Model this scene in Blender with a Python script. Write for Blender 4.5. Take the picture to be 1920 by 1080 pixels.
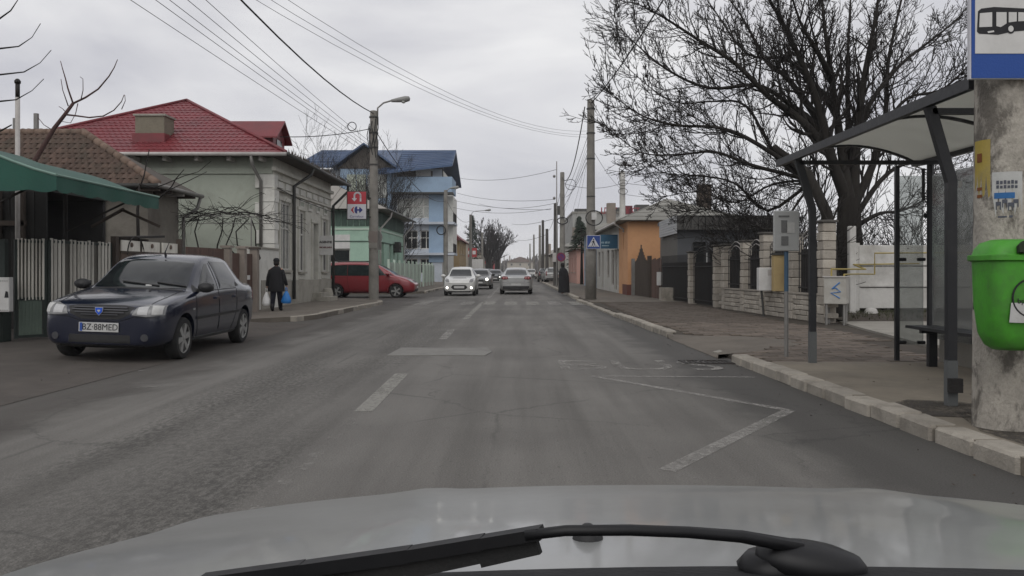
import bpy, bmesh, math, random
import numpy as np
from mathutils import Vector, Matrix, noise as mnoise
from mathutils.bvhtree import BVHTree
R = math.radians
PI = math.pi
for _o in list(bpy.data.objects):
    bpy.data.objects.remove(_o)
scene = bpy.context.scene
COL = scene.collection
rng = random.Random(7)

# ------------------------------------------------------------------ camera
F, U0, V0, CAMH = 1500.0, 972.0, 508.0, 1.28        # focal length in px, vanishing point, eye height
cam_d = bpy.data.cameras.new('camera')
cam = bpy.data.objects.new('camera', cam_d)
COL.objects.link(cam)
cam.location = (0, 0, CAMH)
cam.rotation_euler = (R(90), 0, 0)
cam_d.sensor_width = 36
cam_d.lens = 36 * F / 1920
cam_d.shift_x = -(U0 - 960) / 1920
cam_d.shift_y = (V0 - 540) / 1920
cam_d.clip_start = 0.05
cam_d.clip_end = 5000
scene.camera = cam

# ------------------------------------------------------------------ overcast sky, soft sun
SUN_EL, SUN_AZ = R(42), R(192)
w = bpy.data.worlds.new('World')
scene.world = w
w.use_nodes = True
nt = w.node_tree
for n in list(nt.nodes):
    nt.nodes.remove(n)
def wn(t, **k):
    n = nt.nodes.new(t)
    for a, b in k.items():
        setattr(n, a, b)
    return n
out = wn('ShaderNodeOutputWorld')
bg = wn('ShaderNodeBackground')
sky = wn('ShaderNodeTexSky', sky_type='NISHITA')
sky.sun_disc = False
sky.sun_elevation = SUN_EL
sky.sun_rotation = SUN_AZ
sc_ = wn('ShaderNodeVectorMath', operation='SCALE')
sc_.inputs['Scale'].default_value = 0.07
nt.links.new(sky.outputs[0], sc_.inputs[0])
tc = wn('ShaderNodeTexCoord')
mp = wn('ShaderNodeMapping')
mp.inputs['Scale'].default_value = (1.0, 1.0, 2.6)
nt.links.new(tc.outputs['Generated'], mp.inputs[0])
nz = wn('ShaderNodeTexNoise')
nz.inputs['Scale'].default_value = 2.6
nz.inputs['Detail'].default_value = 5
nz.inputs['Roughness'].default_value = 0.5
nz.inputs['Distortion'].default_value = 0.4
nt.links.new(mp.outputs[0], nz.inputs['Vector'])
cr = wn('ShaderNodeValToRGB')
cr.color_ramp.elements[0].position = 0.36
cr.color_ramp.elements[0].color = (0.595, 0.595, 0.64, 1)
cr.color_ramp.elements[1].position = 0.64
cr.color_ramp.elements[1].color = (0.90, 0.895, 0.90, 1)
nt.links.new(nz.outputs[0], cr.inputs[0])
mx = wn('ShaderNodeMixRGB')
mx.inputs[0].default_value = 0.94
nt.links.new(sc_.outputs[0], mx.inputs[1])
nt.links.new(cr.outputs[0], mx.inputs[2])
nt.links.new(mx.outputs[0], bg.inputs[0])
bg.inputs[1].default_value = 1.0
nt.links.new(bg.outputs[0], out.inputs[0])
sd = bpy.data.lights.new('sun', 'SUN')
sd.energy = 1.2
sd.angle = R(60)
sd.color = (1, 0.975, 0.94)
so = bpy.data.objects.new('sun', sd)
COL.objects.link(so)
so.location = (0, 0, 40)
so.rotation_euler = (PI / 2 - SUN_EL, 0, PI - SUN_AZ + 0)
vs = scene.view_settings
scene.display_settings.display_device = 'sRGB'
vs.view_transform = 'Standard'
vs.look = 'None'
vs.gamma = 1
vs.use_curve_mapping = False
vs.exposure = 0.0
scene.cycles.use_denoising = True
scene.cycles.max_bounces = 6
scene.cycles.transparent_max_bounces = 12

# ------------------------------------------------------------------ helpers
def gp(u, v, z=0.0):
    """ground point seen at photo pixel (u, v), on a surface at height z"""
    y = F * (CAMH - z) / (v - V0)
    return Vector(((u - U0) / F * y, y, z))

def at(u, v, y):
    """point seen at photo pixel (u, v) whose distance ahead is y"""
    return Vector(((u - U0) / F * y, y, CAMH - (v - V0) / F * y))

WL = {}
def wl(o):
    return WL.get(o.name, Vector((0, 0, 0))) if o else Vector((0, 0, 0))

def tag(o, label=None, cat=None, group=None, kind=None):
    if label: o['label'] = label
    if cat: o['category'] = cat
    if group: o['group'] = group
    if kind: o['kind'] = kind
    return o

def thing(name, label, cat, loc=(0, 0, 0), rz=0, group=None):
    o = bpy.data.objects.new(name, None)
    COL.objects.link(o)
    o.empty_display_size = 0.2
    o.location = loc
    o.rotation_euler = (0, 0, rz)
    WL[o.name] = Vector(loc)
    return tag(o, label, cat, group)

def link(name, me, parent=None, loc=None, rot=None, scale=None):
    """loc is a world position when the parents carry no rotation"""
    o = bpy.data.objects.new(name, me)
    COL.objects.link(o)
    if parent:
        o.parent = parent
    if loc is not None:
        o.location = Vector(loc) - wl(parent)
    if rot: o.rotation_euler = rot
    if scale: o.scale = scale
    WL[o.name] = wl(parent) + o.location
    return o

def copy_tree(src, parent=None):
    c = src.copy()
    COL.objects.link(c)
    c.parent = parent
    WL[c.name] = WL.get(src.name, Vector((0, 0, 0)))
    for ch in src.children:
        copy_tree(ch, c)
    return c

class MB:
    def __init__(s):
        s.v, s.f = [], []
    def add(s, vs_, fs_):
        b = len(s.v)
        s.v.extend([tuple(p) for p in vs_])
        s.f.extend([tuple(i + b for i in f) for f in fs_])
        return s
    def quad(s, a, b, c, d):
        return s.add([a, b, c, d], [(0, 1, 2, 3)])
    def box(s, c, d, rz=0, rx=0, ry=0, bev=0.0):
        x, y, z = d[0] / 2, d[1] / 2, d[2] / 2
        if bev:
            b = min(bev, x * .9, y * .9, z * .9)
            vs_ = []
            for sz in (-1, 1):
                for sy in (-1, 1):
                    for sx in (-1, 1):
                        vs_ += [(sx * x, sy * (y - b), sz * (z - b)), (sx * (x - b), sy * y, sz * (z - b)), (sx * (x - b), sy * (y - b), sz * z)]
            bm = bmesh.new()
            for p in vs_: bm.verts.new(p)
            r = bmesh.ops.convex_hull(bm, input=bm.verts)
            bmesh.ops.dissolve_limit(bm, angle_limit=0.02, verts=bm.verts, edges=bm.edges)
            bm.verts.index_update()
            pts = [p.co.copy() for p in bm.verts]
            fs_ = [tuple(q.index for q in f.verts) for f in bm.faces]
            bm.free()
        else:
            pts = [Vector((sx * x, sy * y, sz * z)) for sz in (-1, 1) for sy in (-1, 1) for sx in (-1, 1)]
            fs_ = [(0, 2, 3, 1), (4, 5, 7, 6), (0, 1, 5, 4), (2, 6, 7, 3), (0, 4, 6, 2), (1, 3, 7, 5)]
        M = Matrix.Translation(c) @ Matrix.Rotation(rz, 4, 'Z') @ Matrix.Rotation(ry, 4, 'Y') @ Matrix.Rotation(rx, 4, 'X')
        return s.add([M @ p for p in pts], fs_)
    def bb(s, x0, x1, y0, y1, z0, z1):
        return s.box(((x0 + x1) / 2, (y0 + y1) / 2, (z0 + z1) / 2), (x1 - x0, y1 - y0, z1 - z0))
    def beam(s, a, b, wd, ht, up=(0, 0, 1)):
        """rectangular bar from a to b"""
        a, b = Vector(a), Vector(b)
        d = (b - a)
        L = d.length
        if L < 1e-6: return s
        d.normalize()
        sd_ = d.cross(Vector(up))
        if sd_.length < 1e-4: sd_ = d.cross(Vector((1, 0, 0)))
        sd_.normalize()
        u_ = sd_.cross(d)
        pts = []
        for p in (a, b):
            for i, j in ((-1, -1), (1, -1), (1, 1), (-1, 1)):
                pts.append(p + sd_ * (i * wd / 2) + u_ * (j * ht / 2))
        return s.add(pts, [(3, 2, 1, 0), (4, 5, 6, 7), (0, 1, 5, 4), (1, 2, 6, 5), (2, 3, 7, 6), (3, 0, 4, 7)])
    def tube(s, path, r, n=6, cap=True):
        P = [Vector(p) for p in path]
        m = len(P)
        rs = list(r) + [r[-1]] * m if isinstance(r, (list, tuple)) else [r] * m
        b = len(s.v)
        prev = None
        for i in range(m):
            t = (P[min(i + 1, m - 1)] - P[max(i - 1, 0)])
            if t.length < 1e-9: t = Vector((0, 0, 1))
            t.normalize()
            if prev is None:
                a = t.cross(Vector((0, 0, 1)))
                if a.length < 1e-3: a = t.cross(Vector((1, 0, 0)))
            else:
                a = prev - t * prev.dot(t)
                if a.length < 1e-6: a = t.cross(Vector((0, 0, 1)))
            a.normalize()
            prev = a
            c_ = t.cross(a)
            for k in range(n):
                an = 2 * PI * k / n
                s.v.append(tuple(P[i] + (a * math.cos(an) + c_ * math.sin(an)) * rs[i]))
        for i in range(m - 1):
            for k in range(n):
                s.f.append((b + i * n + k, b + i * n + (k + 1) % n, b + (i + 1) * n + (k + 1) % n, b + (i + 1) * n + k))
        if cap:
            s.f.append(tuple(b + k for k in reversed(range(n))))
            s.f.append(tuple(b + (m - 1) * n + k for k in range(n)))
        return s
    def lathe(s, prof, n=16, M=None, cap=True):
        """prof: (radius, height) pairs round local z, M places it"""
        b = len(s.v)
        M = M or Matrix.Identity(4)
        for r, z in prof:
            for k in range(n):
                an = 2 * PI * k / n
                s.v.append(tuple(M @ Vector((r * math.cos(an), r * math.sin(an), z))))
        for i in range(len(prof) - 1):
            for k in range(n):
                s.f.append((b + i * n + k, b + i * n + (k + 1) % n, b + (i + 1) * n + (k + 1) % n, b + (i + 1) * n + k))
        if cap and prof[0][0] > 1e-5: s.f.append(tuple(b + k for k in reversed(range(n))))
        if cap and prof[-1][0] > 1e-5: s.f.append(tuple(b + (len(prof) - 1) * n + k for k in range(n)))
        return s
    def prism(s, pts, M, depth):
        """2-D outline in local x,y pushed along local z by depth, placed by M"""
        n = len(pts)
        a = sum(pts[i][0] * pts[(i + 1) % n][1] - pts[(i + 1) % n][0] * pts[i][1] for i in range(n))
        if a < 0: pts = pts[::-1]
        vs_ = [M @ Vector((p[0], p[1], 0)) for p in pts] + [M @ Vector((p[0], p[1], depth)) for p in pts]
        fs_ = [tuple(reversed(range(n))), tuple(range(n, 2 * n))]
        fs_ += [(i, (i + 1) % n, n + (i + 1) % n, n + i) for i in range(n)]
        return s.add(vs_, fs_)
    def mesh(s, name, mat, smooth=False, origin=None, angle=None):
        me = bpy.data.meshes.new(name)
        if origin is not None:
            o = Vector(origin)
            vs_ = [tuple(Vector(p) - o) for p in s.v]
        else:
            vs_ = s.v
        me.from_pydata(vs_, [], s.f)
        if mat: me.materials.append(mat)
        if smooth:
            me.polygons.foreach_set('use_smooth', [True] * len(me.polygons))
            if angle: me.set_sharp_from_angle(angle=R(angle))
        me.update()
        return me
    def build(s, name, mat, parent=None, smooth=False, local=False, angle=None, label=None, cat=None, group=None, kind=None):
        """vertices are world positions unless local; the object sits at its parent's origin"""
        org = None
        if parent and not local: org = wl(parent)
        me = s.mesh(name, mat, smooth, org, angle)
        o = bpy.data.objects.new(name, me)
        COL.objects.link(o)
        if parent: o.parent = parent
        WL[o.name] = wl(parent)
        return tag(o, label, cat, group, kind)

def frame(origin, xaxis, yaxis):
    x = Vector(xaxis).normalized()
    z = x.cross(Vector(yaxis)).normalized()
    y = z.cross(x)
    M = Matrix((x, y, z)).transposed().to_4x4()
    M.translation = Vector(origin)
    return M
def wallframe(origin, right, up=(0, 0, 1)):
    """local x = right, local y = up, local z = towards the viewer of that wall"""
    return frame(origin, right, up)

def text_obj(txt, size, mat, parent, M, name='lettering', depth=0.004, sx=1.0, align='CENTER', local=False, bold=0.0):
    cu = bpy.data.curves.new('t', 'FONT')
    cu.body = txt
    cu.size = size
    cu.extrude = depth / 2
    cu.offset = bold
    cu.align_x = align
    cu.align_y = 'CENTER'
    cu.resolution_u = 3
    to = bpy.data.objects.new('t', cu)
    COL.objects.link(to)
    dg = bpy.context.evaluated_depsgraph_get()
    me = bpy.data.meshes.new_from_object(to.evaluated_get(dg))
    bpy.data.objects.remove(to)
    bpy.data.curves.remove(cu)
    me.transform(M @ Matrix.Diagonal((sx, 1, 1, 1)))
    if parent and not local: me.transform(Matrix.Translation(-wl(parent)))
    me.materials.clear()
    me.materials.append(mat)
    me.name = name
    o = bpy.data.objects.new(name, me)
    COL.objects.link(o)
    if parent: o.parent = parent
    WL[o.name] = wl(parent)
    return o

# ------------------------------------------------------------------ materials
def N(t, ty, **k):
    n = t.nodes.new(ty)
    for a, b in k.items():
        if a.startswith('i_'):
            n.inputs[a[2:].replace('_', ' ')].default_value = b
        else:
            setattr(n, a, b)
    return n
def rgb(c): return (c[0], c[1], c[2], 1)
def newmat(name):
    m = bpy.data.materials.new(name)
    m.use_nodes = True
    t = m.node_tree
    b = t.nodes['Principled BSDF']
    return m, t, b
def mathn(t, op, a, b=None, clamp=False):
    n = N(t, 'ShaderNodeMath', operation=op, use_clamp=clamp)
    for i, x in enumerate((a, b)):
        if x is None: continue
        if isinstance(x, (int, float)): n.inputs[i].default_value = x
        else: t.links.new(x, n.inputs[i])
    return n.outputs[0]
def noisen(t, vec, scale, detail=4, rough=0.55, dist=0.0):
    n = N(t, 'ShaderNodeTexNoise')
    n.inputs['Scale'].default_value = scale
    n.inputs['Detail'].default_value = detail
    n.inputs['Roughness'].default_value = rough
    n.inputs['Distortion'].default_value = dist
    if vec is not None: t.links.new(vec, n.inputs['Vector'])
    return n.outputs[0]
def rampn(t, fac, p0, p1, c0=(0, 0, 0), c1=(1, 1, 1)):
    n = N(t, 'ShaderNodeValToRGB')
    n.color_ramp.elements[0].position = p0
    n.color_ramp.elements[1].position = p1
    n.color_ramp.elements[0].color = rgb(c0)
    n.color_ramp.elements[1].color = rgb(c1)
    t.links.new(fac, n.inputs[0])
    return n.outputs[0]
def mixn(t, fac, a, b, mode='MIX'):
    n = N(t, 'ShaderNodeMixRGB', blend_type=mode)
    for i, x in enumerate((fac, a, b)):
        if isinstance(x, (int, float)): n.inputs[i].default_value = x
        elif isinstance(x, tuple): n.inputs[i].default_value = rgb(x)
        else: t.links.new(x, n.inputs[i])
    return n.outputs[0]
def mapn(t, vec, scale=(1, 1, 1), rot=(0, 0, 0)):
    n = N(t, 'ShaderNodeMapping')
    n.inputs['Scale'].default_value = scale
    n.inputs['Rotation'].default_value = rot
    t.links.new(vec, n.inputs[0])
    return n.outputs[0]

MATS = {}
def mk(name, col, rough=0.8, var=0.18, scale=3.0, grime=None, gamt=0.4, gscale=1.2, bump=0.15, bscale=60, spec=0.35, metal=0.0, rnd=0.0, coat=0.0, stretch=(1, 1, 1), gp=(0.46, 0.7)):
    """painted / plaster / stone / metal surface: two scales of mottling, grime patches with a shape of their own, fine relief"""
    if name in MATS: return MATS[name]
    m, t, b = newmat(name)
    geo = N(t, 'ShaderNodeNewGeometry')
    pos = mapn(t, geo.outputs['Position'], stretch)
    n1 = noisen(t, pos, scale, 5, 0.6)
    n2 = noisen(t, pos, scale * 9, 3, 0.6)
    s_ = mathn(t, 'ADD', mathn(t, 'MULTIPLY', n1, 0.65), mathn(t, 'MULTIPLY', n2, 0.35))
    k = mathn(t, 'ADD', mathn(t, 'MULTIPLY', mathn(t, 'SUBTRACT', s_, 0.5), var * 4), 1.0)
    if rnd:
        oi = N(t, 'ShaderNodeObjectInfo')
        k = mathn(t, 'MULTIPLY', k, mathn(t, 'ADD', mathn(t, 'MULTIPLY', mathn(t, 'SUBTRACT', oi.outputs['Random'], 0.5), rnd * 2), 1.0))
    vm = N(t, 'ShaderNodeVectorMath', operation='SCALE')
    vm.inputs[0].default_value = col
    t.links.new(k, vm.inputs['Scale'])
    c = vm.outputs[0]
    if grime:
        g = rampn(t, noisen(t, pos, gscale, 7, 0.68, 0.3), *gp)
        c = mixn(t, mathn(t, 'MULTIPLY', g, gamt), c, grime)
    t.links.new(c, b.inputs['Base Color'])
    r_ = mathn(t, 'ADD', mathn(t, 'MULTIPLY', mathn(t, 'SUBTRACT', n2, 0.5), 0.25), rough, True)
    t.links.new(r_, b.inputs['Roughness'])
    b.inputs['Metallic'].default_value = metal
    b.inputs['Specular IOR Level'].default_value = spec
    if coat:
        b.inputs['Coat Weight'].default_value = coat
        b.inputs['Coat Roughness'].default_value = 0.06
    if bump:
        bp = N(t, 'ShaderNodeBump')
        bp.inputs['Strength'].default_value = bump
        bp.inputs['Distance'].default_value = 0.02
        t.links.new(noisen(t, pos, bscale, 4, 0.6), bp.inputs['Height'])
        t.links.new(bp.outputs[0], b.inputs['Normal'])
    MATS[name] = m
    return m
def carpaint(name, col, metal=0.35, rough=0.32, dust=0.25, dcol=(0.16, 0.15, 0.135), coat=.7):
    m, t, b = newmat(name)
    geo = N(t, 'ShaderNodeNewGeometry')
    n1 = noisen(t, geo.outputs['Position'], 4, 6, 0.65)
    g = rampn(t, n1, 0.4, 0.75)
    tc_ = N(t, 'ShaderNodeTexCoord')
    sep = N(t, 'ShaderNodeSeparateXYZ')
    t.links.new(tc_.outputs['Object'], sep.inputs[0])
    low = N(t, 'ShaderNodeMapRange')
    low.inputs[1].default_value = 0.75; low.inputs[2].default_value = 0.2
    t.links.new(sep.outputs[2], low.inputs[0])
    f = mathn(t, 'MULTIPLY', mathn(t, 'ADD', mathn(t, 'MULTIPLY', low.outputs[0], 0.8), mathn(t, 'MULTIPLY', g, 0.5)), dust, True)
    t.links.new(mixn(t, f, col, dcol), b.inputs['Base Color'])
    b.inputs['Metallic'].default_value = metal
    t.links.new(mathn(t, 'ADD', mathn(t, 'MULTIPLY', f, 0.8), rough, True), b.inputs['Roughness'])
    b.inputs['Coat Weight'].default_value = coat
    b.inputs['Coat Roughness'].default_value = 0.08
    return m
def glossy(name, col, rough=0.08, spec=0.5, metal=0.0):
    m, t, b = newmat(name)
    geo = N(t, 'ShaderNodeNewGeometry')
    n1 = noisen(t, geo.outputs['Position'], 7, 5, 0.6)
    c = mixn(t, rampn(t, n1, 0.4, 0.8), tuple(col), tuple(min(1, x * 1.5 + 0.01) for x in col))
    t.links.new(c, b.inputs['Base Color'])
    t.links.new(mathn(t, 'ADD', mathn(t, 'MULTIPLY', n1, 0.1), rough, True), b.inputs['Roughness'])
    b.inputs['Specular IOR Level'].default_value = spec
    b.inputs['Metallic'].default_value = metal
    return m
def wornpaint(name, col, keep0, keep1, scale=6.0, alpha=0.9):
    """road paint worn away in patches: what is gone is see-through"""
    m, t, b = newmat(name)
    geo = N(t, 'ShaderNodeNewGeometry')
    a = noisen(t, geo.outputs['Position'], scale, 6, 0.7)
    c = noisen(t, geo.outputs['Position'], scale * 8, 4, 0.7)
    f = mathn(t, 'ADD', mathn(t, 'MULTIPLY', a, 0.6), mathn(t, 'MULTIPLY', c, 0.4))
    al = mathn(t, 'MULTIPLY', rampn(t, f, keep0, keep1), alpha)
    t.links.new(al, b.inputs['Alpha'])
    t.links.new(mixn(t, c, tuple(x * 0.7 for x in col), tuple(col)), b.inputs['Base Color'])
    b.inputs['Roughness'].default_value = 0.8
    return m
def lamp(name, col, strength):
    m, t, b = newmat(name)
    b.inputs['Base Color'].default_value = rgb(col)
    b.inputs['Emission Color'].default_value = rgb(col)
    b.inputs['Emission Strength'].default_value = strength
    return m
# ================================================================== THE GROUND
def asphalt_mat():
    m, t, b = newmat('asphalt')
    geo = N(t, 'ShaderNodeNewGeometry')
    pos = geo.outputs['Position']
    sep = N(t, 'ShaderNodeSeparateXYZ')
    t.links.new(pos, sep.inputs[0])
    X, Y = sep.outputs[0], sep.outputs[1]
    wob = mathn(t, 'MULTIPLY', mathn(t, 'SUBTRACT', noisen(t, pos, 0.9, 4, 0.6), 0.5), 1.3)
    Xw = mathn(t, 'ADD', X, wob)
    big = noisen(t, pos, 0.35, 5, 0.6)
    streak = noisen(t, mapn(t, pos, (2.2, 0.10, 1)), 1.0, 5, 0.6)
    flake = noisen(t, mapn(t, pos, (1, 0.5, 1)), 25, 4, 0.75)
    fine = noisen(t, pos, 95, 2, 0.7)
    base = mixn(t, rampn(t, big, 0.3, 0.7), (0.108, 0.102, 0.094), (0.172, 0.164, 0.150))
    base = mixn(t, mathn(t, 'MULTIPLY', rampn(t, streak, 0.42, 0.62), 0.6), base, (0.082, 0.077, 0.070))
    # ravelled strip with loose dark aggregate in the oncoming lane
    lane = mathn(t, 'MULTIPLY', rampn(t, mathn(t, 'MULTIPLY', mathn(t, 'ADD', X, 6), 0.1), 0.24, 0.30), rampn(t, mathn(t, 'MULTIPLY', mathn(t, 'ADD', X, 6), 0.1), 0.44, 0.455, (1, 1, 1), (0, 0, 0)))
    rav = mathn(t, 'MULTIPLY', lane, rampn(t, noisen(t, mapn(t, pos, (0.8, 0.2, 1)), 0.9, 4, 0.6), 0.36, 0.55))
    rav = mathn(t, 'MULTIPLY', rav, rampn(t, flake, 0.42, 0.56))
    base = mixn(t, mathn(t, 'MULTIPLY', rav, 0.66), base, (0.040, 0.038, 0.034))
    spots = rampn(t, flake, 0.60, 0.70)
    base = mixn(t, mathn(t, 'MULTIPLY', spots, 0.6), base, (0.045, 0.042, 0.038))
    light = rampn(t, noisen(t, pos, 40, 2, 0.6), 0.62, 0.72)
    base = mixn(t, mathn(t, 'MULTIPLY', light, 0.3), base, (0.24, 0.23, 0.21))
    # smooth dark resurfaced strip along the right kerb, oily shoulder along the left edge
    r1 = rampn(t, mathn(t, 'MULTIPLY', Xw, 0.1), 0.185, 0.225)
    base = mixn(t, mathn(t, 'MULTIPLY', r1, 0.75), base, (0.052, 0.049, 0.046))
    l1 = rampn(t, mathn(t, 'MULTIPLY', mathn(t, 'ADD', Xw, 8), 0.1), 0.37, 0.415, (1, 1, 1), (0, 0, 0))
    base = mixn(t, mathn(t, 'MULTIPLY', l1, 0.8), base, (0.052, 0.046, 0.041))
    # tyre-polished track in our lane
    tr = mathn(t, 'MULTIPLY', rampn(t, noisen(t, mapn(t, pos, (0.75, 0.05, 1)), 1.3, 3, 0.5), 0.52, 0.7), 0.35)
    base = mixn(t, tr, base, (0.17, 0.162, 0.15))
    # cracks
    vo = N(t, 'ShaderNodeTexVoronoi', feature='DISTANCE_TO_EDGE')
    vo.inputs['Scale'].default_value = 0.55
    t.links.new(mixn(t, 0.25, pos, noisen(t, pos, 3, 4, 0.7)), vo.inputs['Vector'])
    crk = mathn(t, 'MULTIPLY', rampn(t, vo.outputs[0], 0.0, 0.009, (1, 1, 1), (0, 0, 0)), rampn(t, noisen(t, pos, 0.5, 3), 0.42, 0.52))
    base = mixn(t, mathn(t, 'MULTIPLY', crk, 0.42), base, (0.03, 0.03, 0.028))
    k = mathn(t, 'ADD', mathn(t, 'MULTIPLY', mathn(t, 'SUBTRACT', fine, 0.5), 1.7), 1.0)
    vm = N(t, 'ShaderNodeVectorMath', operation='SCALE')
    t.links.new(base, vm.inputs[0])
    t.links.new(k, vm.inputs['Scale'])
    t.links.new(vm.outputs[0], b.inputs['Base Color'])
    b.inputs['Roughness'].default_value = 0.82
    b.inputs['Specular IOR Level'].default_value = 0.3
    bp = N(t, 'ShaderNodeBump')
    bp.inputs['Strength'].default_value = 0.35
    bp.inputs['Distance'].default_value = 0.012
    t.links.new(mathn(t, 'ADD', noisen(t, pos, 70, 3, 0.7), mathn(t, 'MULTIPLY', flake, 0.8)), bp.inputs['Height'])
    t.links.new(bp.outputs[0], b.inputs['Normal'])
    return m
M_ASPH = asphalt_mat()
M_SOIL = mk('soil', (0.055, 0.045, 0.036), 0.95, 0.35, 2.0, (0.03, 0.032, 0.018), 0.6, 1.5, 0.6, 25)
M_CONC = mk('pavement_concrete', (0.195, 0.170, 0.134), 0.9, 0.16, 1.5, (0.075, 0.066, 0.055), 0.6, 0.9, 0.3, 50)
M_LCONC = mk('pale_concrete', (0.26, 0.245, 0.215), 0.9, 0.15, 1.2, (0.13, 0.12, 0.10), 0.5, 1.4, 0.25, 40)
M_KERB = mk('kerb_concrete', (0.30, 0.275, 0.235), 0.9, 0.22, 6, (0.115, 0.10, 0.082), 0.6, 3.2, 0.5, 45, rnd=0.12)
M_PAVE = mk('brown_paver', (0.124, 0.101, 0.082), 0.9, 0.25, 8, (0.055, 0.045, 0.037), 0.5, 1.3, 0.3, 60, rnd=0.26)
M_PAVE2 = mk('red_brown_pavement', (0.074, 0.064, 0.056), 0.9, 0.3, 3, (0.048, 0.042, 0.037), 0.85, 0.5, 0.4, 40)

def sheet(name, pts, z, mat, kind='structure', n=None):
    mb = MB()
    mb.add([(p[0], p[1], p[2] if len(p) > 2 else z) for p in pts], [tuple(range(len(pts)))])
    return mb.build(name, mat, kind=kind)

sheet('ground', [(-900, -60), (900, -60), (900, 1500), (-900, 1500)], -0.06, M_SOIL)
sheet('road', [(-9.4, -12), (3.6, -12), (3.6, 700), (-9.4, 700)], 0.0, M_ASPH)
# side street on the left between the grey house and the mint house
sheet('side_street', [(-60, 34.9), (-5.0, 34.9), (-5.0, 43.3), (-60, 43.3)], 0.004, M_ASPH)

# left shoulder where the saloon is parked: gentle slope up to the fences
mb = MB()
xs = [(-4.9, 0.004), (-5.6, 0.028), (-6.4, 0.055), (-8.3, 0.085), (-60, 0.10)]
ys = [-12, 3, 8, 12, 16, 19.2]
vv = [(x, y, z) for y in ys for x, z in xs]
ff = [(j * 5 + i + 1, j * 5 + i, (j + 1) * 5 + i, (j + 1) * 5 + i + 1) for j in range(len(ys) - 1) for i in range(4)]
mb.add(vv, ff)
mb.build('shoulder_pavement', M_PAVE2, kind='structure')

def slab(name, pts, z1, mat, z0=-0.02):
    mb = MB()
    mb.prism([(p[0], p[1]) for p in pts], Matrix.Translation((0, 0, z0)), z1 - z0)
    return mb.build(name, mat, kind='structure')
M_SIDE = mk('sidewalk_asphalt', (0.135, 0.118, 0.098), 0.92, 0.22, 2.5, (0.06, 0.052, 0.045), 0.6, 0.8, 0.4, 50)
slab('pavement_left', [(-60, 19.2), (-6.6, 19.2), (-5.5, 20.6), (-5.34, 21.2), (-5.2, 30.6), (-5.6, 32.6), (-7.0, 34.0), (-60, 34.0)], 0.12, M_SIDE)
slab('pavement_left_far', [(-60, 44.2), (-6.4, 44.2), (-5.5, 45.2), (-5.3, 47), (-5.3, 600), (-60, 600)], 0.12, M_SIDE)
# right pavement: bus stop platform, paved walk, driveway dip between them
KX = lambda y: 3.02 if y < 9 else (3.02 - (y - 9) * 0.021 if y < 30 else 2.58)
slab('bus_stop_platform', [(KX(0) + 0.16, -12), (60, -12), (60, 10.25), (3.14, 10.25)], 0.115, M_CONC)
mb = MB()
ysr = [10.25, 11.4, 12.3, 13.6, 14.6, 15.6, 17, 20, 24, 27, 30.2]
zk = [0.09, 0.07, 0.02, 0.012, 0.03, 0.09, 0.09, 0.09, 0.09, 0.09, 0.08]
vv, ff = [], []
for y, z in zip(ysr, zk):
    vv += [(KX(y) + 0.11, y, -.02), (KX(y) + 0.12, y, z), (KX(y) + 1.1, y, 0.092), (60, y, 0.092)]
for j in range(len(ysr) - 1):
    for i in range(3):
        ff.append((j * 4 + i, j * 4 + i + 1, j * 4 + 4 + i + 1, j * 4 + 4 + i))
mb.add(vv, ff)
RIGHT_PAVE = mb.build('pavement_right', M_SOIL, kind='structure')
slab('pavement_right_far', [(2.75, 30.2), (60, 30.2), (60, 600), (2.75, 600)], 0.11, M_SIDE)

# pavers of the right walk: nearest ones as single objects, the rest as one mass
pav = MB(); pav.box((0, 0, 0), (0.292, 0.192, 0.03), bev=0.006)
pav_me = pav.mesh('paver', M_PAVE)
cells = []
row = 0
y = 10.38
def right_z(x, y):
    k = np.interp(y, ysr, zk)
    e = KX(y)
    return float(np.interp(x, [e + 0.12, e + 1.1, 60], [k, 0.092, 0.092]))
while y < 29.8:
    x = 3.16 + (0.15 if row % 2 else 0.0)
    xmax = 6.05 if y > 17.5 else (6.3 if y > 13.5 else 5.6)
    while x < xmax:
        if x - 0.15 > KX(y) + 0.16 and not (11.6 < y < 15.3 and x < 3.0 + 1.7 * math.sin(PI * (y - 11.6) / 3.7)):
            cells.append((x, y))
        x += 0.3
    y += 0.2
    row += 1
rest = MB()
cells.sort(key=lambda c: c[1])
for i, (x, y) in enumerate(cells):
    z = right_z(x, y) + 0.004 + rng.uniform(-0.006, 0.004)
    sl = (right_z(x + .1, y) - right_z(x - .1, y)) / .2
    sy = (right_z(x, y + .1) - right_z(x, y - .1)) / .2
    rt = (math.atan(sy) + rng.uniform(-.02, .02), -math.atan(sl) + rng.uniform(-.02, .02), rng.uniform(-.02, .02))
    if i < 300:
        link('paver', pav_me, RIGHT_PAVE, (x, y, z), rt)
    else:
        rest.box((x, y, z), (0.29, 0.19, 0.03), rt[2], rt[0], rt[1])
rest.build('pavers_beyond', M_PAVE, RIGHT_PAVE, kind='stuff')

mb = MB()
for j in range(15):
    y = 11.65 + 3.6 * j / 14
    for i in range(7):
        x = KX(y) - .06 + (1.86 * math.sin(PI * j / 14) + .04) * i / 6
        mb.v.append((x, y, right_z(x, y) + .008 if i else .006))
mb.f = [(j * 7 + i, j * 7 + i + 1, j * 7 + i + 8, j * 7 + i + 7) for j in range(14) for i in range(6)]
mb.build('driveway', M_SIDE, kind='structure')
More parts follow.
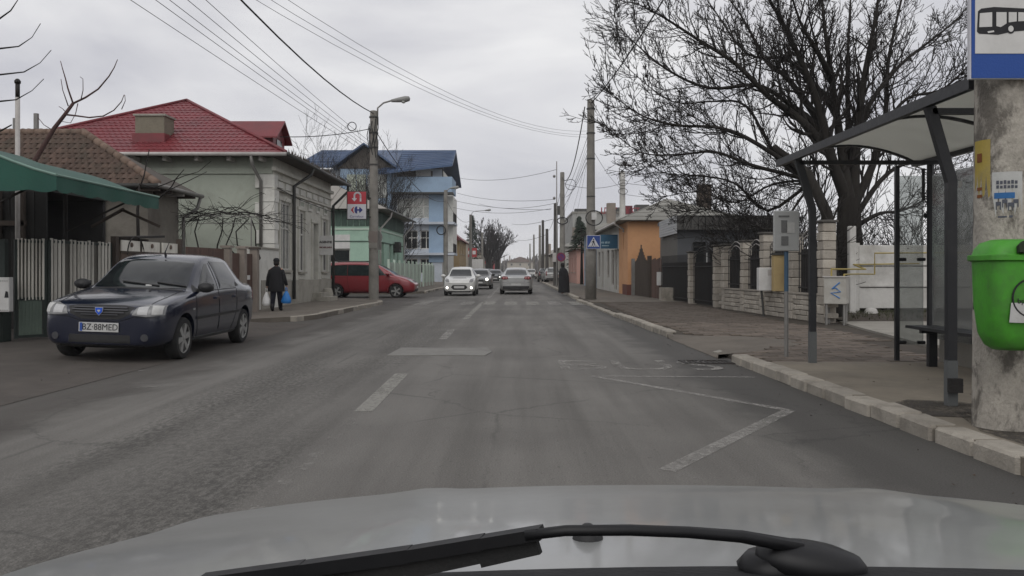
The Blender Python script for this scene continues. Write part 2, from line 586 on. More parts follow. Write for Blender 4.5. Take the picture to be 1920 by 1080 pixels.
# concrete apron in front of the white fence, dirt bed behind it
slab('apron_right', [(6.35, 12.4), (30, 12.4), (30, 18.2), (7.3, 18.2), (6.9, 16)], 0.135, M_LCONC)
mb = MB()
nx, ny = 26, 14
for j in range(ny):
    for i in range(nx):
        xx, yy = 7.5 + i * 0.4, 18.3 + j * 0.29
        mb.v.append((xx, yy, 0.11 + 0.10 * math.sin(PI * j / (ny - 1)) + 0.07 * mnoise.noise(Vector((xx * 1.3, yy * 1.3, 0)))))
for j in range(ny - 1):
    for i in range(nx - 1):
        mb.f.append((j * nx + i, j * nx + i + 1, (j + 1) * nx + i + 1, (j + 1) * nx + i))
mb.build('dirt_bed', M_SOIL, kind='structure', smooth=True)
mb = MB()
for k in range(900):
    xx, yy = rng.uniform(7.6, 13.5), rng.uniform(18.4, 21.6)
    z = 0.14 + 0.08 * math.sin(PI * (yy - 18.3) / 3.8)
    for q in range(3):
        a = rng.uniform(0, 2 * PI); h = rng.uniform(.03, .10)
        dx, dy = math.cos(a) * .05, math.sin(a) * .05
        mb.add([(xx - dy * .15, yy + dx * .15, z), (xx + dy * .15, yy - dx * .15, z), (xx + dx, yy + dy, z + h)], [(0, 1, 2)])
mb.build('weeds', mk('weed_green', (0.045, 0.05, 0.022), 0.9, 0.3, 5), kind='stuff', label='scrubby dead weeds and grass on the dirt by the white fence', cat='weeds')

# ------------------------------------------------------------------ kerbs, stone by stone
def kerb(name, pts, seg, h=0.125, wd=0.2, side=1, z0=-0.02, mat=None, dz=0.0):
    """pts: road-side foot line; side = +1 body lies to the right (+x)"""
    root = bpy.data.objects.new(name, None); COL.objects.link(root)
    root.location = (pts[0][0], pts[0][1], 0); WL[root.name] = Vector(root.location)
    root['kind'] = 'structure'
    st = MB(); st.box((0, 0, 0), (wd, seg - 0.028, h - z0), bev=0.02)
    me = st.mesh('kerb_stone', mat or M_KERB)
    for i in range(len(pts) - 1):
        a, b = Vector((*pts[i], 0)), Vector((*pts[i + 1], 0))
        L = (b - a).length
        n = max(1, round(L / seg))
        d = (b - a) / n
        ang = math.atan2(-d.x, d.y)
        nrm = Vector((d.y, -d.x, 0)).normalized() * side
        for k in range(n):
            c = a + d * (k + .5) + nrm * (wd / 2)
            link('kerb_stone', me, root, (c.x + rng.uniform(-.014, .014), c.y, (h + z0) / 2 + dz + rng.uniform(-.012, .006)),
                 (rng.uniform(-.012, .012), rng.uniform(-.02, .02), ang + rng.uniform(-.012, .012)), (1, d.length / seg, 1))
    return root
kerb('kerb_platform', [(3.16, -2.0), (3.13, 5.0), (3.04, 8.0), (2.98, 11.2)], 0.48, wd=0.23)
kerb('kerb_driveway_return', [(3.10, 11.35), (3.7, 11.55)], 0.3, h=0.1, wd=0.12, side=1)
kerb('kerb_gap', [(2.68, 22.4), (2.58, 29.1)], 0.67, h=0.07, wd=0.22)
kerb('kerb_walk', [(2.86, 15.5), (2.68, 22.3)], 0.7, h=0.12, wd=0.2)
kerb('kerb_corner', [(2.58, 29.2), (2.40, 33.5)], 0.6, h=0.10, wd=0.2)
kerb('kerb_far_right', [(2.52, 36), (2.52, 110)], 1.0, h=0.13, wd=0.22)
kerb('kerb_left', [(-5.62, 20.2), (-5.36, 21.2), (-5.16, 30.4), (-5.35, 31.4)], 1.0, h=0.135, wd=0.2, side=-1)
kerb('kerb_far_left', [(-5.3, 46), (-5.3, 120)], 1.0, h=0.135, wd=0.2, side=-1)
slab('driveway_edge', [(3.05, 12.2), (4.6, 14.7), (4.48, 14.78), (3.0, 12.35)], 0.035, M_LCONC, -0.02)

# ------------------------------------------------------------------ road markings
M_LINE = wornpaint('lane_paint', (0.36, 0.35, 0.315), 0.26, 0.52, 2.5, .62)
M_STAIN = wornpaint('dirt_stain', (.05, .042, .034), .38, .56, 3, .9)
M_LINE2 = wornpaint('faded_lane_paint', (0.38, 0.365, 0.34), 0.36, 0.62, 3, 0.7)
M_GHOST = wornpaint('ghost_paint', (0.36, 0.345, 0.32), 0.5, 0.68, 4, 0.6)
def strip(name, a, b, wd, mat, z=0.004):
    a, b = Vector((*a, z)), Vector((*b, z))
    d = (b - a).normalized()
    s_ = Vector((d.y, -d.x, 0)) * wd / 2
    return MB().quad(a - s_, a + s_, b + s_, b - s_).build(name, mat, kind='structure')
for (y0, y1, mt) in ((7.27, 9.95, M_LINE), (14.9, 17.4, M_LINE2), (21.2, 33.0, M_LINE), (37, 70, M_LINE2)):
    strip('lane_dash', (-1.41, y0), (-1.45, y1), 0.17, mt)
for x0,y0,x1,y1 in ((3.4,5.2,4.3,6.5),(3.3,6.4,4.0,7.1)):
    sheet('dirt_patch', [(x0,y0),(x1-.2,y0-.1),(x1,y0+.5),(x1-.1,y1),(x0+.2,y1+.1),(x0-.05,y0+.6)], .119 if y0<6 else .123, M_STAIN)
strip('seam_line', (-1.40, 3.0), (-1.42, 7.2), 0.10, M_GHOST)
# bus bay zigzag
for a, b, mt, wd in (((0.90, 9.72), (2.48, 7.33), M_LINE2, .10), ((2.48, 7.33), (0.95, 5.12), M_LINE2, .12), ((0.95, 5.12), (1.5, 4.2), M_GHOST, .12), ((0.90, 9.72), (2.85, 9.62), M_LINE2, .09)):
    strip('bus_bay_line', a, b, wd, mt)
t_ = text_obj('BUS', 1.7, wornpaint('bus_paint', (0.36, 0.345, 0.32), 0.47, 0.60, 2.5, 0.75), None, Matrix.Translation((1.60, 10.78, 0.006)) @ Matrix.Diagonal((0.78, 0.95, 1, 1)), 'road_lettering', depth=0.002)
tag(t_, kind='structure')
# crossing
for i in range(9):
    x = -4.6 + i * 0.86
    strip('crossing_stripe', (x, 30.1), (x, 33.4), 0.5, M_LINE if i in (4, 5, 6, 8) else (M_LINE2 if i % 2 else M_GHOST))
for (u, v) in ((1122, 579), (1150, 592), (1180, 601), (1160, 600)):
    p = gp(u, v)
    strip('bay_mark', (p.x - .22, p.y), (p.x + .2, p.y - .1), 0.5, M_GHOST)
for (u, v) in ((235, 697), (282, 727), (655, 602)):
    p = gp(u, v)
    strip('old_mark', (p.x - .3, p.y), (p.x + .3, p.y + .06), 0.12, M_GHOST, 0.008)
# concrete repair patch across the centre line and a gully grate
M_PATCH = mk('repair_concrete', (0.19, 0.185, 0.172), 0.9, 0.16, 3, (0.11, 0.105, 0.098), 0.5, 2.5, 0.3, 45)
mb = MB(); mb.prism([(-1.98, 12.05), (-0.50, 12.05), (-0.42, 12.6), (-0.52, 13.25), (-1.2, 13.2), (-1.94, 13.25)], Matrix.Translation((0, 0, -0.01)), 0.022)
mb.build('road_patch', M_PATCH, kind='structure')
g = thing('drain_grate', 'dark iron gully grate in the road by the driveway kerb', 'drain', (2.62, 11.2, 0))
mb = MB()
mb.bb(2.28, 2.98, 10.98, 11.04, -.01, .012).bb(2.28, 2.98, 11.36, 11.42, -.01, .012).bb(2.28, 2.34, 11.04, 11.36, -.01, .012).bb(2.92, 2.98, 11.04, 11.36, -.01, .012)
M_IRON = mk('cast_iron', (0.028, 0.026, 0.025), 0.7, 0.3, 8, (0.07, 0.04, 0.025), 0.3, 6, 0.3, 60, metal=0.3)
mb.build('grate_frame', M_IRON, g)
for i in range(7):
    x = 2.39 + i * 0.08
    MB().bb(x, x + .035, 11.04, 11.36, 0.0, .009).build('grate_bar', M_IRON, g)
# ================================================================== BUILDING HELPERS
M_FRAME = mk('white_window_frame', (0.50, 0.49, 0.46), 0.6, 0.12, 6, (0.2, 0.19, 0.17), 0.3, 4, 0.05, 60)
M_DFRAME = mk('dark_window_frame', (0.09, 0.07, 0.055), 0.6, 0.2, 6)
M_PANE = glossy('window_pane', (0.012, 0.014, 0.016), 0.06)
M_PANEL = glossy('pale_curtained_pane', (0.17, 0.175, 0.165), 0.2, 0.4)
M_PIPE = mk('grey_downpipe', (0.20, 0.195, 0.185), 0.5, 0.15, 5, (0.10, 0.07, 0.05), 0.3, 3, 0.05, 40, metal=0.3)
M_DPIPE = mk('dark_downpipe', (0.055, 0.055, 0.052), 0.55, 0.2, 5, metal=0.2)
M_GUT = mk('pale_gutter', (0.42, 0.40, 0.38), 0.5, 0.12, 5, (0.2, 0.17, 0.15), 0.4, 3, 0.05, 40)
M_CPOLE = mk('pole_concrete', (0.215, 0.205, 0.185), 0.92, 0.22, 4, (0.10, 0.092, 0.08), 0.5, 2.2, 0.5, 35)
M_WIRE = mk('black_cable', (0.018, 0.018, 0.019), 0.7, 0.1, 3, bump=0)
M_TWIG = mk('twig_bark', (0.020, 0.017, 0.0155), 0.95, 0.3, 6, (0.035, 0.032, 0.028), 0.3, 2, 0.4, 30)
M_BARK = mk('trunk_bark', (0.017, 0.0145, 0.0125), 0.95, 0.4, 5, (0.04, 0.037, 0.030), 0.5, 2, 0.9, 14, stretch=(1, 1, 0.35))
M_SIGNP = mk('painted_sign_white', (0.55, 0.545, 0.53), 0.5, 0.06, 4, (0.3, 0.29, 0.27), 0.3, 3, 0.02, 50)
M_BLACK = mk('black_print', (0.012, 0.012, 0.014), 0.6, 0.05, 4, bump=0)

def wall(parent, p0, p1, z0, z1, holes, mat, name='wall', depth=0.16, thick=0.22):
    """vertical wall from p0 to p1 (outside on the right of that walk) with real openings; holes: (s0, s1, za, zb)"""
    a, b = Vector((p0[0], p0[1], 0)), Vector((p1[0], p1[1], 0))
    L = (b - a).length
    d = (b - a) / L
    n = Vector((d.y, -d.x, 0))
    S = sorted({0, L} | {h[0] for h in holes} | {h[1] for h in holes})
    Z = sorted({z0, z1} | {h[2] for h in holes} | {h[3] for h in holes})
    P = lambda s, z, o=0.0: a + d * s + Vector((0, 0, z)) - n * o
    mb = MB()
    for i in range(len(S) - 1):
        for j in range(len(Z) - 1):
            sm, zm = (S[i] + S[i + 1]) / 2, (Z[j] + Z[j + 1]) / 2
            if any(h[0] < sm < h[1] and h[2] < zm < h[3] for h in holes): continue
            mb.quad(P(S[i], Z[j]), P(S[i + 1], Z[j]), P(S[i + 1], Z[j + 1]), P(S[i], Z[j + 1]))
            mb.quad(P(S[i + 1], Z[j], thick), P(S[i], Z[j], thick), P(S[i], Z[j + 1], thick), P(S[i + 1], Z[j + 1], thick))
    for (s0, s1, za, zb) in holes:
        mb.quad(P(s0, za), P(s0, zb), P(s0, zb, thick), P(s0, za, thick))
        mb.quad(P(s1, zb), P(s1, za), P(s1, za, thick), P(s1, zb, thick))
        mb.quad(P(s0, zb), P(s1, zb), P(s1, zb, thick), P(s0, zb, thick))
        mb.quad(P(s1, za), P(s0, za), P(s0, za, thick), P(s1, za, thick))
    mb.quad(P(0, z1), P(L, z1), P(L, z1, thick), P(0, z1, thick))
    o = mb.build(name, mat, parent)
    return o, P, d, n

def window(parent, P, d, n, h, fmat=None, pmat=None, nx=2, bars=(0.62,), name='window', sill=None, fw=0.06, inset=0.12, lower=None):
    """frame with mullions and panes set back in an opening"""
    s0, s1, za, zb = h
    fmat = fmat or M_FRAME
    mb = MB()
    mid = inset
    def bar(sa, sb, z_a, z_b, pr=0.05):
        c = P((sa + sb) / 2, (z_a + z_b) / 2, mid)
        mb.box(c, (sb - sa, pr, z_b - z_a), math.atan2(d.y, d.x))
    bar(s0, s1, za, za + fw); bar(s0, s1, zb - fw, zb)
    bar(s0, s0 + fw, za + fw, zb - fw); bar(s1 - fw, s1, za + fw, zb - fw)
    for k in range(1, nx):
        s = s0 + (s1 - s0) * k / nx
        bar(s - fw * .45, s + fw * .45, za + fw, zb - fw, 0.045)
    for f in bars:
        z = za + (zb - za) * f
        bar(s0 + fw, s1 - fw, z - fw * .5, z + fw * .5, 0.04)
    w_ = mb.build(name, fmat, parent)
    zl = [za + fw * .5] + [za + (zb - za) * f for f in bars] + [zb - fw * .5]
    for k in range(nx):
        for q in range(len(zl) - 1):
            sa, sb = s0 + (s1 - s0) * k / nx, s0 + (s1 - s0) * (k + 1) / nx
            pm = MB()
            o = mid + 0.012
            pm.quad(P(sa + .01, zl[q], o), P(sb - .01, zl[q], o), P(sb - .01, zl[q + 1], o), P(sa + .01, zl[q + 1], o))
            pm.build('pane', (lower if (lower and q == 0) else pmat) or M_PANE, w_)
    if sill:
        sm = MB()
        sm.box(P((s0 + s1) / 2, za - 0.035, -0.03), (s1 - s0 + .16, 0.16, 0.07), math.atan2(d.y, d.x))
        sm.build('sill', sill, w_)
    return w_

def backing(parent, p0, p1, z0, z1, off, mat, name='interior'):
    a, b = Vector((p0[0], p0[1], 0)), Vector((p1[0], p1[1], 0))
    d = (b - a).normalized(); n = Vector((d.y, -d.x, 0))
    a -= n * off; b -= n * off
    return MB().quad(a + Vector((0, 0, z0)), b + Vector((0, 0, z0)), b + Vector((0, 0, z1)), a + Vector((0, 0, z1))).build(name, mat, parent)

def pipe(parent, pts, r, mat, name='downpipe', n=8):
    return MB().tube(pts, r, n).build(name, mat, parent, smooth=True)

def sagline(a, b, sag, n=18):
    a, b = Vector(a), Vector(b)
    return [a.lerp(b, i / n) - Vector((0, 0, sag * 4 * (i / n) * (1 - i / n))) for i in range(n + 1)]
def wire(a, b, sag, r, label, group='overhead wires'):
    o = MB().tube(sagline(a, b, sag), r, 5).build('overhead_wire', M_WIRE, None, smooth=True)
    return tag(o, label, 'wire', group)

# ------------------------------------------------------------------ bare trees
def grow(out_, p, d, L, r, lvl, maxl, rg, up=0.12, wig=0.22, kids=(7, 6, 5, 4), ang=(28, 58), shrink=(0.42, 0.68), seg=0.4, rmin=0.006, first=0.25):
    n = max(3, int(L / seg))
    if lvl >= maxl: n = 4
    pts, rs, dirs = [p.copy()], [r], [d.copy()]
    q, dd = p.copy(), d.normalized()
    for i in range(n):
        dd = dd + Vector((rg.gauss(0, wig), rg.gauss(0, wig), rg.gauss(0, wig))) * 0.55
        dd.z += up * (0.5 + i / n)
        dd.normalize()
        q = q + dd * (L / n)
        pts.append(q.copy()); dirs.append(dd.copy())
        rs.append(max(rmin, r * (1 - 0.78 * (i + 1) / n)))
    out_.append((pts, rs, lvl))
    if lvl >= maxl: return
    nk = kids[min(lvl, len(kids) - 1)]
    for k in range(nk):
        t = first + (1 - first) * (k + rg.random()) / nk
        i = min(n, max(1, int(t * n)))
        ax = dirs[i].orthogonal().normalized()
        ax.rotate(Matrix.Rotation(rg.uniform(0, 2 * PI), 3, dirs[i]))
        cd = dirs[i].copy()
        cd.rotate(Matrix.Rotation(R(rg.uniform(*ang)), 3, ax))
        grow(out_, pts[i], cd, L * rg.uniform(*shrink) * (1.15 - 0.5 * t), max(rmin, rs[i] * rg.uniform(.45, .7)), lvl + 1, maxl, rg, up, wig, kids, ang, shrink, seg, rmin, first)

def tree_mesh(br, lo, hi, mat, name, parent, local=False):
    mb = MB()
    for pts, rs, lvl in br:
        if lo <= lvl <= hi:
            sides = 8 if rs[0] > 0.12 else (6 if rs[0] > 0.05 else (4 if rs[0] > 0.018 else 3))
            mb.tube(pts, rs, sides, cap=False)
    return mb.build(name, mat, parent, smooth=True, local=local)
# ================================================================== LEFT SIDE OF THE STREET
# ---------------------------------------------------------------- grey-green villa with red metal-tile roof
M_GREY = mk('grey_green_plaster', (0.375, 0.405, 0.345), 0.9, 0.08, 1.2, (0.17, 0.165, 0.14), 0.45, 0.9, 0.15, 40)
M_CREAM = mk('pale_grey_plaster', (0.52, 0.512, 0.46), 0.9, 0.09, 1.5, (0.20, 0.19, 0.165), 0.5, 1.2, 0.15, 45)
M_QUOIN = mk('white_quoin', (0.60, 0.595, 0.555), 0.9, 0.08, 2, (0.28, 0.27, 0.24), 0.4, 2, 0.2, 45, rnd=0.05)
M_PLINTH = mk('plinth_plaster', (0.32, 0.305, 0.265), 0.95, 0.15, 2, (0.12, 0.11, 0.09), 0.6, 1.2, 0.3, 35)
M_RED = mk('red_metal_tile', (0.155, 0.018, 0.024), 0.5, 0.16, 2.5, (0.055, 0.018, 0.02), 0.5, 1.2, 0.05, 40, spec=0.5, rnd=0.04)
M_SOFF = mk('dark_soffit_board', (0.085, 0.075, 0.065), 0.9, 0.2, 3)
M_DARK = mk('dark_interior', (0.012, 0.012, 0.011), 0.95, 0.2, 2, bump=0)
M_WOOD = mk('old_dark_wood', (0.07, 0.055, 0.045), 0.9, 0.3, 4, (0.03, 0.025, 0.02), 0.4, 2, 0.4, 25, stretch=(1, 1, .3))
gx, gy0, gy1, gxl = -7.95, 25.9, 33.9, -17.2
villa = thing('villa', 'grey-green villa with red metal-tile roof and white quoins on the left', 'house', (-12.5, 29.9, 0.12))
hs = []
L_ = gy1 - gy0
fac = [(0.75, 1.95, 1.3, 3.6), (3.05, 3.75, 1.25, 3.45), (4.95, 5.65, 0.45, 3.1), (6.45, 7.25, 1.25, 3.35)]
ow, P, d, n = wall(villa, (gx, gy0), (gx, gy1), 0.0, 5.0, fac, M_CREAM, 'street_wall', thick=0.3)
for i, h in enumerate(fac):
    if i == 2:
        dr = MB(); dr.box(P((h[0] + h[1]) / 2, (h[2] + 2.4) / 2, 0.24), (h[1] - h[0] - .02, .05, 2.4 - h[2]), PI / 2)
        do = dr.build('door', M_WOOD, villa)
        dp = MB(); dp.box(P((h[0] + h[1]) / 2, 2.78, 0.24), (h[1] - h[0] - .1, .03, .5), PI / 2); dp.build('transom_pane', M_PANE, do)
        MB().tube([P(h[0] + .12, 1.5, .2), P(h[0] + .12, 1.42, .16), P(h[0] + .22, 1.42, .16)], .012, 6).build('handle', M_IRON, do)
    else:
        window(villa, P, d, n, h, None, M_PANEL if i == 0 else M_PANE, nx=3 if i == 0 else 2, bars=(0.62,), sill=M_PLINTH, inset=0.045)
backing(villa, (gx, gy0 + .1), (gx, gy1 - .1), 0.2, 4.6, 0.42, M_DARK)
wall(villa, (gxl, gy0), (gx, gy0), 0.0, 5.0, [], M_GREY, 'side_wall', thick=0.3)
wall(villa, (gx, gy1), (gxl, gy1), 0.0, 5.0, [], M_GREY, 'side_wall', thick=0.3)
wall(villa, (gxl, gy1), (gxl, gy0), 0.0, 5.0, [], M_GREY, 'rear_wall', thick=0.3)
# plinth, cornices, window surrounds, parapet panels, quoins
t_ = MB(); t_.bb(gx, gx + .06, gy0 - .05, gy1, 0, 0.95); t_.bb(gxl, gx + .06, gy0 - .05, gy0, 0, 0.8); t_.build('plinth', M_PLINTH, villa)
for z, hh, pr in ((4.52, .12, .13), (4.28, .06, .06), (3.92, .07, .09)):
    t_ = MB(); t_.bb(gx, gx + pr, gy0 - pr, gy1, z, z + hh); t_.build('cornice', M_CREAM, villa)
t_ = MB(); t_.bb(gxl, gx, gy0 - .07, gy0, 4.42, 4.6); t_.build('cornice', M_GREY, villa)
for i, h in enumerate(fac):
    s = MB()
    for (a, b, c, e) in ((h[0] - .16, h[0] - .02, h[2], h[3] + .02), (h[1] + .02, h[1] + .16, h[2], h[3] + .02), (h[0] - .22, h[1] + .22, h[3] + .04, h[3] + .16)):
        s.bb(gx, gx + .055, gy0 + a, gy0 + b, c, e)
    s.build('window_surround', M_CREAM, villa)
    if i != 2:
        s = MB(); s.bb(gx, gx + .03, gy0 + h[0] - .05, gy0 + h[1] + .05, 0.98, h[2] - .12); s.build('apron_panel', M_CREAM, villa)
for k in range(8):
    y = gy0 + .75 + k * 0.9
    s = MB(); s.bb(gx, gx + .045, y - .3, y + .3, 4.04, 4.24); s.build('frieze_panel', M_QUOIN, villa)
for k in range(5):
    y = gy0 + 2.2 + k * 1.18
    s = MB(); s.bb(gx, gx + .05, y - .27, y + .27, 3.55, 3.88); o = s.build('frieze_panel', M_QUOIN, villa)
    for q in range(3):
        MB().bb(gx + .05, gx + .065, y - .17 + q * .14, y - .12 + q * .14, 3.64, 3.78).build('dentil', M_GREY, o)
for k in range(8):
    z = 0.82 + k * 0.45
    a = 0.55 if k % 2 else 0.38
    q = MB(); q.bb(gx - a, gx + .075, gy0 - .075, gy0 + (0.30 if k % 2 else .42), z, z + .43)
    q.build('quoin', M_QUOIN, villa)
# roof: pyramid of stepped metal-tile courses
ex0, ex1, ey0, ey1, ez = -17.75, -7.32, 25.2, 34.6, 4.98
ap = Vector((-12.6, 30.4, 7.72))
roof = MB()
roof.add([(ex0, ey0, ez), (ex1, ey0, ez), (ex1, ey1, ez), (ex0, ey1, ez), ap - Vector((0, 0, .07))], [(0, 1, 4), (1, 2, 4), (2, 3, 4), (3, 0, 4)])
roof_o = roof.build('roof', M_RED, villa)
sf = MB(); sf.add([(ex0, ey0, ez - .02), (ex1, ey0, ez - .02), (ex1, ey1, ez - .02), (ex0, ey1, ez - .02)], [(3, 2, 1, 0)])
sf.build('soffit', M_SOFF, villa)
def tile_courses(A, B, T, nc, mat, parent, per=0.19, amp=0.018, lip=0.035):
    """courses of pressed tile on the triangle A-B-T (A, B eave corners)"""
    A, B, T = Vector(A), Vector(B), Vector(T)
    nrm = (B - A).cross(T - A).normalized()
    if nrm.z < 0: nrm = -nrm
    for k in range(nc):
        t0, t1 = k / nc, (k + 1) / nc
        a0, b0, a1, b1 = A.lerp(T, t0), B.lerp(T, t0), A.lerp(T, t1), B.lerp(T, t1)
        m = max(2, int((b0 - a0).length / (per / 4)))
        mb = MB()
        e = (B - A).normalized()
        for i in range(m + 1):
            p0, p1 = a0.lerp(b0, i / m), a1.lerp(b1, i / m)
            ph = (p0 - A).dot(e) / per * 2 * PI
            ph1 = (p1 - A).dot(e) / per * 2 * PI
            w0, w1 = amp * math.sin(ph), amp * math.sin(ph1)
            mb.v += [tuple(p0 + nrm * 0.001), tuple(p0 + nrm * (lip + w0)), tuple(p1 + nrm * (0.008 + w1 * 0.5 + amp * .5))]
        for i in range(m):
            j = i * 3
            mb.f += [(j, j + 3, j + 4, j + 1), (j + 1, j + 4, j + 5, j + 2)]
        mb.build('tile_course', mat, parent, smooth=True, angle=40)
tile_courses((ex0, ey0, ez), (ex1, ey0, ez), ap, 19, M_RED, roof_o)
tile_courses((ex1, ey0, ez), (ex1, ey1, ez), ap, 10, M_RED, roof_o, per=.25)
for c in ((ex0, ey0), (ex1, ey0)):
    MB().tube([(c[0], c[1], ez + .06), tuple(ap + Vector((0, 0, .06)))], .055, 8).build('ridge_cap', M_RED, roof_o, smooth=True)
for y in (ey0,):
    MB().tube([(ex0, y - .04, ez - .02), (ex1 + .02, y - .04, ez - .02)], .062, 8).build('gutter', M_GUT, villa, smooth=True)
MB().tube([(ex1 + .05, ey0, ez - .02), (ex1 + .05, ey1, ez - .02)], .062, 8).build('gutter', M_DPIPE, villa, smooth=True)
br_ = MB(); br_.bb(-.05, .05, 0, .5, -.07, .07); br_me = br_.mesh('eave_bracket', M_GUT)
for k in range(9):
    link('eave_bracket', br_me, villa, (-8.2 - k * 1.02, ey0 + .2, ez - .12))
pipe(villa, [(-8.42, ey0 - .02, ez - .05), (-8.42, ey0 + .1, ez - .35), (-8.30, gy0 - .12, ez - .8), (-8.30, gy0 - .12, 1.9)], .055, M_PIPE)
for y0 in (gy0 + 2.05, ey1 - .35):
    pipe(villa, [(ex1 + .03, y0 + .5, ez - .05), (ex1 - .05, y0 + .45, ez - .3), (gx + .13, y0 - .05, ez - .75), (gx + .13, y0 - .05, 0.3)] if y0 < 30 else
         [(ex1 + .03, y0, ez - .05), (ex1 + .03, y0, ez - .3), (gx + .13, gy1 - .1, ez - .95), (gx + .13, gy1 - .1, 0.3)], .06, M_DPIPE)
# chimney with red flashing, dormer with its gable to the street
ch = MB(); ch.bb(-12.55, -11.6, 26.2, 26.95, 5.2, 6.36); cho = ch.build('chimney', mk('chimney_plaster', (0.19, 0.17, 0.13), 0.95, 0.2, 2, (0.09, 0.08, 0.06), 0.6, 2, 0.4, 30), roof_o)
fl = MB(); fl.bb(-12.6, -11.55, 26.1, 27.0, 5.2, 5.78); fl.build('flashing', M_RED, cho)
cp = MB(); cp.bb(-12.6, -11.55, 26.15, 27.0, 6.36, 6.42); cp.build('chimney_cap', M_PLINTH, cho)
dm = MB(); dm.bb(-11.2, -8.95, 29.2, 30.6, 5.4, 6.2); dmo = dm.build('dormer', M_RED, roof_o)
dr = MB()
for sgn in (-1, 1):
    yc = 29.9
    dr.add([(-11.6, yc, 6.88), (-8.72, yc, 6.88), (-8.72, yc + sgn * .98, 6.16), (-11.6, yc + sgn * .98, 6.16),
            (-11.6, yc, 6.82), (-8.72, yc, 6.82), (-8.72, yc + sgn * .98, 6.10), (-11.6, yc + sgn * .98, 6.10)],
           [(0, 1, 2, 3), (7, 6, 5, 4), (1, 5, 6, 2), (2, 6, 7, 3), (0, 3, 7, 4)])
dr.build('dormer_roof', M_RED, dmo)
dg_ = MB(); dg_.add([(-8.93, 29.2, 6.2), (-8.93, 30.6, 6.2), (-8.93, 29.9, 6.82), (-9.0, 29.2, 6.2), (-9.0, 30.6, 6.2), (-9.0, 29.9, 6.82)], [(0, 1, 2), (5, 4, 3), (0, 2, 5, 3), (1, 4, 5, 2)]); dg_.build('dormer_gable', M_RED, dmo)
MB().bb(-8.948, -8.93, 29.6, 30.2, 5.75, 6.15).build('dormer_pane', M_PANE, dmo)
st = MB(); st.bb(gx - .02, gx + .75, gy0 + 4.7, gy0 + 5.95, .1, .28); st.bb(gx - .02, gx + .4, gy0 + 4.75, gy0 + 5.9, .28, .45); st.build('door_step', M_PLINTH, villa)
sp_ = MB(); sp_.lathe([(.0, 0), (.22, 0), (.22, .25), (.17, .45), (.0, .5)], 12, Matrix.Translation((gx + .3, gy0 + 6.2, .12))); sp_.build('stone_bollard', M_PLINTH, villa, smooth=True, angle=50)
mb = MB()
for k in range(260):
    y = rng.uniform(ey0, ey1); a = rng.uniform(0, 6); h_ = rng.uniform(.05, .22)
    mb.add([(ex1 + .02, y, ez), (ex1 + .06, y + .02, ez), (ex1 + .05 + .07 * math.cos(a), y + .07 * math.sin(a), ez + h_)], [(0, 1, 2)])
mb.build('gutter_moss', M_SOFF, villa, kind='stuff')
# projecting agency sign
ag = thing('agency_sign', 'small white projecting sign reading AGENTIE on the grey villa front', 'sign', (gx + .1, 31.9, 2.6))
s0 = at(598, 442, 32.0); s1 = at(624, 478, 32.0)
MB().bb(s0.x, s1.x, 31.97, 32.03, s1.z, s0.z).build('board', M_SIGNP, ag)
mcx = (s0.x + s1.x) / 2
text_obj('AGENTIE', .125, M_BLACK, ag, wallframe((mcx, 31.966, s0.z - .26), (1, 0, 0)), bold=.004)
text_obj('IMOBILIARA', .095, mk('sign_red_brown', (.12, .03, .03), .6), ag, wallframe((mcx, 31.966, s0.z - .47), (1, 0, 0)), bold=.003)
for z in (s0.z - .2, s1.z + .22):
    MB().beam((gx - .02, 32, z), (s0.x + .02, 32, z), .04, .04).build('bracket', M_IRON, ag)
# cable on the facade
tag(MB().tube([(gx + .12, gy0 + .1, 3.98), (gx + .12, 29, 3.82), (gx + .12, gy1, 3.75)], .014, 5).build('facade_cable', M_WIRE), 'thin black cable running along the front of the grey villa', 'cable')

# ---------------------------------------------------------------- low house with old clay tiles
M_TILE = mk('old_clay_tile', (0.074, 0.049, 0.038), 0.92, 0.35, 6, (0.055, 0.048, 0.035), 0.65, 1.6, 0.4, 40, rnd=0.28)
M_RTILE = mk('mortar_ridge_tile', (0.165, 0.115, 0.088), 0.92, 0.3, 6, (0.08, 0.07, 0.055), 0.5, 2, 0.5, 30, rnd=0.2)
M_OLDW = mk('old_grey_plaster', (0.19, 0.175, 0.15), 0.95, 0.18, 1.6, (0.075, 0.066, 0.056), 0.6, 1.0, 0.3, 30)
lowh = thing('low_house', 'low old house with mossy brown clay-tile roof behind the awning', 'house', (-12, 22, 0.1))
hx1, hy0, hy1 = -9.75, 21.05, 22.95
wall(lowh, (-18, hy0), (hx1, hy0), 0, 3.4, [(5.9, 6.5, 1.2, 2.6)], M_OLDW, 'wall')
wall(lowh, (hx1, hy0), (hx1, hy1), 0, 3.4, [], M_OLDW, 'wall')
wall(lowh, (hx1, hy1), (-18, hy1), 0, 3.4, [], M_OLDW, 'wall')
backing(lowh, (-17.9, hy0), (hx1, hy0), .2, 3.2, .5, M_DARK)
ex, ey, eyb, eze = -9.28, 20.55, 23.35, 3.50
rx, ry, rz_ = -11.95, 22.0, 5.06
rb = MB()
rb.add([(-18.5, ey, eze), (ex, ey, eze), (ex, eyb, eze), (-18.5, eyb, eze), (-18.5, ry, rz_), (rx, ry, rz_)],
       [(0, 1, 5, 4), (1, 2, 5), (2, 3, 4, 5), (0, 4, 3), (3, 2, 1, 0)])
rbo = rb.build('roof', M_SOFF, lowh)
tl = MB()
tw, tlen = 0.168, 0.26
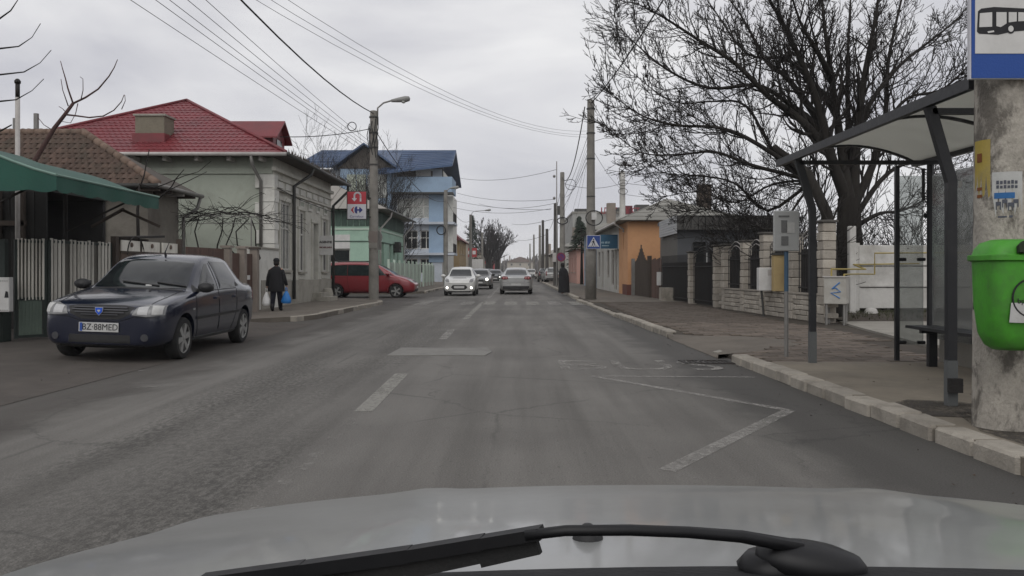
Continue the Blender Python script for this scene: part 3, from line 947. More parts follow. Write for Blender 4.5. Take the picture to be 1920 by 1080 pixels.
for i in range(5):
    a0, a1 = -tw / 2 + tw * i / 5, -tw / 2 + tw * (i + 1) / 5
    h0, h1 = 0.022 * math.sin(i / 5 * PI * 1.0) , 0.022 * math.sin((i + 1) / 5 * PI)
    b = len(tl.v)
    tl.v += [(a0, 0, h0 + .03), (a1, 0, h1 + .03), (a1, tlen, h1 + .012), (a0, tlen, h0 + .012), (a0, 0, 0.0), (a1, 0, 0.0)]
    tl.f += [(b, b + 1, b + 2, b + 3), (b + 4, b + 5, b + 1, b)]
tile_me = tl.mesh('roof_tile', M_TILE, smooth=False)
sl = Vector((0, ry - ey, rz_ - eze)); slen = sl.length; pit = math.atan2(sl.z, sl.y)
nrow = int(slen / 0.205)
trest = MB()
cnt = 0
for r_ in range(nrow + 1):
    s = r_ * slen / (nrow + .35)
    t = s / slen
    xr = ex + (rx - ex) * (t + .08)
    x = xr - tw / 2
    while x > -14.9:
        if cnt % 2 and r_ > 2 and x < -12.6 or cnt > 640:
            Mt = Matrix.Translation((x, ey - .05 + sl.y * t, eze - .01 + sl.z * t)) @ Matrix.Rotation(pit, 4, 'X')
            trest.add([Mt @ Vector(q) for q in tl.v], tl.f)
        else: link('roof_tile', tile_me, rbo, (x + rng.uniform(-.008, .008), ey - .05 + sl.y * t, eze + .02 + sl.z * t - .03), (pit + rng.uniform(-.03, .03), rng.uniform(-.02, .02), rng.uniform(-.02, .02)))
        x -= tw; cnt += 1
trest.build('roof_tiles_beyond', M_TILE, rbo, kind='stuff')
hipd = Vector((rx - ex, ry - ey, rz_ - eze))
rt_ = MB(); rt_.tube([(0, 0, 0), (0, .36, .015)], [.12, .10], 8); rt_me = rt_.mesh('ridge_tile', M_RTILE, smooth=True)
nh = 11
for k in range(nh):
    p = Vector((ex, ey, eze + .02)) + hipd * (k / nh)
    link('ridge_tile', rt_me, rbo, p, (math.asin(hipd.normalized().z), 0, math.atan2(-hipd.x, hipd.y) + rng.uniform(-.05, .05)))
for k in range(10):
    link('ridge_tile', rt_me, rbo, (rx - k * .33, ry, rz_ + .01), (0, 0, PI / 2))
MB().tube([(-18.5, ey - .06, eze - .03), (ex + .05, ey - .06, eze - .03)], .06, 8).build('gutter', M_DPIPE, lowh, smooth=True)
MB().tube([(ex + .06, ey - .06, eze - .03), (ex + .06, eyb, eze - .05)], .06, 8).build('gutter', M_PIPE, lowh, smooth=True)
pipe(lowh, [(ex + .05, eyb - .1, eze - .05), (ex - .05, eyb - .1, eze - .4), (hx1 + .1, eyb - .3, eze - .7), (hx1 + .1, eyb - .3, .2)], .05, M_PIPE)
pipe(lowh, [(-10.9, hy0 - .07, 3.3), (-10.9, hy0 - .07, .2)], .05, M_GUT)
for k in range(4):
    y = ey + .1 + k * .75
    MB().beam((hx1 - .1, y, eze - .10), (ex + .02, y, eze - .10), .09, .11).build('rafter_end', M_GUT if k == 2 else M_WOOD, lowh)

# pipe mast and vent posts behind the roof
m_ = thing('pipe_mast', 'tall white pipe mast with a dark top behind the green awning', 'mast', (-10.0, 16.0, .1))
p0 = at(33, 150, 16.0)
MB().tube([(p0.x, 16, .1), (p0.x, 16, p0.z - .35)], .045, 8).build('tube', M_GUT, m_, smooth=True)
MB().tube([(p0.x, 16, p0.z - .35), (p0.x, 16, p0.z - .05)], .042, 8).build('upper_tube', M_IRON, m_, smooth=True)
MB().lathe([(.0, 0), (.055, .0), (.06, .05), (.03, .09), (0, .1)], 10, Matrix.Translation((p0.x, 16, p0.z - .07))).build('cap', M_IRON, m_, smooth=True)
for u, v0 in ((29, 222), (68, 213)):
    p = at(u, v0, 24.5)
    o = MB().tube([(p.x, 24.5, .1), (p.x, 24.5, p.z)], .075, 8).build('vent_post', M_PIPE)
    tag(o, 'grey vent post above the old tile roof, ' + ('left one half hidden by the mast' if u == 29 else 'right one with a wire'), 'post')

# ---------------------------------------------------------------- green awning
M_GREEN = mk('green_tarpaulin', (0.005, 0.062, 0.042), 0.6, 0.2, 2.0, (0.010, 0.05, 0.042), 0.5, 1.3, 0.15, 20, spec=0.4)
M_GREENL = mk('pale_green_hem', (0.16, 0.25, 0.21), 0.6, 0.15, 3)
aw = thing('awning', 'green tarpaulin awning with a scalloped hem at the left edge', 'awning', (-8.0, 13.6, .1))
ax1, ay0, ay1, az1 = -6.9, 11.95, 15.35, 2.70
axl, azl = -11.5, 3.98
top = MB()
nn = 14
for i in range(nn + 1):
    x = ax1 + (axl - ax1) * i / nn
    z = az1 + (azl - az1) * (i / nn) ** 0.9 - 0.03 * math.sin(i * 1.3)
    top.v += [(x, ay0, z), (x, ay1, z - .02), (x, ay0, z - .012), (x, ay1, z - .032)]
for i in range(nn):
    a = i * 4
    top.f += [(a, a + 1, a + 5, a + 4), (a + 2, a + 6, a + 7, a + 3)]
top.build('canopy', M_GREEN, aw, smooth=True)
def scallop(pts_top, drop, pitch, mat, name):
    mb = MB()
    L = 0
    segs = []
    for i in range(len(pts_top) - 1):
        a, b = Vector(pts_top[i]), Vector(pts_top[i + 1])
        m = max(2, int((b - a).length / .03))
        for k in range(m):
            segs.append(a.lerp(b, k / m))
    segs.append(Vector(pts_top[-1]))
    acc = 0
    for i, p in enumerate(segs):
        if i: acc += (p - segs[i - 1]).length
        dz = drop(p) + 0.022 * abs(math.sin(PI * acc / pitch)) + .012 * math.sin(acc * 9)
        off = .018 * math.sin(acc * 6.5)
        mb.v += [tuple(p), (p.x + off * .6, p.y + off * .6, p.z - dz)]
    for i in range(len(segs) - 1):
        mb.f.append((i * 2, i * 2 + 1, i * 2 + 3, i * 2 + 2))
    return mb.build(name, mat, aw, smooth=True)
scallop([(ax1, ay0, az1), (ax1, ay1, az1 - .02)], lambda p: .21, .38, M_GREEN, 'street_valance')
sidept = [(ax1 + (axl - ax1) * i / nn, ay0, az1 + (azl - az1) * (i / nn) ** .9 - .03 * math.sin(i * 1.3)) for i in range(nn + 1)]
scallop(sidept, lambda p: p.z - 2.49, .42, M_GREEN, 'end_valance')
MB().tube([(ax1, ay0, az1 + .015), (ax1, ay1, az1 - .005)], .022, 6).build('hem', M_GREENL, aw)
MB().tube([tuple(Vector(p) + Vector((0, 0, .015))) for p in sidept], .022, 6).build('hem', M_GREENL, aw)
for (x, y) in ((-8.65, 12.2), (-8.55, 15.1), (-10.6, 12.2), (-10.6, 15.1)):
    z = az1 + (azl - az1) * ((x - ax1) / (axl - ax1)) ** .9
    MB().tube([(x, y, .08), (x, y, z - .05)], .035, 8).build('post', M_IRON, aw)
for y in (12.2, 15.1):
    MB().beam((-10.6, y, 3.0), (ax1 - .06, y, az1 - .07), .05, .05).build('rafter', M_IRON, aw)
    MB().beam((-8.6, y, 2.0), (ax1 - .35, y, az1 - .05), .03, .03).build('strut', M_IRON, aw)
# dim stall wall under the awning
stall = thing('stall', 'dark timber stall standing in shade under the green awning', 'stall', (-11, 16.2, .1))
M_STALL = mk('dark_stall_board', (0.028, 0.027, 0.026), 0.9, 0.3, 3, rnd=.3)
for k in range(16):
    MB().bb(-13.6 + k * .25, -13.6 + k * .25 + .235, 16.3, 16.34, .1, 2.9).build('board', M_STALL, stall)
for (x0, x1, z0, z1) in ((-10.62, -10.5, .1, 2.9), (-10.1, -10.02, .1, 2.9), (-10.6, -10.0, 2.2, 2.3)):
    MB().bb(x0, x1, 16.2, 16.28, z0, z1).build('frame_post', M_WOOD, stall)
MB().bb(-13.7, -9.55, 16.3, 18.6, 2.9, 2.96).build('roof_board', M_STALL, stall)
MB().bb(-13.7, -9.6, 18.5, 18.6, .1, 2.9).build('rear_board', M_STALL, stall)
# fallen laths poking out below the awning
for i, (a, b) in enumerate((((172, 425), (232, 392)), ((300, 425), (228, 393)))):
    o = MB().beam(at(*a, 15.6), at(*b, 15.3), .04, .05).build('lath', M_WOOD)
    tag(o, 'dark lath poking down below the awning corner, ' + ('left one' if i == 0 else 'right one crossing the grey wall'), 'lath')

# ---------------------------------------------------------------- fences on the left
M_CORR = mk('white_corrugated', (0.60, 0.58, 0.52), 0.6, 0.15, 4, (0.17, 0.14, 0.11), 0.5, 2.2, 0.1, 40, rnd=.12, stretch=(1, 1, .3))
M_CORRD = mk('grimy_corrugated', (0.115, 0.108, 0.092), 0.7, 0.2, 4, (0.05, 0.045, 0.04), 0.5, 2, 0.1, 40)
M_GRN = mk('green_gate_sheet', (0.13, 0.17, 0.14), 0.6, 0.2, 4, (0.05, 0.045, 0.035), 0.5, 2, 0.1, 40)
M_DGRN = mk('dark_green_steel', (0.025, 0.034, 0.030), 0.6, 0.2, 4)
def corr_gate(a, b, z0, zm, z1, label, nr, seed, rag=.03):
    rg = random.Random(seed)
    a, b = Vector((*a, 0)), Vector((*b, 0))
    d = (b - a); L = d.length; d.normalize()
    n_ = Vector((d.y, -d.x, 0)); rz = math.atan2(d.y, d.x)
    g = thing('sheet_gate', label, 'gate', (a.x, a.y, z0), group='corrugated gates beside the parked saloon')
    MB().box((a + b) / 2 + Vector((0, 0, (zm + z1) / 2)), (L - .06, .012, z1 - zm), rz).build('backing_sheet', M_CORRD, g)
    pitch = L / nr
    for k in range(nr):
        if rg.random() < .12: continue
        c = a + d * (pitch * (k + .5)) + n_ * .02
        wd = pitch * rg.uniform(.5, .85)
        zb, zt = zm - rg.uniform(0, rag), z1 + rg.uniform(0, rag)
        m = MB()
        for i in range(7):
            t = -1 + 2 * i / 6
            o_ = math.cos(t * PI / 2) * .028
            p = c + d * (t * wd / 2) + n_ * o_
            m.v += [(p.x, p.y, zb), (p.x, p.y, zt)]
        m.f = [(i * 2, i * 2 + 2, i * 2 + 3, i * 2 + 1) for i in range(6)]
        m.build('rib', M_CORR, g, smooth=True)
    MB().box((a + b) / 2 + Vector((0, 0, (z0 + zm) / 2)), (L - .08, .014, zm - z0 - .05), rz).build('kick_panel', M_GRN, g)
    for k in range(int(L / .055)):
        c = a + d * (.05 + k * .055) + n_ * .012
        MB().box(c + Vector((0, 0, (z0 + zm) / 2)), (.022, .012, zm - z0 - .12), rz).build('flute', M_GRN, g)
    for z in (z0 + .03, zm, z1 - .03):
        MB().box((a + b) / 2 + Vector((0, 0, z)) + n_ * .01, (L, .045, .045), rz).build('rail', M_DGRN, g)
    MB().box(a + n_ * .005 + Vector((0, 0, (z0 + z1) / 2)), (.05, .06, z1 - z0), rz).build('stile', M_DGRN, g)
    MB().box(b + n_ * .005 + Vector((0, 0, (z0 + z1) / 2)), (.05, .06, z1 - z0), rz).build('stile', M_DGRN, g)
    return g
corr_gate((-8.62, 13.72), (-8.32, 14.05), .12, .80, 1.82, 'narrow white corrugated gate leaf with green foot panel nearest the camera', 8, 3)
corr_gate((-8.28, 14.09), (-8.15, 15.95), .12, .72, 1.83, 'wide white corrugated gate leaf behind the blue saloon bonnet', 17, 5)
pst = MB().box((-8.10, 16.05, 1.0), (.11, .11, 1.95)).build('gate_post', M_WOOD); tag(pst, 'dark gate post at the far end of the white corrugated gates', 'post')
# dark post, base and notice cabinet at the frame's left edge
gb = thing('gate_pier', 'dark green gate pier with pale base at the left edge', 'pier', (-8.68, 13.45, .08))
MB().box((-8.75, 13.5, .33), (.2, .3, .5)).build('base', M_DGRN, gb)
MB().box((-8.72, 13.55, 1.2), (.10, .10, 1.24)).build('post', M_DGRN, gb)
cb = thing('notice_cabinet', 'pale grey metal cabinet with small black marks at the left edge', 'cabinet', (-8.6, 13.25, .6))
c0, c1 = at(-40, 520, 13.3), at(17, 585, 13.3)
MB().box(((c0.x + c1.x) / 2, 13.36, (c0.z + c1.z) / 2), (c1.x - c0.x, .12, c0.z - c1.z), bev=.01).build('cabinet_body', M_SIGNP, cb)
for k in range(10):
    MB().box((c1.x - .03 - k * .035, 13.294, c0.z - .06), (.014, .006, .01)).build('vent_slot', M_BLACK, cb)
    MB().box((c1.x - .03 - k * .035, 13.294, c1.z + .03), (.014, .006, .01)).build('vent_slot', M_BLACK, cb)
MB().prism([(-.035, -.05), (.035, -.05), (.02, .05), (-.015, .06)], wallframe((c1.x - .04, 13.297, (c0.z + c1.z) / 2 + .0), (1, 0, 0)), .004).build('mark', M_BLACK, cb)
MB().box((c1.x - .2, 13.42, .44), (.06, .06, .72)).build('stand', M_DGRN, cb)

# rusty sheet fence with arch ornament, then brown slat fence with beige posts
M_RUST = mk('rusty_sheet', (0.12, 0.09, 0.072), 0.85, 0.25, 3, (0.10, 0.055, 0.035), 0.6, 1.6, 0.2, 30)
M_BSLAT = mk('brown_slat', (0.105, 0.066, 0.054), 0.75, 0.2, 4, (0.06, 0.045, 0.038), 0.4, 2, 0.2, 40, rnd=.15)
M_BPOST = mk('beige_fence_post', (0.25, 0.215, 0.185), 0.9, 0.15, 3, (0.13, 0.11, 0.09), 0.5, 2, 0.3, 40)
rf = thing('sheet_fence', 'rusty sheet fence with iron arch and white upper panels behind the saloon', 'fence', (-8.0, 17.5, .1))
A, B = Vector((-8.08, 16.2, 0)), Vector((-7.95, 18.7, 0))
def alongf(t, z, o=0.0):
    p = A.lerp(B, t); return Vector((p.x + o, p.y, z))
for i in range(3):
    t0, t1 = i / 3 + .01, (i + 1) / 3 - .01
    c = alongf((t0 + t1) / 2, .9)
    MB().box(c, (.02, (B.y - A.y) / 3 - .03, 1.5)).build('sheet', M_RUST, rf)
for i in range(3):
    t0 = i / 3 + .17
    c = alongf(t0, 1.80)
    MB().box(c, (.03, (B.y - A.y) / 3 - .06, .22)).build('upper_panel', M_CORR, rf)
    MB().lathe([(0, 0), (.05, 0), (.05, .02), (0, .03)], 8, Matrix.Translation(c + Vector((.016, 0, .02))) @ Matrix.Rotation(PI / 2, 4, 'Y')).build('rosette', M_RUST, rf)
MB().tube([alongf(.10 + .13 * (1 - math.cos(PI * k / 10)) , 1.62 + .38 * math.sin(PI * k / 10), .03) for k in range(11)], .014, 6).build('arch', M_IRON, rf)
MB().beam(alongf(0, 1.66, .025), alongf(1, 1.66, .025), .03, .04).build('rail', M_WOOD, rf)
MB().box(alongf(1.02, 1.05), (.10, .12, 1.95)).build('post', M_WOOD, rf)
mat_ = MB().box((-8.6, 18.2, 2.05), (.5, 1.4, .05), rx=.06).build('tin_lid', M_IRON, None); tag(mat_, 'black tin sheet lying over the fence behind the saloon roof', 'sheet')
MB().box((-8.75, 18.2, 1.07), (.12, 1.2, 1.9)).build('backing_post', M_WOOD, rf)
bf = thing('slat_fence', 'brown slat fence with beige posts in front of the vine arbour', 'fence', (-7.8, 20.8, .1))
A, B = Vector((-7.95, 18.85, 0)), Vector((-7.5, 22.75, 0))
posts = [0.03, 0.58, 0.80, 1.0]
for i, t in enumerate(posts[1:]):
    c = A.lerp(B, t)
    MB().box((c.x, c.y, .98), (.2, .2, 1.8)).build('post', M_BPOST, bf)
    MB().box((c.x, c.y, 1.92), (.27, .27, .06)).build('post_cap', M_BPOST if i != 2 else M_WOOD, bf)
nsl = 44
for k in range(nsl):
    t = (k + .5) / nsl
    if any(abs(t - q) < .028 for q in posts): continue
    c = A.lerp(B, t)
    zt = 1.86 if t < .57 else 1.76
    MB().box((c.x - .03, c.y, (zt + .22) / 2), (.02, 3.9 / nsl - .012, zt - .22), rz=math.atan2(-.45, 3.9)).build('slat', M_BSLAT, bf)
for z in (.45, 1.6):
    MB().beam(A + Vector((-.06, 0, z)), B + Vector((-.06, 0, z)), .04, .06).build('rail', M_BSLAT, bf)
MB().box((-7.47, 22.15, 1.1), (.03, .16, .12)).build('house_number', M_SIGNP, bf)
# low pier with white lamp top and the white gate wall next to the villa
pr_ = thing('wall_pier', 'white plastered pier and wall between slat fence and grey villa', 'wall', (-7.6, 24, .1))
MB().bb(-7.98, -7.72, 22.95, 25.78, .1, 1.95).build('wall_body', M_QUOIN, pr_)
MB().bb(-8.05, -7.68, 22.93, 25.8, 1.95, 2.0).build('coping', M_PLINTH, pr_)
MB().bb(-7.72, -7.69, 24.0, 24.9, .12, 1.0).build('lower_panel', M_PLINTH, pr_)

# ---------------------------------------------------------------- vine on its arbour
vr = random.Random(31)
vine = thing('grapevine', 'bare grapevine trained over a thin wire arbour before the grey wall', 'vine', (-10, 23.6, .1))
mb = MB()
for u in (372, 410, 432, 455, 480):
    b0 = at(u, 478, 23.6)
    pts = [Vector((b0.x, 23.6, .1))]
    for k in range(1, 8):
        pts.append(Vector((b0.x + vr.uniform(-.09, .09) + (vr.uniform(-.25, .25) * k / 8), 23.6 + vr.uniform(-.12, .12), .1 + k * .39)))
    mb.tube(pts, [.032 - .002 * k for k in range(8)], 5)
mb.build('stems', M_TWIG, vine, smooth=True)
br = []
for k in range(46):
    u = vr.uniform(345, 498)
    p = at(u, 400 + vr.uniform(-4, 16), 23.6)
    p.y = vr.uniform(22.9, 24.4)
    p.z = 2.85 + .12 * math.sin((u - 345) / 155 * PI) + vr.uniform(-.08, .1)
    sgn = vr.choice((-1, 1))
    grow(br, p, Vector((sgn, vr.uniform(-.5, .5), vr.uniform(-.25, .3))), vr.uniform(.6, 1.3), .016, 0, 1, vr, up=-.04, wig=.3, kids=(4, 3), seg=.12, rmin=.005)
tree_mesh(br, 0, 3, M_TWIG, 'canes', vine)
mb = MB()
for z in (2.72, 2.85):
    mb.tube([(-9.8, 22.9 if z > 2.8 else 24.3, z), (-7.45, 22.9 if z > 2.8 else 24.3, z)], .012, 5)
for x in (-9.75, -7.75):
    mb.tube([(x, 23.2, .1), (x, 23.2, 2.85), (x, 24.3, 2.85)], .018, 5)
mb.build('arbour_frame', M_PIPE, vine)

# ---------------------------------------------------------------- small pruned tree behind the awning
st_ = thing('pruned_tree', 'small pruned bare tree with reddish shoots above the green awning', 'tree', (-10.3, 17.2, .1))
M_RTWIG = mk('reddish_bark', (0.072, 0.040, 0.036), 0.9, 0.25, 6)
Y_ = 17.4
tp = lambda u, v: at(u, v, Y_)
b0 = tp(66, 300)
MB().tube([(b0.x - .3, Y_, .1), (b0.x - .15, Y_, 2.0), b0, tp(102, 240), tp(120, 217), tp(137, 194)], [.09, .075, .055, .045, .04, .034], 8).build('trunk', M_RTWIG, st_, smooth=True)
mb = MB()
for path, r0 in (([(137, 194), (125, 165), (118, 145), (110, 125), (104, 110)], .02), ([(128, 199), (120, 170), (119, 150)], .014), ([(137, 194), (158, 182), (180, 165), (198, 140), (206, 122), (210, 106)], .024),
                 ([(152, 186), (158, 170), (160, 150), (157, 147)], .012), ([(124, 215), (146, 218), (172, 222), (200, 220), (222, 210), (238, 195), (245, 183)], .022), ([(228, 205), (237, 190), (238, 180)], .01),
                 ([(125, 212), (115, 203), (106, 198)], .01), ([(146, 194), (144, 214), (137, 232), (122, 230)], .01), ([(100, 245), (85, 235), (76, 222)], .012)):
    pts = [tp(*q) for q in path]
    for i, p in enumerate(pts): p.y += .12 * i * (1 if path[0][0] % 2 else -1) * .4
    mb.tube(pts, [max(.007, r0 * (1 - .7 * i / (len(pts) - 1))) for i in range(len(pts))], 6)
mb.build('crown', M_RTWIG, st_, smooth=True)
# tree just off the left edge whose arching shoots reach into view
lt = thing('arching_tree', 'bare tree beyond the left edge with long upcurved shoots', 'tree', (-11.6, 14.2, .1))
tp = lambda u, v: at(u, v, 14.2)
q0 = tp(-160, 120)
MB().tube([(q0.x, 14.2, .1), (q0.x + .05, 14.2, 2.2), q0, tp(-150, -40)], [.16, .13, .10, .05], 10).build('trunk', M_BARK, lt, smooth=True)
mb = MB()
for path in ([(-155, 60), (-70, 55), (-5, 38), (20, 20), (36, -4)], [(-158, 80), (-80, 92), (0, 91), (35, 87), (60, 70), (76, 44)], [(-160, 120), (-80, 138), (0, 140), (45, 135), (75, 118), (96, 94)],
             [(-160, 170), (-60, 192), (0, 190), (30, 187), (60, 170), (82, 148)], [(-158, 215), (-50, 260), (0, 246), (22, 234)]):
    pts = [tp(*q) for q in path]
    mb.tube(pts, [.030, .022, .016, .011, .006][:len(pts)], 6)
mb.build('crown', M_TWIG, lt, smooth=True)
mb = MB()
for path in ([(262, 345), (290, 352), (310, 345), (345, 330), (372, 322), (396, 302)], [(270, 385), (300, 368), (320, 355), (352, 340), (388, 322)], [(255, 372), (270, 330), (276, 300), (280, 280)], [(290, 380), (322, 350), (330, 335), (345, 318)]):
    pts = [at(u, v, 19.2) for u, v in path]
    mb.tube(pts, [max(.006, .02 - .003 * i) for i in range(len(pts))], 5)
b1 = at(258, 395, 19.2)
mb.tube([(b1.x, 19.2, .1), (b1.x + .03, 19.2, 1.4), b1, at(262, 345, 19.2)], [.05, .045, .035, .022], 6)
tag(mb.build('sapling', M_TWIG, None, smooth=True), 'thin bare sapling in front of the low tiled house corner', 'tree')

# ---------------------------------------------------------------- mint house
M_MINT = mk('mint_plaster', (0.34, 0.49, 0.395), 0.88, 0.06, 1.2, (0.15, 0.21, 0.17), 0.4, 0.8, 0.1, 40)
M_MINTL = mk('pale_mint_trim', (0.46, 0.55, 0.47), 0.88, 0.06, 1.2)
M_GROOF = mk('grey_sheet_roof', (0.25, 0.235, 0.21), 0.6, 0.12, 1.5, (0.15, 0.12, 0.10), 0.4, 0.8, 0.05, 30, spec=.4)
M_GBOARD = mk('dark_mint_board', (0.060, 0.095, 0.078), 0.85, 0.2, 3, rnd=.2)
mx1, my0, my1, mxl = -8.1, 45.6, 56.2, -22.0
mint = thing('mint_house', 'mint green house with grey sheet roof across the side street', 'house', (-14, 50, .12))
hw = [(10.4, 12.4, 1.1, 3.35)]
_, P, d, n = wall(mint, (mxl, my0), (mx1, my0), 0, 4.75, hw, M_MINT, 'wall')
window(mint, P, d, n, hw[0], None, M_PANE, 2, (0.3, .62), sill=M_MINTL, inset=.12)
MB().bb(mxl + 10.4, mxl + 12.4, my0 - .02, my0 + .02, 2.55, 3.35).build('roller_shutter', M_SIGNP, mint)
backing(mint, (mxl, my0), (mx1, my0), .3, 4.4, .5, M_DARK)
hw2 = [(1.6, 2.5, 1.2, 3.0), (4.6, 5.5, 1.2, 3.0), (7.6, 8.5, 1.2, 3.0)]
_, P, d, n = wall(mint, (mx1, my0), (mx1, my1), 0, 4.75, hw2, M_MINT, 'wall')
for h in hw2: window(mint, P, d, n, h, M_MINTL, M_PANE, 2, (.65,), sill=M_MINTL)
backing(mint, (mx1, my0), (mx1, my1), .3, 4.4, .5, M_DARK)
wall(mint, (mx1, my1), (mxl, my1), 0, 4.75, [], M_MINT, 'wall')
for z, h_ in ((3.62, .10), (2.95, .05)):
    t_ = MB(); t_.bb(mxl, mx1 + .04, my0 - .05, my0, z, z + h_); t_.bb(mx1, mx1 + .05, my0, my1, z, z + h_); t_.build('string_course', M_MINTL if z > 3 else M_GBOARD, mint)
for k in range(40):
    x = mxl + .2 + k * .345
    MB().bb(x, x + .3, my0 - .07, my0 - .052, 3.85, 4.7).build('frieze_board', M_GBOARD, mint)
for k in range(30):
    y = my0 + .05 + k * .35
    MB().bb(mx1 + .052, mx1 + .07, y, y + .3, 3.85, 4.7).build('frieze_board', M_GBOARD, mint)
e = .75
rfm = MB()
rfm.add([(mxl - e, my0 - e, 4.78), (mx1 + e, my0 - e, 4.78), (mx1 + e, my1 + e, 4.78), (mxl - e, my1 + e, 4.78), (mx1 - 4.8, (my0 + my1) / 2, 7.3), (mxl + 4.8, (my0 + my1) / 2, 7.3)],
        [(0, 1, 4, 5), (1, 2, 4), (2, 3, 5, 4), (3, 0, 5), (3, 2, 1, 0)])
rmo = rfm.build('roof', M_GROOF, mint)
for k in range(22):
    x = mxl - e + .4 + k * .68
    x1_ = min(max(x, mxl + 4.8), mx1 - 4.8)
    tt = 1.0
    if x > mx1 - 4.8: tt = (mx1 + e - x) / (4.8 + e)
    if x < mxl + 4.8: tt = (x - mxl + e) / (4.8 + e)
    yv = my0 - e + ((my0 + my1) / 2 - my0 + e) * tt
    MB().beam((x, my0 - e + .02, 4.80), (x, yv, 4.80 + 2.52 * tt), .03, .05).build('seam', M_GROOF, rmo)
MB().tube([(mx1 + e + .04, my0 - e, 4.74), (mx1 + e + .04, my1 + e, 4.74)], .06, 6).build('gutter', M_DPIPE, mint)
for y in (my0 + .6, my1 - .5):
    pipe(mint, [(mx1 + e, y + .2, 4.7), (mx1 + e - .05, y + .2, 4.4), (mx1 + .14, y - .1, 3.7), (mx1 + .14, y - .1, .2)], .055, M_GUT)
acu = thing('air_conditioner', 'small dark air conditioner box hung on the mint house front', 'air conditioner', (mx1 + .3, 52.2, 2.7))
MB().bb(mx1 + .1, mx1 + .42, 51.7, 52.5, 2.55, 3.15).build('case', M_DPIPE, acu)
MB().bb(mx1 + .02, mx1 + .45, 51.75, 52.45, 2.48, 2.54).build('bracket', M_IRON, acu)
MB().lathe([(0, 0), (.22, 0), (.22, .02), (0, .02)], 12, Matrix.Translation((mx1 + .42, 52.1, 2.85)) @ Matrix.Rotation(PI / 2, 4, 'Y')).build('fan_grille', M_IRON, acu)
# mint fence: concrete posts with pale panels
M_MFEN = mk('pale_mint_fence', (0.36, 0.42, 0.36), 0.85, 0.12, 2, (0.15, 0.16, 0.13), 0.5, 1.5, 0.15, 35, rnd=.08)
mf = thing('mint_fence', 'pale mint panel fence running along the street beside the mint house', 'fence', (-7.1, 52, .12))
yf = 43.9
k = 0
while yf < 66:
    MB().box((-7.12, yf, 1.0), (.12, .12, 1.85)).build('post', M_MINTL, mf)
    if not 57.5 < yf < 58.5:
        for q in range(6):
            MB().box((-7.14, yf + .24 + q * .305, 1.08), (.05, .25, 1.35)).build('slat', M_MFEN, mf)
        MB().box((-7.14, yf + 1.0, .26), (.08, 1.86, .30)).build('base_panel', M_PLINTH, mf)
        for z in (.5, 1.62):
            MB().box((-7.19, yf + 1.0, z), (.04, 1.86, .06)).build('rail', M_MFEN, mf)
    yf += 2.0; k += 1

# ---------------------------------------------------------------- blue block
M_BLUE = mk('sky_blue_plaster', (0.25, 0.34, 0.45), 0.85, 0.07, 0.8, (0.16, 0.22, 0.30), 0.4, 0.5, 0.08, 30)
M_BLUEP = mk('pale_blue_plaster', (0.42, 0.455, 0.50), 0.85, 0.08, 0.8, (0.25, 0.27, 0.30), 0.4, 0.5, 0.08, 30)
M_BROOF = mk('blue_metal_roof', (0.035, 0.07, 0.145), 0.5, 0.15, 0.8, (0.04, 0.065, 0.12), 0.4, 0.4, 0.05, 20, spec=.5, rnd=.1)
M_GLASSG = glossy('greenish_glazing', (0.30, 0.33, 0.27), 0.25, 0.4)
M_GLASSW = glossy('pale_glazing', (0.30, 0.31, 0.29), 0.25, 0.4)
blue = thing('blue_block', 'four-storey pale blue block with dark blue metal roof', 'building', (-15, 88, .12))
BY, BY1, BXL, BXR = 85.0, 100.0, -22.3, -8.1
hol = [(7.2 + i * 1.55, 8.5 + i * 1.55, z0, z1) for i in range(4) for z0, z1 in ((1.0, 2.6), (3.6, 5.6))] + [(0.6, 2.2, 9.0, 11.2), (2.8, 3.6, 9.0, 11.2)] + [(9.4, 13.6, 6.9, 9.0), (9.4, 13.2, 10.2, 11.9)]
_, P, d, n = wall(blue, (BXL, BY), (BXR, BY), 0, 12.1, hol, M_BLUEP, 'wall', thick=.35)
for h in hol:
    window(blue, P, d, n, h, M_FRAME, M_GLASSW if h[2] > 6 and h[0] > 5 else M_PANE, 3 if h[1] - h[0] > 2 else 2, (.6,), fw=.1, inset=.2)
backing(blue, (BXL, BY), (BXR, BY), .3, 12, .6, M_DARK)
hol2 = [(2.0, 4.0, 3.6, 5.6), (6, 8, 3.6, 5.6), (2, 4, 6.8, 8.8), (6, 8, 6.8, 8.8)]
_, P, d, n = wall(blue, (BXR, BY), (BXR, BY1), 0, 12.1, hol2, M_QUOIN, 'wall')
for h in hol2: window(blue, P, d, n, h, M_FRAME, M_PANE, 2, (), fw=.1)
backing(blue, (BXR, BY), (BXR, BY1), .3, 12, .6, M_DARK)
wall(blue, (BXL, BY1), (BXL, BY), 0, 12.1, [], M_BLUEP, 'wall')
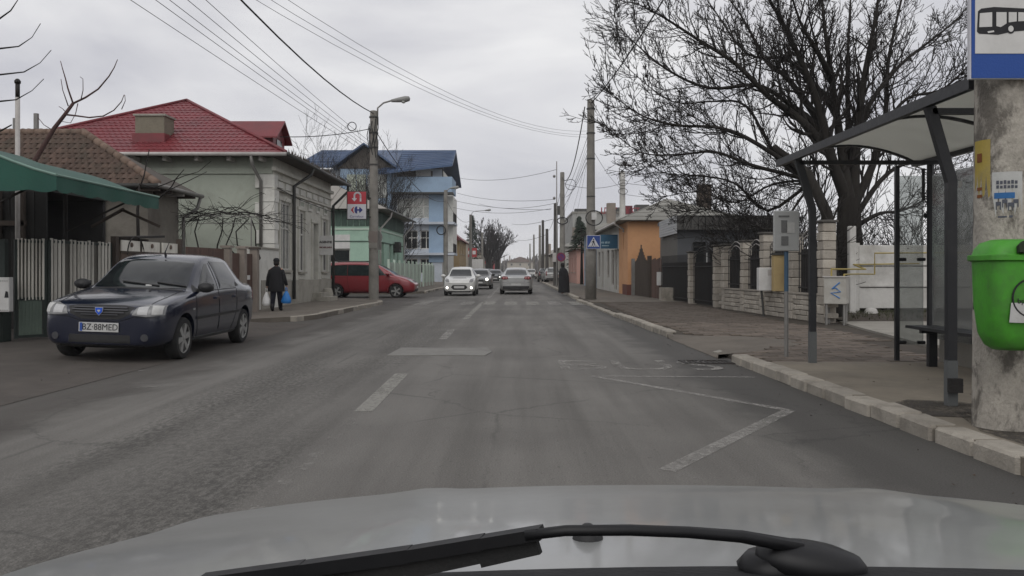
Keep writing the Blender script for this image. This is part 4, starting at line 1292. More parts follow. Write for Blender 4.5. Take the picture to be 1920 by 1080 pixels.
# corner pilaster, upper balcony band, lower balconies
MB().bb(-9.5, -8.0, BY - .12, BY + .5, 2.2, 10).build('corner_pilaster', M_BLUE, blue)
MB().bb(-13.4, -6.95, BY - 1.2, BY + .4, 9.55, 11.15).build('balcony_band', M_BLUE, blue)
MB().bb(-13.5, -6.85, BY - 1.3, BY + .4, 9.38, 9.53).build('balcony_slab', M_DPIPE, blue)
MB().bb(-7.15, -6.95, BY + .4, BY + 4, 9.55, 11.15).build('balcony_band', M_BLUE, blue)
for z in (6.2, 2.95):
    MB().bb(-12.6, -6.75, BY - .9, BY - .02, z, z + .25).build('balcony_slab', M_BLUEP, blue)
    for k in range(9):
        MB().tube([(-6.85, BY - .8 + k * .5, z + .25), (-6.85, BY - .8 + k * .5, z + 1.2)], .025, 4).build('baluster', M_IRON, blue)
    MB().beam((-6.85, BY - .85, z + 1.2), (-6.85, BY + 3.4, z + 1.2), .05, .05).build('handrail', M_IRON, blue)
    MB().bb(BXR + .2, -6.75, BY - .02, BY + 3.5, z, z + .25).build('balcony_slab', M_BLUEP, blue)
MB().bb(BXR, -7.0, BY + 1, BY + 6, 3.3, 9.3).build('bay', M_QUOIN, blue)
# gabled projecting bay with greenish glazing
gx0, gx1 = -18.6, -13.35
MB().bb(gx0, gx1, BY - 1.5, BY, 5.5, 11.95).build('projecting_bay', M_BLUE, blue)
for (a, b_) in ((-17.7, -16.2), (-16.1, -15.9), (-15.5, -14.4), (-14.35, -13.9)):
    pass
for i, (a, b_) in enumerate(((-17.9, -16.95), (-16.88, -15.9), (-15.75, -14.8), (-14.72, -13.75))):
    MB().bb(a, b_, BY - 1.56, BY - 1.5, 8.9, 11.35).build('glazed_panel', M_GLASSG if i < 2 else M_GLASSW, blue)
    MB().bb(a, b_, BY - 1.56, BY - 1.5, 6.0, 8.3).build('glazed_panel', M_GLASSW, blue)
def roofslab(pts, th, mat, parent, name):
    mb = MB(); m = len(pts)
    mb.add([Vector(p) for p in pts] + [Vector(p) - Vector((0, 0, th)) for p in pts], [tuple(range(m)), tuple(reversed(range(m, 2 * m)))] + [(i, m + i, m + (i + 1) % m, (i + 1) % m) for i in range(m)])
    return mb.build(name, mat, parent)
RZ, RYb = 15.25, 92.5
rl = roofslab([(BXL - 1.2, BY - 1.0, 12.35), (gx0 - .2, BY - 1.0, 12.35), (gx0 - .2, RYb, RZ), (BXL - .4, RYb, RZ)], .25, M_BROOF, blue, 'roof')
rr = roofslab([(gx1 - 1, BY - 3.4, 11.35), (-6.9, BY - 1.2, 12.5), (-7.2, RYb, RZ), (gx1 - 1, RYb, RZ)], .25, M_BROOF, blue, 'roof')
roofslab([(BXL, RYb, RZ), (-7.2, RYb, RZ), (-7.2, BY1 + 1, 12), (BXL, BY1 + 1, 12)], .25, M_BROOF, blue, 'roof')
roofslab([(gx0 - .6, BY - 1.2, 12.4), (gx1 + .6, BY - 1.2, 12.4), (gx1, RYb, RZ), (gx0, RYb, RZ)], .25, M_BROOF, blue, 'roof')
for k in range(10):
    t = (k + .5) / 10
    a = Vector((gx1 - 1, BY - 3.4, 11.37)).lerp(Vector((gx1 - 1, RYb, RZ + .02)), t); b_ = Vector((-6.9, BY - 1.2, 12.52)).lerp(Vector((-7.2, RYb, RZ + .02)), t)
    MB().beam(a, b_, .10, .05).build('roof_batten', M_BROOF, rr)
    a = Vector((BXL - 1.2, BY - 1.0, 12.37)).lerp(Vector((BXL - .4, RYb, RZ + .02)), t); b_ = Vector((gx0 - .2, BY - 1.0, 12.37)).lerp(Vector((gx0 - .2, RYb, RZ + .02)), t)
    MB().beam(a, b_, .10, .05).build('roof_batten', M_BROOF, rl)
for z, y_ in ((12.6, BY - .3),):
    MB().tube([(BXL, y_, z + .25), (gx0 - .5, y_, z + .25)], .06, 5).build('snow_rail', M_BROOF, rl)
gm = (gx0 + gx1) / 2
GZ = 14.55
for s_ in (-1, 1):
    xe = gm + s_ * 3.35
    roofslab([(gm, BY - 2.4, GZ), (xe, BY - 2.4, 12.15), (xe, RYb - 2, 12.15), (gm, RYb - 2, GZ)] if s_ > 0 else [(xe, BY - 2.4, 12.15), (gm, BY - 2.4, GZ), (gm, RYb - 2, GZ), (xe, RYb - 2, 12.15)], .22, M_BROOF, blue, 'gable_roof')
mb = MB(); mb.prism([(gx0 - .3, 11.95), (gx1 + .3, 11.95), (gm, 14.2)], Matrix(((1, 0, 0, 0), (0, 0, -1, BY - 1.35), (0, 1, 0, 0), (0, 0, 0, 1))), .2)
mb.build('gable_board', M_SOFF, blue)
MB().bb(gx1 - .5, -8.0, BY + .02, BY + .2, 11.2, 12.3).build('loggia_back', M_SOFF, blue)
MB().bb(-10.9, -9.3, BY - .05, BY + .0, 11.35, 12.15).build('white_panel', M_SIGNP, blue)

# ---------------------------------------------------------------- buildings farther up the left side
M_YEL = mk('ochre_plaster', (0.33, 0.24, 0.13), 0.9, 0.1, 1)
M_BEIGE = mk('beige_plaster', (0.36, 0.33, 0.28), 0.9, 0.1, 0.7, (0.22, 0.2, 0.17), .4, .6)
M_SHOPR = mk('red_sign_board', (0.33, 0.035, 0.04), 0.5, 0.1, 2)
def simple_house(name, label, x0, x1, y0, y1, h, rh, wmat, rmat, side, ridge='y', wins=3, floors=1):
    """small house: camera side and street side have real openings; side = -1 stands on the left of the street"""
    t = thing(name, label, 'house', ((x0 + x1) / 2, (y0 + y1) / 2, .12))
    fl_h = h / floors
    def row(L, k): return [((i + .5) * L / k - .55, (i + .5) * L / k + .55, f * fl_h + fl_h * .35, f * fl_h + fl_h * .78) for i in range(k) for f in range(floors)]
    hc = row(x1 - x0, max(1, wins - 1)); hsd = row(y1 - y0, wins)
    _, P, d, n = wall(t, (x0, y0), (x1, y0), 0, h, hc, wmat)
    for q in hc: window(t, P, d, n, q, M_FRAME, M_PANE, 2, (), fw=.09, sill=M_PLINTH)
    backing(t, (x0, y0), (x1, y0), .2, h - .1, .5, M_DARK)
    if side < 0: a, b_ = (x1, y0), (x1, y1)
    else: a, b_ = (x0, y1), (x0, y0)
    _, P, d, n = wall(t, a, b_, 0, h, hsd, wmat)
    for q in hsd: window(t, P, d, n, q, M_FRAME, M_PANE, 2, (), fw=.09, sill=M_PLINTH)
    backing(t, a, b_, .2, h - .1, .5, M_DARK)
    if side < 0: wall(t, (x0, y1), (x0, y0), 0, h, [], wmat)
    else: wall(t, (x1, y0), (x1, y1), 0, h, [], wmat)
    wall(t, (x1, y1), (x0, y1), 0, h, [], wmat)
    e = .5
    mb = MB()
    if ridge == 'y':
        xm = (x0 + x1) / 2
        v = [(x0 - e, y0 - e, h), (x1 + e, y0 - e, h), (x1 + e, y1 + e, h), (x0 - e, y1 + e, h), (xm, y0 - e, h + rh), (xm, y1 + e, h + rh)]
        mb.add(v, [(1, 2, 5, 4), (3, 0, 4, 5), (0, 1, 4), (2, 3, 5), (3, 2, 1, 0)])
    else:
        ym = (y0 + y1) / 2
        q = min((x1 - x0), (y1 - y0)) * .45
        v = [(x0 - e, y0 - e, h), (x1 + e, y0 - e, h), (x1 + e, y1 + e, h), (x0 - e, y1 + e, h), (x0 + q, ym, h + rh), (x1 - q, ym, h + rh)]
        mb.add(v, [(0, 1, 5, 4), (1, 2, 5), (2, 3, 4, 5), (3, 0, 4), (3, 2, 1, 0)])
    ro = mb.build('roof', rmat, t)
    MB().bb(x0 + 1, x0 + 1.6, y0 + 1.5, y0 + 2.1, h + .2, h + rh + .6).build('chimney', M_BPOST, ro)
    return t
simple_house('red_roof_house', 'narrow ochre house with steep red roof just past the blue block', -14.5, -8.0, 108, 122, 5.4, 3.0, M_YEL, M_RED, -1, 'y', 3, 2)
simple_house('beige_house', 'beige two-storey house with grey roof beyond the red-roofed house', -17, -8.2, 130, 143, 5.8, 2.4, M_BEIGE, M_GROOF, -1, 'x', 3, 2)
simple_house('far_cream_house', 'low cream house far up the left side behind the street tree', -17, -8.2, 178, 195, 5.0, 2.6, M_BEIGE, M_TILE, -1, 'x', 4, 1)
simple_house('far_red_shop', 'small dark red shop at the far end of the left side', -12, -6.8, 225, 240, 4.2, 1.5, M_SHOPR, M_GROOF, -1, 'x', 2, 1)
simple_house('far_grey_house', 'grey house far up the left side past the red shop', -16, -7.2, 262, 285, 6.5, 2.0, M_PLINTH, M_TILE, -1, 'x', 4, 2)
sb = thing('red_shop_sign', 'red and white shop sign board on the beige house front', 'sign', (-10, 129.8, 4))
s0, s1 = at(878, 465, 129.6), at(894, 482, 129.6)
MB().bb(s0.x, s1.x, 129.6, 129.7, s1.z, s0.z).build('board', M_SHOPR, sb)
for u0_, u1_ in ((878, 882), (886, 892)):
    MB().bb(at(u0_, 470, 129.6).x, at(u1_, 470, 129.6).x, 129.55, 129.6, s1.z + .45, s0.z - .45).build('white_patch', M_SIGNP, sb)
wb = thing('white_hoarding', 'large white hoarding below the red shop sign', 'hoarding', (-9, 128, 2))
s0, s1 = at(884, 486, 128), at(906, 506, 128)
MB().bb(s0.x, s1.x, 128, 128.12, s1.z, s0.z).build('panel', M_SIGNP, wb)
for x in (s0.x + .3, s1.x - .3): MB().bb(x - .05, x + .05, 128.12, 128.25, 0, s0.z).build('leg', M_PIPE, wb)
# ================================================================== RIGHT SIDE OF THE STREET
# ---------------------------------------------------------------- orange corner house with fibre-cement roof
M_ORG = mk('orange_plaster', (0.53, 0.29, 0.15), 0.9, 0.07, 1.0, (0.36, 0.17, 0.08), 0.5, 0.8, 0.12, 35)
M_OPL = mk('maroon_plinth', (0.115, 0.045, 0.035), 0.85, 0.15, 2)
M_FC = mk('fibre_cement_sheet', (0.22, 0.215, 0.195), 0.9, 0.16, 1.5, (0.12, 0.115, 0.095), 0.55, 0.9, 0.2, 25, rnd=.16)
M_TEAL = mk('teal_sign', (0.022, 0.085, 0.15), 0.5, 0.1, 2)
M_WHITE = mk('white_plaster', (0.44, 0.43, 0.40), 0.9, 0.1, 1, (0.26, 0.25, 0.22), .5, .9)
org = thing('orange_house', 'orange plastered corner house with grey sheet roof on the right', 'house', (7.5, 45, .11))
ox0, ox1, oy0, oy1, oh = 5.29, 11.0, 38.7, 54.0, 3.68
wall(org, (ox0, oy0), (ox1, oy0), 0, oh, [(1.75, 3.2, 1.1, 3.05)], M_ORG)
MB().bb(ox0 + 1.75, ox0 + 3.2, oy0 + .06, oy0 + .1, 1.1, 3.05).build('blind_window', M_ORG, org)
for (a, b, c, e) in ((1.6, 1.72, 1.1, 3.2), (1.72, 3.3, 3.08, 3.2)):
    MB().bb(ox0 + a, ox0 + b, oy0 - .03, oy0, c, e).build('moulding', M_ORG, org)
ys_ = oy0 + 3.4
_, P, d, n = wall(org, (ox0, ys_), (ox0, oy0), 0, oh, [(1.75, 2.05, 2.35, 3.15)], M_ORG)
window(org, P, d, n, (1.75, 2.05, 2.35, 3.15), M_DFRAME, M_PANE, 1, (), fw=.05)
hh = [(1.0, 2.2, .9, 2.5), (3.2, 4.2, .25, 2.5), (6.2, 7.4, .9, 2.5), (8.4, 9.6, .5, 2.45), (9.9, 10.9, .25, 2.45), (11.1, 11.8, .5, 2.45)]
_, P, d, n = wall(org, (ox0, oy1), (ox0, ys_), 0, oh, hh, M_WHITE)
for h in hh: window(org, P, d, n, h, M_DFRAME, M_PANE, 1 if h[2] < .3 else 2, (.75,), 'door' if h[2] < .3 else 'window', fw=.08)
backing(org, (ox0, oy1), (ox0, oy0), .2, 3.5, .45, M_DARK)
MB().bb(ox0 - .035, ox1, oy0 - .04, oy0, 0, .62).build('plinth', M_OPL, org)
MB().bb(ox0 - .04, ox0, oy0, oy0 + 1.7, 0, .62).build('plinth', M_OPL, org)
wall(org, (ox1, oy0), (ox1, oy1), 0, oh, [], M_ORG)
wall(org, (ox1, oy1), (ox0, oy1), 0, oh, [], M_ORG)
ex0_, ex1_, ey0_, ey1_ = ox0 - .5, ox1 + .4, oy0 - .45, oy1 + .4
apA, apB = Vector((7.75, 41.6, 5.02)), Vector((7.75, 51, 5.02))
rm = MB(); zz = oh + .02
rm.add([(ex0_, ey0_, zz), (ex1_, ey0_, zz), (ex1_, ey1_, zz), (ex0_, ey1_, zz), tuple(apA), tuple(apB)], [(0, 1, 4), (1, 2, 5, 4), (2, 3, 5), (3, 0, 4, 5), (3, 2, 1, 0)])
oro = rm.build('roof', M_FC, org)
# overlapping diamond-set sheets on the hip that faces the camera
A, B, T = Vector((ex0_, ey0_, zz)), Vector((ex1_, ey0_, zz)), apA
nrm = (B - A).cross(T - A).normalized()
for r_ in range(6):
    t0, t1 = r_ / 6, min(1, (r_ + 1.06) / 6)
    a0, b0, a1, b1 = A.lerp(T, t0), B.lerp(T, t0), A.lerp(T, t1), B.lerp(T, t1)
    m = max(1, int((b0 - a0).length / 1.15))
    for i in range(m):
        q = [a0.lerp(b0, (i + .01) / m), a0.lerp(b0, (i + .99) / m), a1.lerp(b1, (i + .99) / m), a1.lerp(b1, (i + .01) / m)]
        mb = MB(); mb.add([q[0] + nrm * .03, q[1] + nrm * .03, q[2] + nrm * .008, q[3] + nrm * .008, q[0] + nrm * .004, q[1] + nrm * .004], [(0, 1, 2, 3), (4, 5, 1, 0)])
        mb.build('roof_sheet', M_FC, oro)
A, B = Vector((ex0_, ey1_, zz)), Vector((ex0_, ey0_, zz))
for k in range(16):
    p = B.lerp(A, k / 16); q = apA.lerp(apB, k / 16)
    MB().beam(p + Vector((-.02, 0, .03)), q + Vector((0, 0, .03)), .05, .035).build('sheet_seam', M_FC, oro)
MB().bb(9.3, 9.95, 41.2, 41.8, 4.0, 5.75).build('chimney', mk('dark_brick_chimney', (0.075, 0.06, 0.05), .95, .3, 5), oro)
MB().tube([(9.62, 41.5, 5.7), (9.62, 41.5, 6.25)], .07, 8).build('chimney_pipe', M_PIPE, oro)
MB().tube([(ex0_ - .05, ey0_ + 1.2, zz - .06), (ex0_ - .05, ey1_, zz - .06)], .06, 6).build('gutter', M_GUT, org)
pipe(org, [(ex0_ - .05, ey0_ + 1.25, zz - .1), (ox0 - .08, oy0 + 1.0, zz - .35), (ox0 - .08, oy0 + 1.0, zz - .5)], .045, M_GUT)
ts = thing('teal_shop_sign', 'dark teal shop sign board with two pale lines of lettering', 'sign', (4.5, 42.9, 2.9))
s0, s1 = at(1125, 440, 42.6), at(1146, 466, 42.6)
MB().bb(s0.x, s1.x + .5, 42.6, 42.68, s1.z, s0.z).build('board', M_TEAL, ts)
MB().bb(s1.x + .3, 5.26, 42.6, 42.68, s0.z - .15, s0.z - .08).build('bracket', M_IRON, ts)
M_PALEB = mk('pale_blue_letter', (0.30, 0.42, 0.48), .6, .05)
for k, (wd_, h_) in enumerate(((.035, .09), (.05, .10), (.02, .09), (.06, .10), (.04, .12), (.05, .10), (.03, .11))):
    MB().bb(s0.x + .06 + k * .072, s0.x + .06 + k * .072 + wd_, 42.594, 42.6, (s0.z + s1.z) / 2 - .10, (s0.z + s1.z) / 2 - .10 + h_).build('worn_letter', M_PALEB, ts)
MB().bb(s0.x + .1, s1.x - .12, 42.594, 42.6, (s0.z + s1.z) / 2 - .24, (s0.z + s1.z) / 2 - .20).build('underline', M_PALEB, ts)

# ---------------------------------------------------------------- grey kiosk shop behind the fence
M_KIOSK = mk('kiosk_grey_panel', (0.105, 0.11, 0.118), 0.7, 0.12, 1.5, (0.06, 0.062, 0.064), .5, 1, 0.1, 30)
M_FASC = mk('ribbed_fascia', (0.092, 0.088, 0.082), 0.6, 0.15, 1.5, (0.05, .05, .048), .5, 1.2, 0.05, 30, rnd=.14)
M_LFASC = mk('pale_ribbed_panel', (0.40, 0.41, 0.42), 0.5, 0.1, 2, rnd=.06)
ki = thing('kiosk_shop', 'low grey kiosk shop with ribbed fascia behind the iron fence', 'kiosk', (8.5, 34, .1))
kx0, kx1, ky0, ky1 = 6.32, 11.2, 32.0, 36.2
kh = [(.62, 1.15, 1.5, 2.45), (1.3, 2.1, 1.2, 2.45), (3.2, 4.2, 1.2, 2.4)]
_, P, d, n = wall(ki, (kx0 + .1, ky0 + .3), (kx1, ky0 + .3), 0, 3.3, kh, M_KIOSK)
for h in kh: window(ki, P, d, n, h, M_DPIPE, M_PANE, 1, (.8,), fw=.06)
backing(ki, (kx0 + .1, ky0 + .3), (kx1, ky0 + .3), .2, 3.2, .5, M_DARK)
wall(ki, (kx0 + .1, ky1), (kx0 + .1, ky0 + .3), 0, 3.3, [], mk('kiosk_side_board', (.13, .125, .115), .8, .2, 2))
wall(ki, (kx1, ky0 + .3), (kx1, ky1), 0, 3.3, [], M_KIOSK)
wall(ki, (kx1, ky1), (kx0 + .1, ky1), 0, 3.3, [], M_KIOSK)
MB().bb(kx0, kx1 + .2, ky0 + .02, ky1 + .1, 3.3, 3.46).build('roof', M_KIOSK, ki)
nf = 17
for k in range(nf):
    x = kx0 + .02 + k * (kx1 - kx0) / nf
    MB().bb(x, x + (kx1 - kx0) / nf - .03, ky0 - .04, ky0, 2.93, 3.46).build('fascia_panel', M_FASC, ki)
MB().bb(kx0, kx1 + .02, ky0 - .06, ky0 + .05, 3.46, 3.5).build('fascia_trim', M_DPIPE, ki)
mb = thing('pale_sign_panel', 'pale ribbed metal panel hung on the street end of the grey kiosk', 'panel', (6.2, 34, 2.9))
p_a, p_b, p_c, p_d = at(1267, 404, 32.0), at(1267, 438, 32.0), at(1236, 446, 35.6), at(1236, 416, 35.6)
for k in range(7):
    t0, t1 = k / 7 + .01, (k + 1) / 7 - .01
    q = [p_b.lerp(p_a, t0), p_b.lerp(p_a, t1), p_c.lerp(p_d, t1), p_c.lerp(p_d, t0)]
    m2 = MB(); o_ = Vector((.05, 0, 0)); m2.add(q + [x + o_ for x in q], [(0, 1, 2, 3), (7, 6, 5, 4), (0, 4, 5, 1), (1, 5, 6, 2), (2, 6, 7, 3), (3, 7, 4, 0)])
    m2.build('rib_strip', M_LFASC, mb)

# ---------------------------------------------------------------- fences on the right, far to near
M_STONE = mk('split_stone', (0.36, 0.33, 0.285), 0.95, 0.22, 5, (0.15, 0.125, 0.10), 0.5, 2.5, 0.7, 25, rnd=.2)
M_STONEC = mk('stone_cap', (0.075, 0.070, 0.064), 0.9, 0.2, 3)
M_MORT = mk('mortar', (0.15, 0.135, 0.115), .95, .2, 5)
M_FIRON = mk('black_fence_iron', (0.020, 0.019, 0.019), 0.6, 0.2, 5)
M_FSHEET = mk('black_fence_sheet', (0.026, 0.024, 0.023), 0.7, 0.25, 3, (.04, .036, .03), .4, 1.5)
FA, FB = Vector((6.25, 28.8, .09)), Vector((6.98, 18.3, .09))     # stone fence line
def fx(y): return FA.x + (FB.x - FA.x) * (FA.y - y) / (FA.y - FB.y)
FANG = math.atan2(FB.y - FA.y, FB.x - FA.x)
st_blk = {}
def stone_block(parent, c, size, rz):
    key = tuple(round(s, 3) for s in size)
    if key not in st_blk:
        q = MB(); q.box((0, 0, 0), size, bev=.014); st_blk[key] = q.mesh('stone_block', M_STONE)
    link('stone_block', st_blk[key], parent, Vector(c) + Vector((rng.uniform(-.012, .012), rng.uniform(-.006, .006), 0)), (rng.uniform(-.02, .02), rng.uniform(-.02, .02), rz + rng.uniform(-.02, .02)))
def pillar(y, h, wd, label):
    wd *= .85
    t = thing('stone_pillar', label, 'pillar', (fx(y), y, .09), group='stone pillars of the iron fence')
    MB().box((fx(y), y, .09 + h / 2), (wd - .04, wd - .04, h), FANG).build('core', M_MORT, t)
    nc = max(4, int(h / .2))
    for k in range(nc):
        z = .09 + (k + .5) * h / nc
        if k % 2 == 0:
            stone_block(t, (fx(y), y, z), (wd, wd, h / nc - .014), FANG)
        else:
            o = Vector((math.cos(FANG), math.sin(FANG), 0)) * wd * .25
            stone_block(t, Vector((fx(y), y, z)) - o, (wd * .49, wd + .01, h / nc - .014), FANG)
            stone_block(t, Vector((fx(y), y, z)) + o, (wd * .49, wd + .01, h / nc - .014), FANG)
    MB().box((fx(y), y, .09 + h + .03), (wd + .09, wd + .09, .06), FANG, bev=.015).build('cap', M_STONEC, t)
    return t
PIL = [(28.8, 1.84, .30, 'slim stone pillar at the far end of the iron fence'), (25.9, 1.98, .30, 'first of two close stone pillars left of the iron gate end'),
       (25.05, 1.98, .30, 'second of two close stone pillars where the low stone wall starts'), (23.3, 2.03, .32, 'stone pillar between two arched iron panels behind the grey meter box'),
       (21.7, 2.18, .36, 'tall stone pillar right behind the grey meter box'), (19.85, 2.05, .34, 'stone pillar half hidden behind the timetable board'), (18.15, 2.28, .36, 'broadest stone pillar beside the gas cabinet')]
for p in PIL: pillar(*p)
# low stone wall, block by block
lw = thing('low_stone_wall', 'low wall of pale split stone under the iron fence panels', 'wall', (fx(21.5), 21.5, .09))
wy0, wy1 = 25.2, 18.0
MB().box((fx(21.6), 21.6, .37), (7.2 * 1.0, .20, .56), FANG).build('core', M_MORT, lw)
nb_, crs = 19, 5
for c in range(crs):
    for k in range(nb_ + (c % 2)):
        y = wy0 - (k + (.5 if c % 2 == 0 else 0)) * (wy0 - wy1) / nb_
        if y < wy1 or y > wy0: continue
        stone_block(lw, (fx(y), y, .09 + (c + .5) * .124), ((wy0 - wy1) / nb_ - .014, .25, .112), FANG)
MB().box((fx(21.6), 21.6, .735), (7.2, .30, .035), FANG).build('coping', M_STONE, lw)
def iron_panel(ya, yb, z0, h, label, arch=True, sheet=True, cat='fence panel', grp='arched iron panels of the stone fence', name='iron_fence'):
    a, b = Vector((fx(ya), ya, 0)), Vector((fx(yb), yb, 0))
    L = (b - a).length; d = (b - a) / L; nn = Vector((-d.y, d.x, 0))
    t = thing(name, label, cat, ((a.x + b.x) / 2, (ya + yb) / 2, z0), group=grp)
    if sheet:
        MB().box((a + b) / 2 + Vector((.05, 0, z0 + h * .42)), (L - .05, .012, h * .84), math.atan2(d.y, d.x)).build('sheet', M_FSHEET, t)
    nb = max(4, int(L / .13))
    for k in range(nb + 1):
        s_ = .03 + (L - .06) * k / nb
        p = a + d * s_
        hh = h + (.25 * math.sin(PI * k / nb) if arch else 0)
        MB().box((p.x, p.y, z0 + hh / 2), (.018, .018, hh)).build('bar', M_FIRON, t)
    for z in (z0 + .12, z0 + h * .75):
        MB().beam(a + Vector((0, 0, z)), b + Vector((0, 0, z)), .03, .035).build('rail', M_FIRON, t)
    if arch:
        for o in (0, -.12):
            pts = [a + d * (.03 + (L - .06) * k / 12) + Vector((0, 0, z0 + h + o + .25 * math.sin(PI * k / 12))) for k in range(13)]
            MB().tube(pts, .016, 5).build('arch_rail', M_GUT if L < 2.2 else M_FIRON, t, smooth=True)
    return t
iron_panel(28.6, 26.1, .14, 1.72, 'black iron double gate with pale arches and a white number plate', True, True, 'gate', 'black iron gates in the right fence', 'iron_gate')
iron_panel(24.85, 23.5, .76, 1.15, 'arched black iron panel in the first bay of the low stone wall')
iron_panel(23.1, 21.9, .76, 1.15, 'arched black iron panel in the second bay behind the meter box')
iron_panel(21.5, 20.05, .76, 1.2, 'arched black iron panel in the third bay behind the yellow cabinet')
iron_panel(19.65, 18.4, .76, 1.25, 'arched black iron panel in the last bay beside the broad pillar')
np_ = thing('number_plate_sign', 'small white number plate on the black iron gate', 'sign', (fx(27) - .05, 27.0, 1.6))
pc = at(1327, 483, 26.9)
MB().box((pc.x - .03, 26.9, pc.z), (.012, .14, .32), rz=R(-4)).build('plate', M_SIGNP, np_)
iron_panel(33.2, 29.1, .14, 1.75, 'dark sheet gate between the grey meter post and the first stone pillar', False, True, 'gate', 'black iron gates in the right fence', 'iron_gate')
tag(MB().box((fx(28.97), 29.0, 1.0), (.08, .08, 1.9)).build('gate_post', M_WOOD), 'dark wooden post beside the first stone pillar', 'post')
# wooden gate with a pointed top next to the orange house
wg = thing('wooden_gate', 'dark weathered wooden gate with a pointed top by the orange house', 'gate', (5.6, 37, .1))
for k in range(13):
    y = 38.35 - k * .21
    tt = abs(k - 6) / 6
    h = 1.62 + max(0, (1 - tt) ** 1.5) * .75
    MB().box((5.62 + k * .012, y, .12 + h / 2), (.035, .198, h)).build('plank', M_WOOD, wg)
for z in (.5, 1.4): MB().beam((5.66, 38.4, z), (5.82, 35.8, z), .04, .09).build('rail', M_WOOD, wg)
MB().box((5.52, 38.5, 1.0), (.16, .12, 1.75)).build('pale_post', M_PIPE, wg)
for y in (35.6, 35.2): MB().box((5.8, y, 1.0), (.12, .12, 1.9)).build('dark_post', M_WOOD, wg)
bfen = thing('board_fence', 'brown board fence between the wooden gate and grey meter boxes', 'fence', (5.9, 34.4, .1))
for k in range(7): MB().box((5.85 + k * .02, 34.95 - k * .24, .95), (.03, .22, 1.65 + .06 * (k % 3))).build('board', M_BSLAT, bfen)
for z in (.5, 1.5): MB().beam((5.89, 35.1, z), (6.03, 33.4, z), .04, .07).build('rail', M_WOOD, bfen)
mbx = thing('meter_boxes', 'pair of small white meter boxes on a post in front of board fence', 'meter box', (5.55, 33.6, .1))
p0 = at(1232, 510, 33.4); p1 = at(1239, 535, 33.4); p2 = at(1246, 535, 33.6)
MB().bb(p0.x, p1.x - .01, 33.3, 33.5, p1.z, p0.z).build('box', M_SIGNP, mbx)
MB().bb(p1.x + .01, p2.x, 33.35, 33.55, p1.z + .02, p0.z - .02).build('box', M_GUT, mbx)
MB().box((p1.x, 33.6, .75), (.06, .06, 1.3)).build('post', M_WOOD, mbx)
cbk = MB().bb(5.62, 6.15, 31.4, 32.0, .08, .62).build('concrete_block', M_KERB); tag(cbk, 'rough concrete block standing before the dark sheet gate', 'block')
# grey meter box and yellow cabinet in the stone fence
gm_ = thing('electric_meter_box', 'pale grey electric meter box in front of the stone fence', 'meter box', (6.42, 21.5, .09))
p0, p1 = at(1422, 502, 20.9), at(1447, 545, 20.9)
MB().box(((p0.x + p1.x) / 2, 20.95, (p0.z + p1.z) / 2), (p1.x - p0.x, .22, p0.z - p1.z), bev=.012).build('case', M_SIGNP, gm_)
MB().tube([((p0.x + p1.x) / 2 - .08, 20.95, p1.z), ((p0.x + p1.x) / 2 - .04, 20.95, .35), ((p0.x + p1.x) / 2 - .02, 20.95, .09)], .03, 6).build('conduit', M_DPIPE, gm_)
MB().bb((p0.x + p1.x) / 2 + .05, (p0.x + p1.x) / 2 + .16, 20.83, 20.84, p0.z - .2, p0.z - .05).build('label_plate', M_GUT, gm_)
M_YELL = mk('faded_yellow_enamel', (0.36, 0.27, 0.13), 0.7, 0.15, 3, (0.22, 0.16, .09), .4, 2)
yc = thing('yellow_cabinet', 'faded yellow metal cabinet standing on the low stone wall', 'cabinet', (7, 20.6, .75))
p0, p1 = at(1451, 478, 20.4), at(1474, 538, 20.4)
MB().box(((p0.x + p1.x) / 2, 20.5, (p0.z + .76) / 2), (p1.x - p0.x, .2, p0.z - .76), bev=.01).build('case', M_YELL, yc)
MB().box(((p0.x + p1.x) / 2, 20.49, p0.z + .02), (p1.x - p0.x + .05, .26, .04)).build('lid', M_DPIPE, yc)
# gas cabinet with yellow pipes and blue scrawl
M_GASB = mk('gas_cabinet_grey', (0.36, 0.35, 0.32), 0.6, 0.1, 3, (0.22, 0.2, 0.17), .4, 2.5)
M_YPIPE = mk('yellow_gas_pipe', (0.30, 0.235, 0.07), 0.6, 0.15, 5)
gc = thing('gas_cabinet', 'grey gas cabinet with blue graffiti scrawl and yellow pipes', 'cabinet', (6.75, 17.4, .13))
q0, q1, q2 = at(1535, 520, 17.3), at(1560, 572, 17.3), at(1591, 572, 17.75)
zt, zb = q0.z, at(1560, 571, 17.2).z
mbx_ = MB()
c_ = Vector(((q1.x + q2.x) / 2 - .05, 17.62, (zt + zb) / 2))
mbx_.box(c_, (.46, .55, zt - zb), rz=R(-28), bev=.012); mbx_.build('case', M_GASB, gc)
MB().box(c_ + Vector((0, 0, (zt - zb) / 2 + .012)), (.5, .6, .024), rz=R(-28)).build('lid', M_GUT, gc)
Mx = Matrix.Translation(c_) @ Matrix.Rotation(R(-28), 4, 'Z')
for sx in (-.18, .18):
    for sy in (-.22, .22):
        p = Mx @ Vector((sx, sy, 0)); MB().box((p.x, p.y, (.1 + zb) / 2), (.04, .04, zb - .1)).build('leg', M_PIPE, gc)
fm = Mx @ Matrix.Translation((0, -.2765, 0)) @ Matrix.Rotation(PI / 2, 4, 'X')
MB().tube([fm @ Vector((x, y, .004)) for x, y in ((.10, .18), (-.06, .04), (.02, .06), (.12, -.02), (-.08, -.05), (.10, -.16))], .014, 5).build('graffiti', mk('blue_spray', (.035, .16, .42), .6), gc)
fm2 = Mx @ Matrix.Translation((-.2325, 0, 0)) @ Matrix.Rotation(-PI / 2, 4, 'Z') @ Matrix.Rotation(PI / 2, 4, 'X')
MB().prism([(-.04, .02), (.04, .02), (0, .10)], fm2 @ Matrix.Translation((.06, .06, 0)), .004).build('warning_mark', M_BLACK, gc)
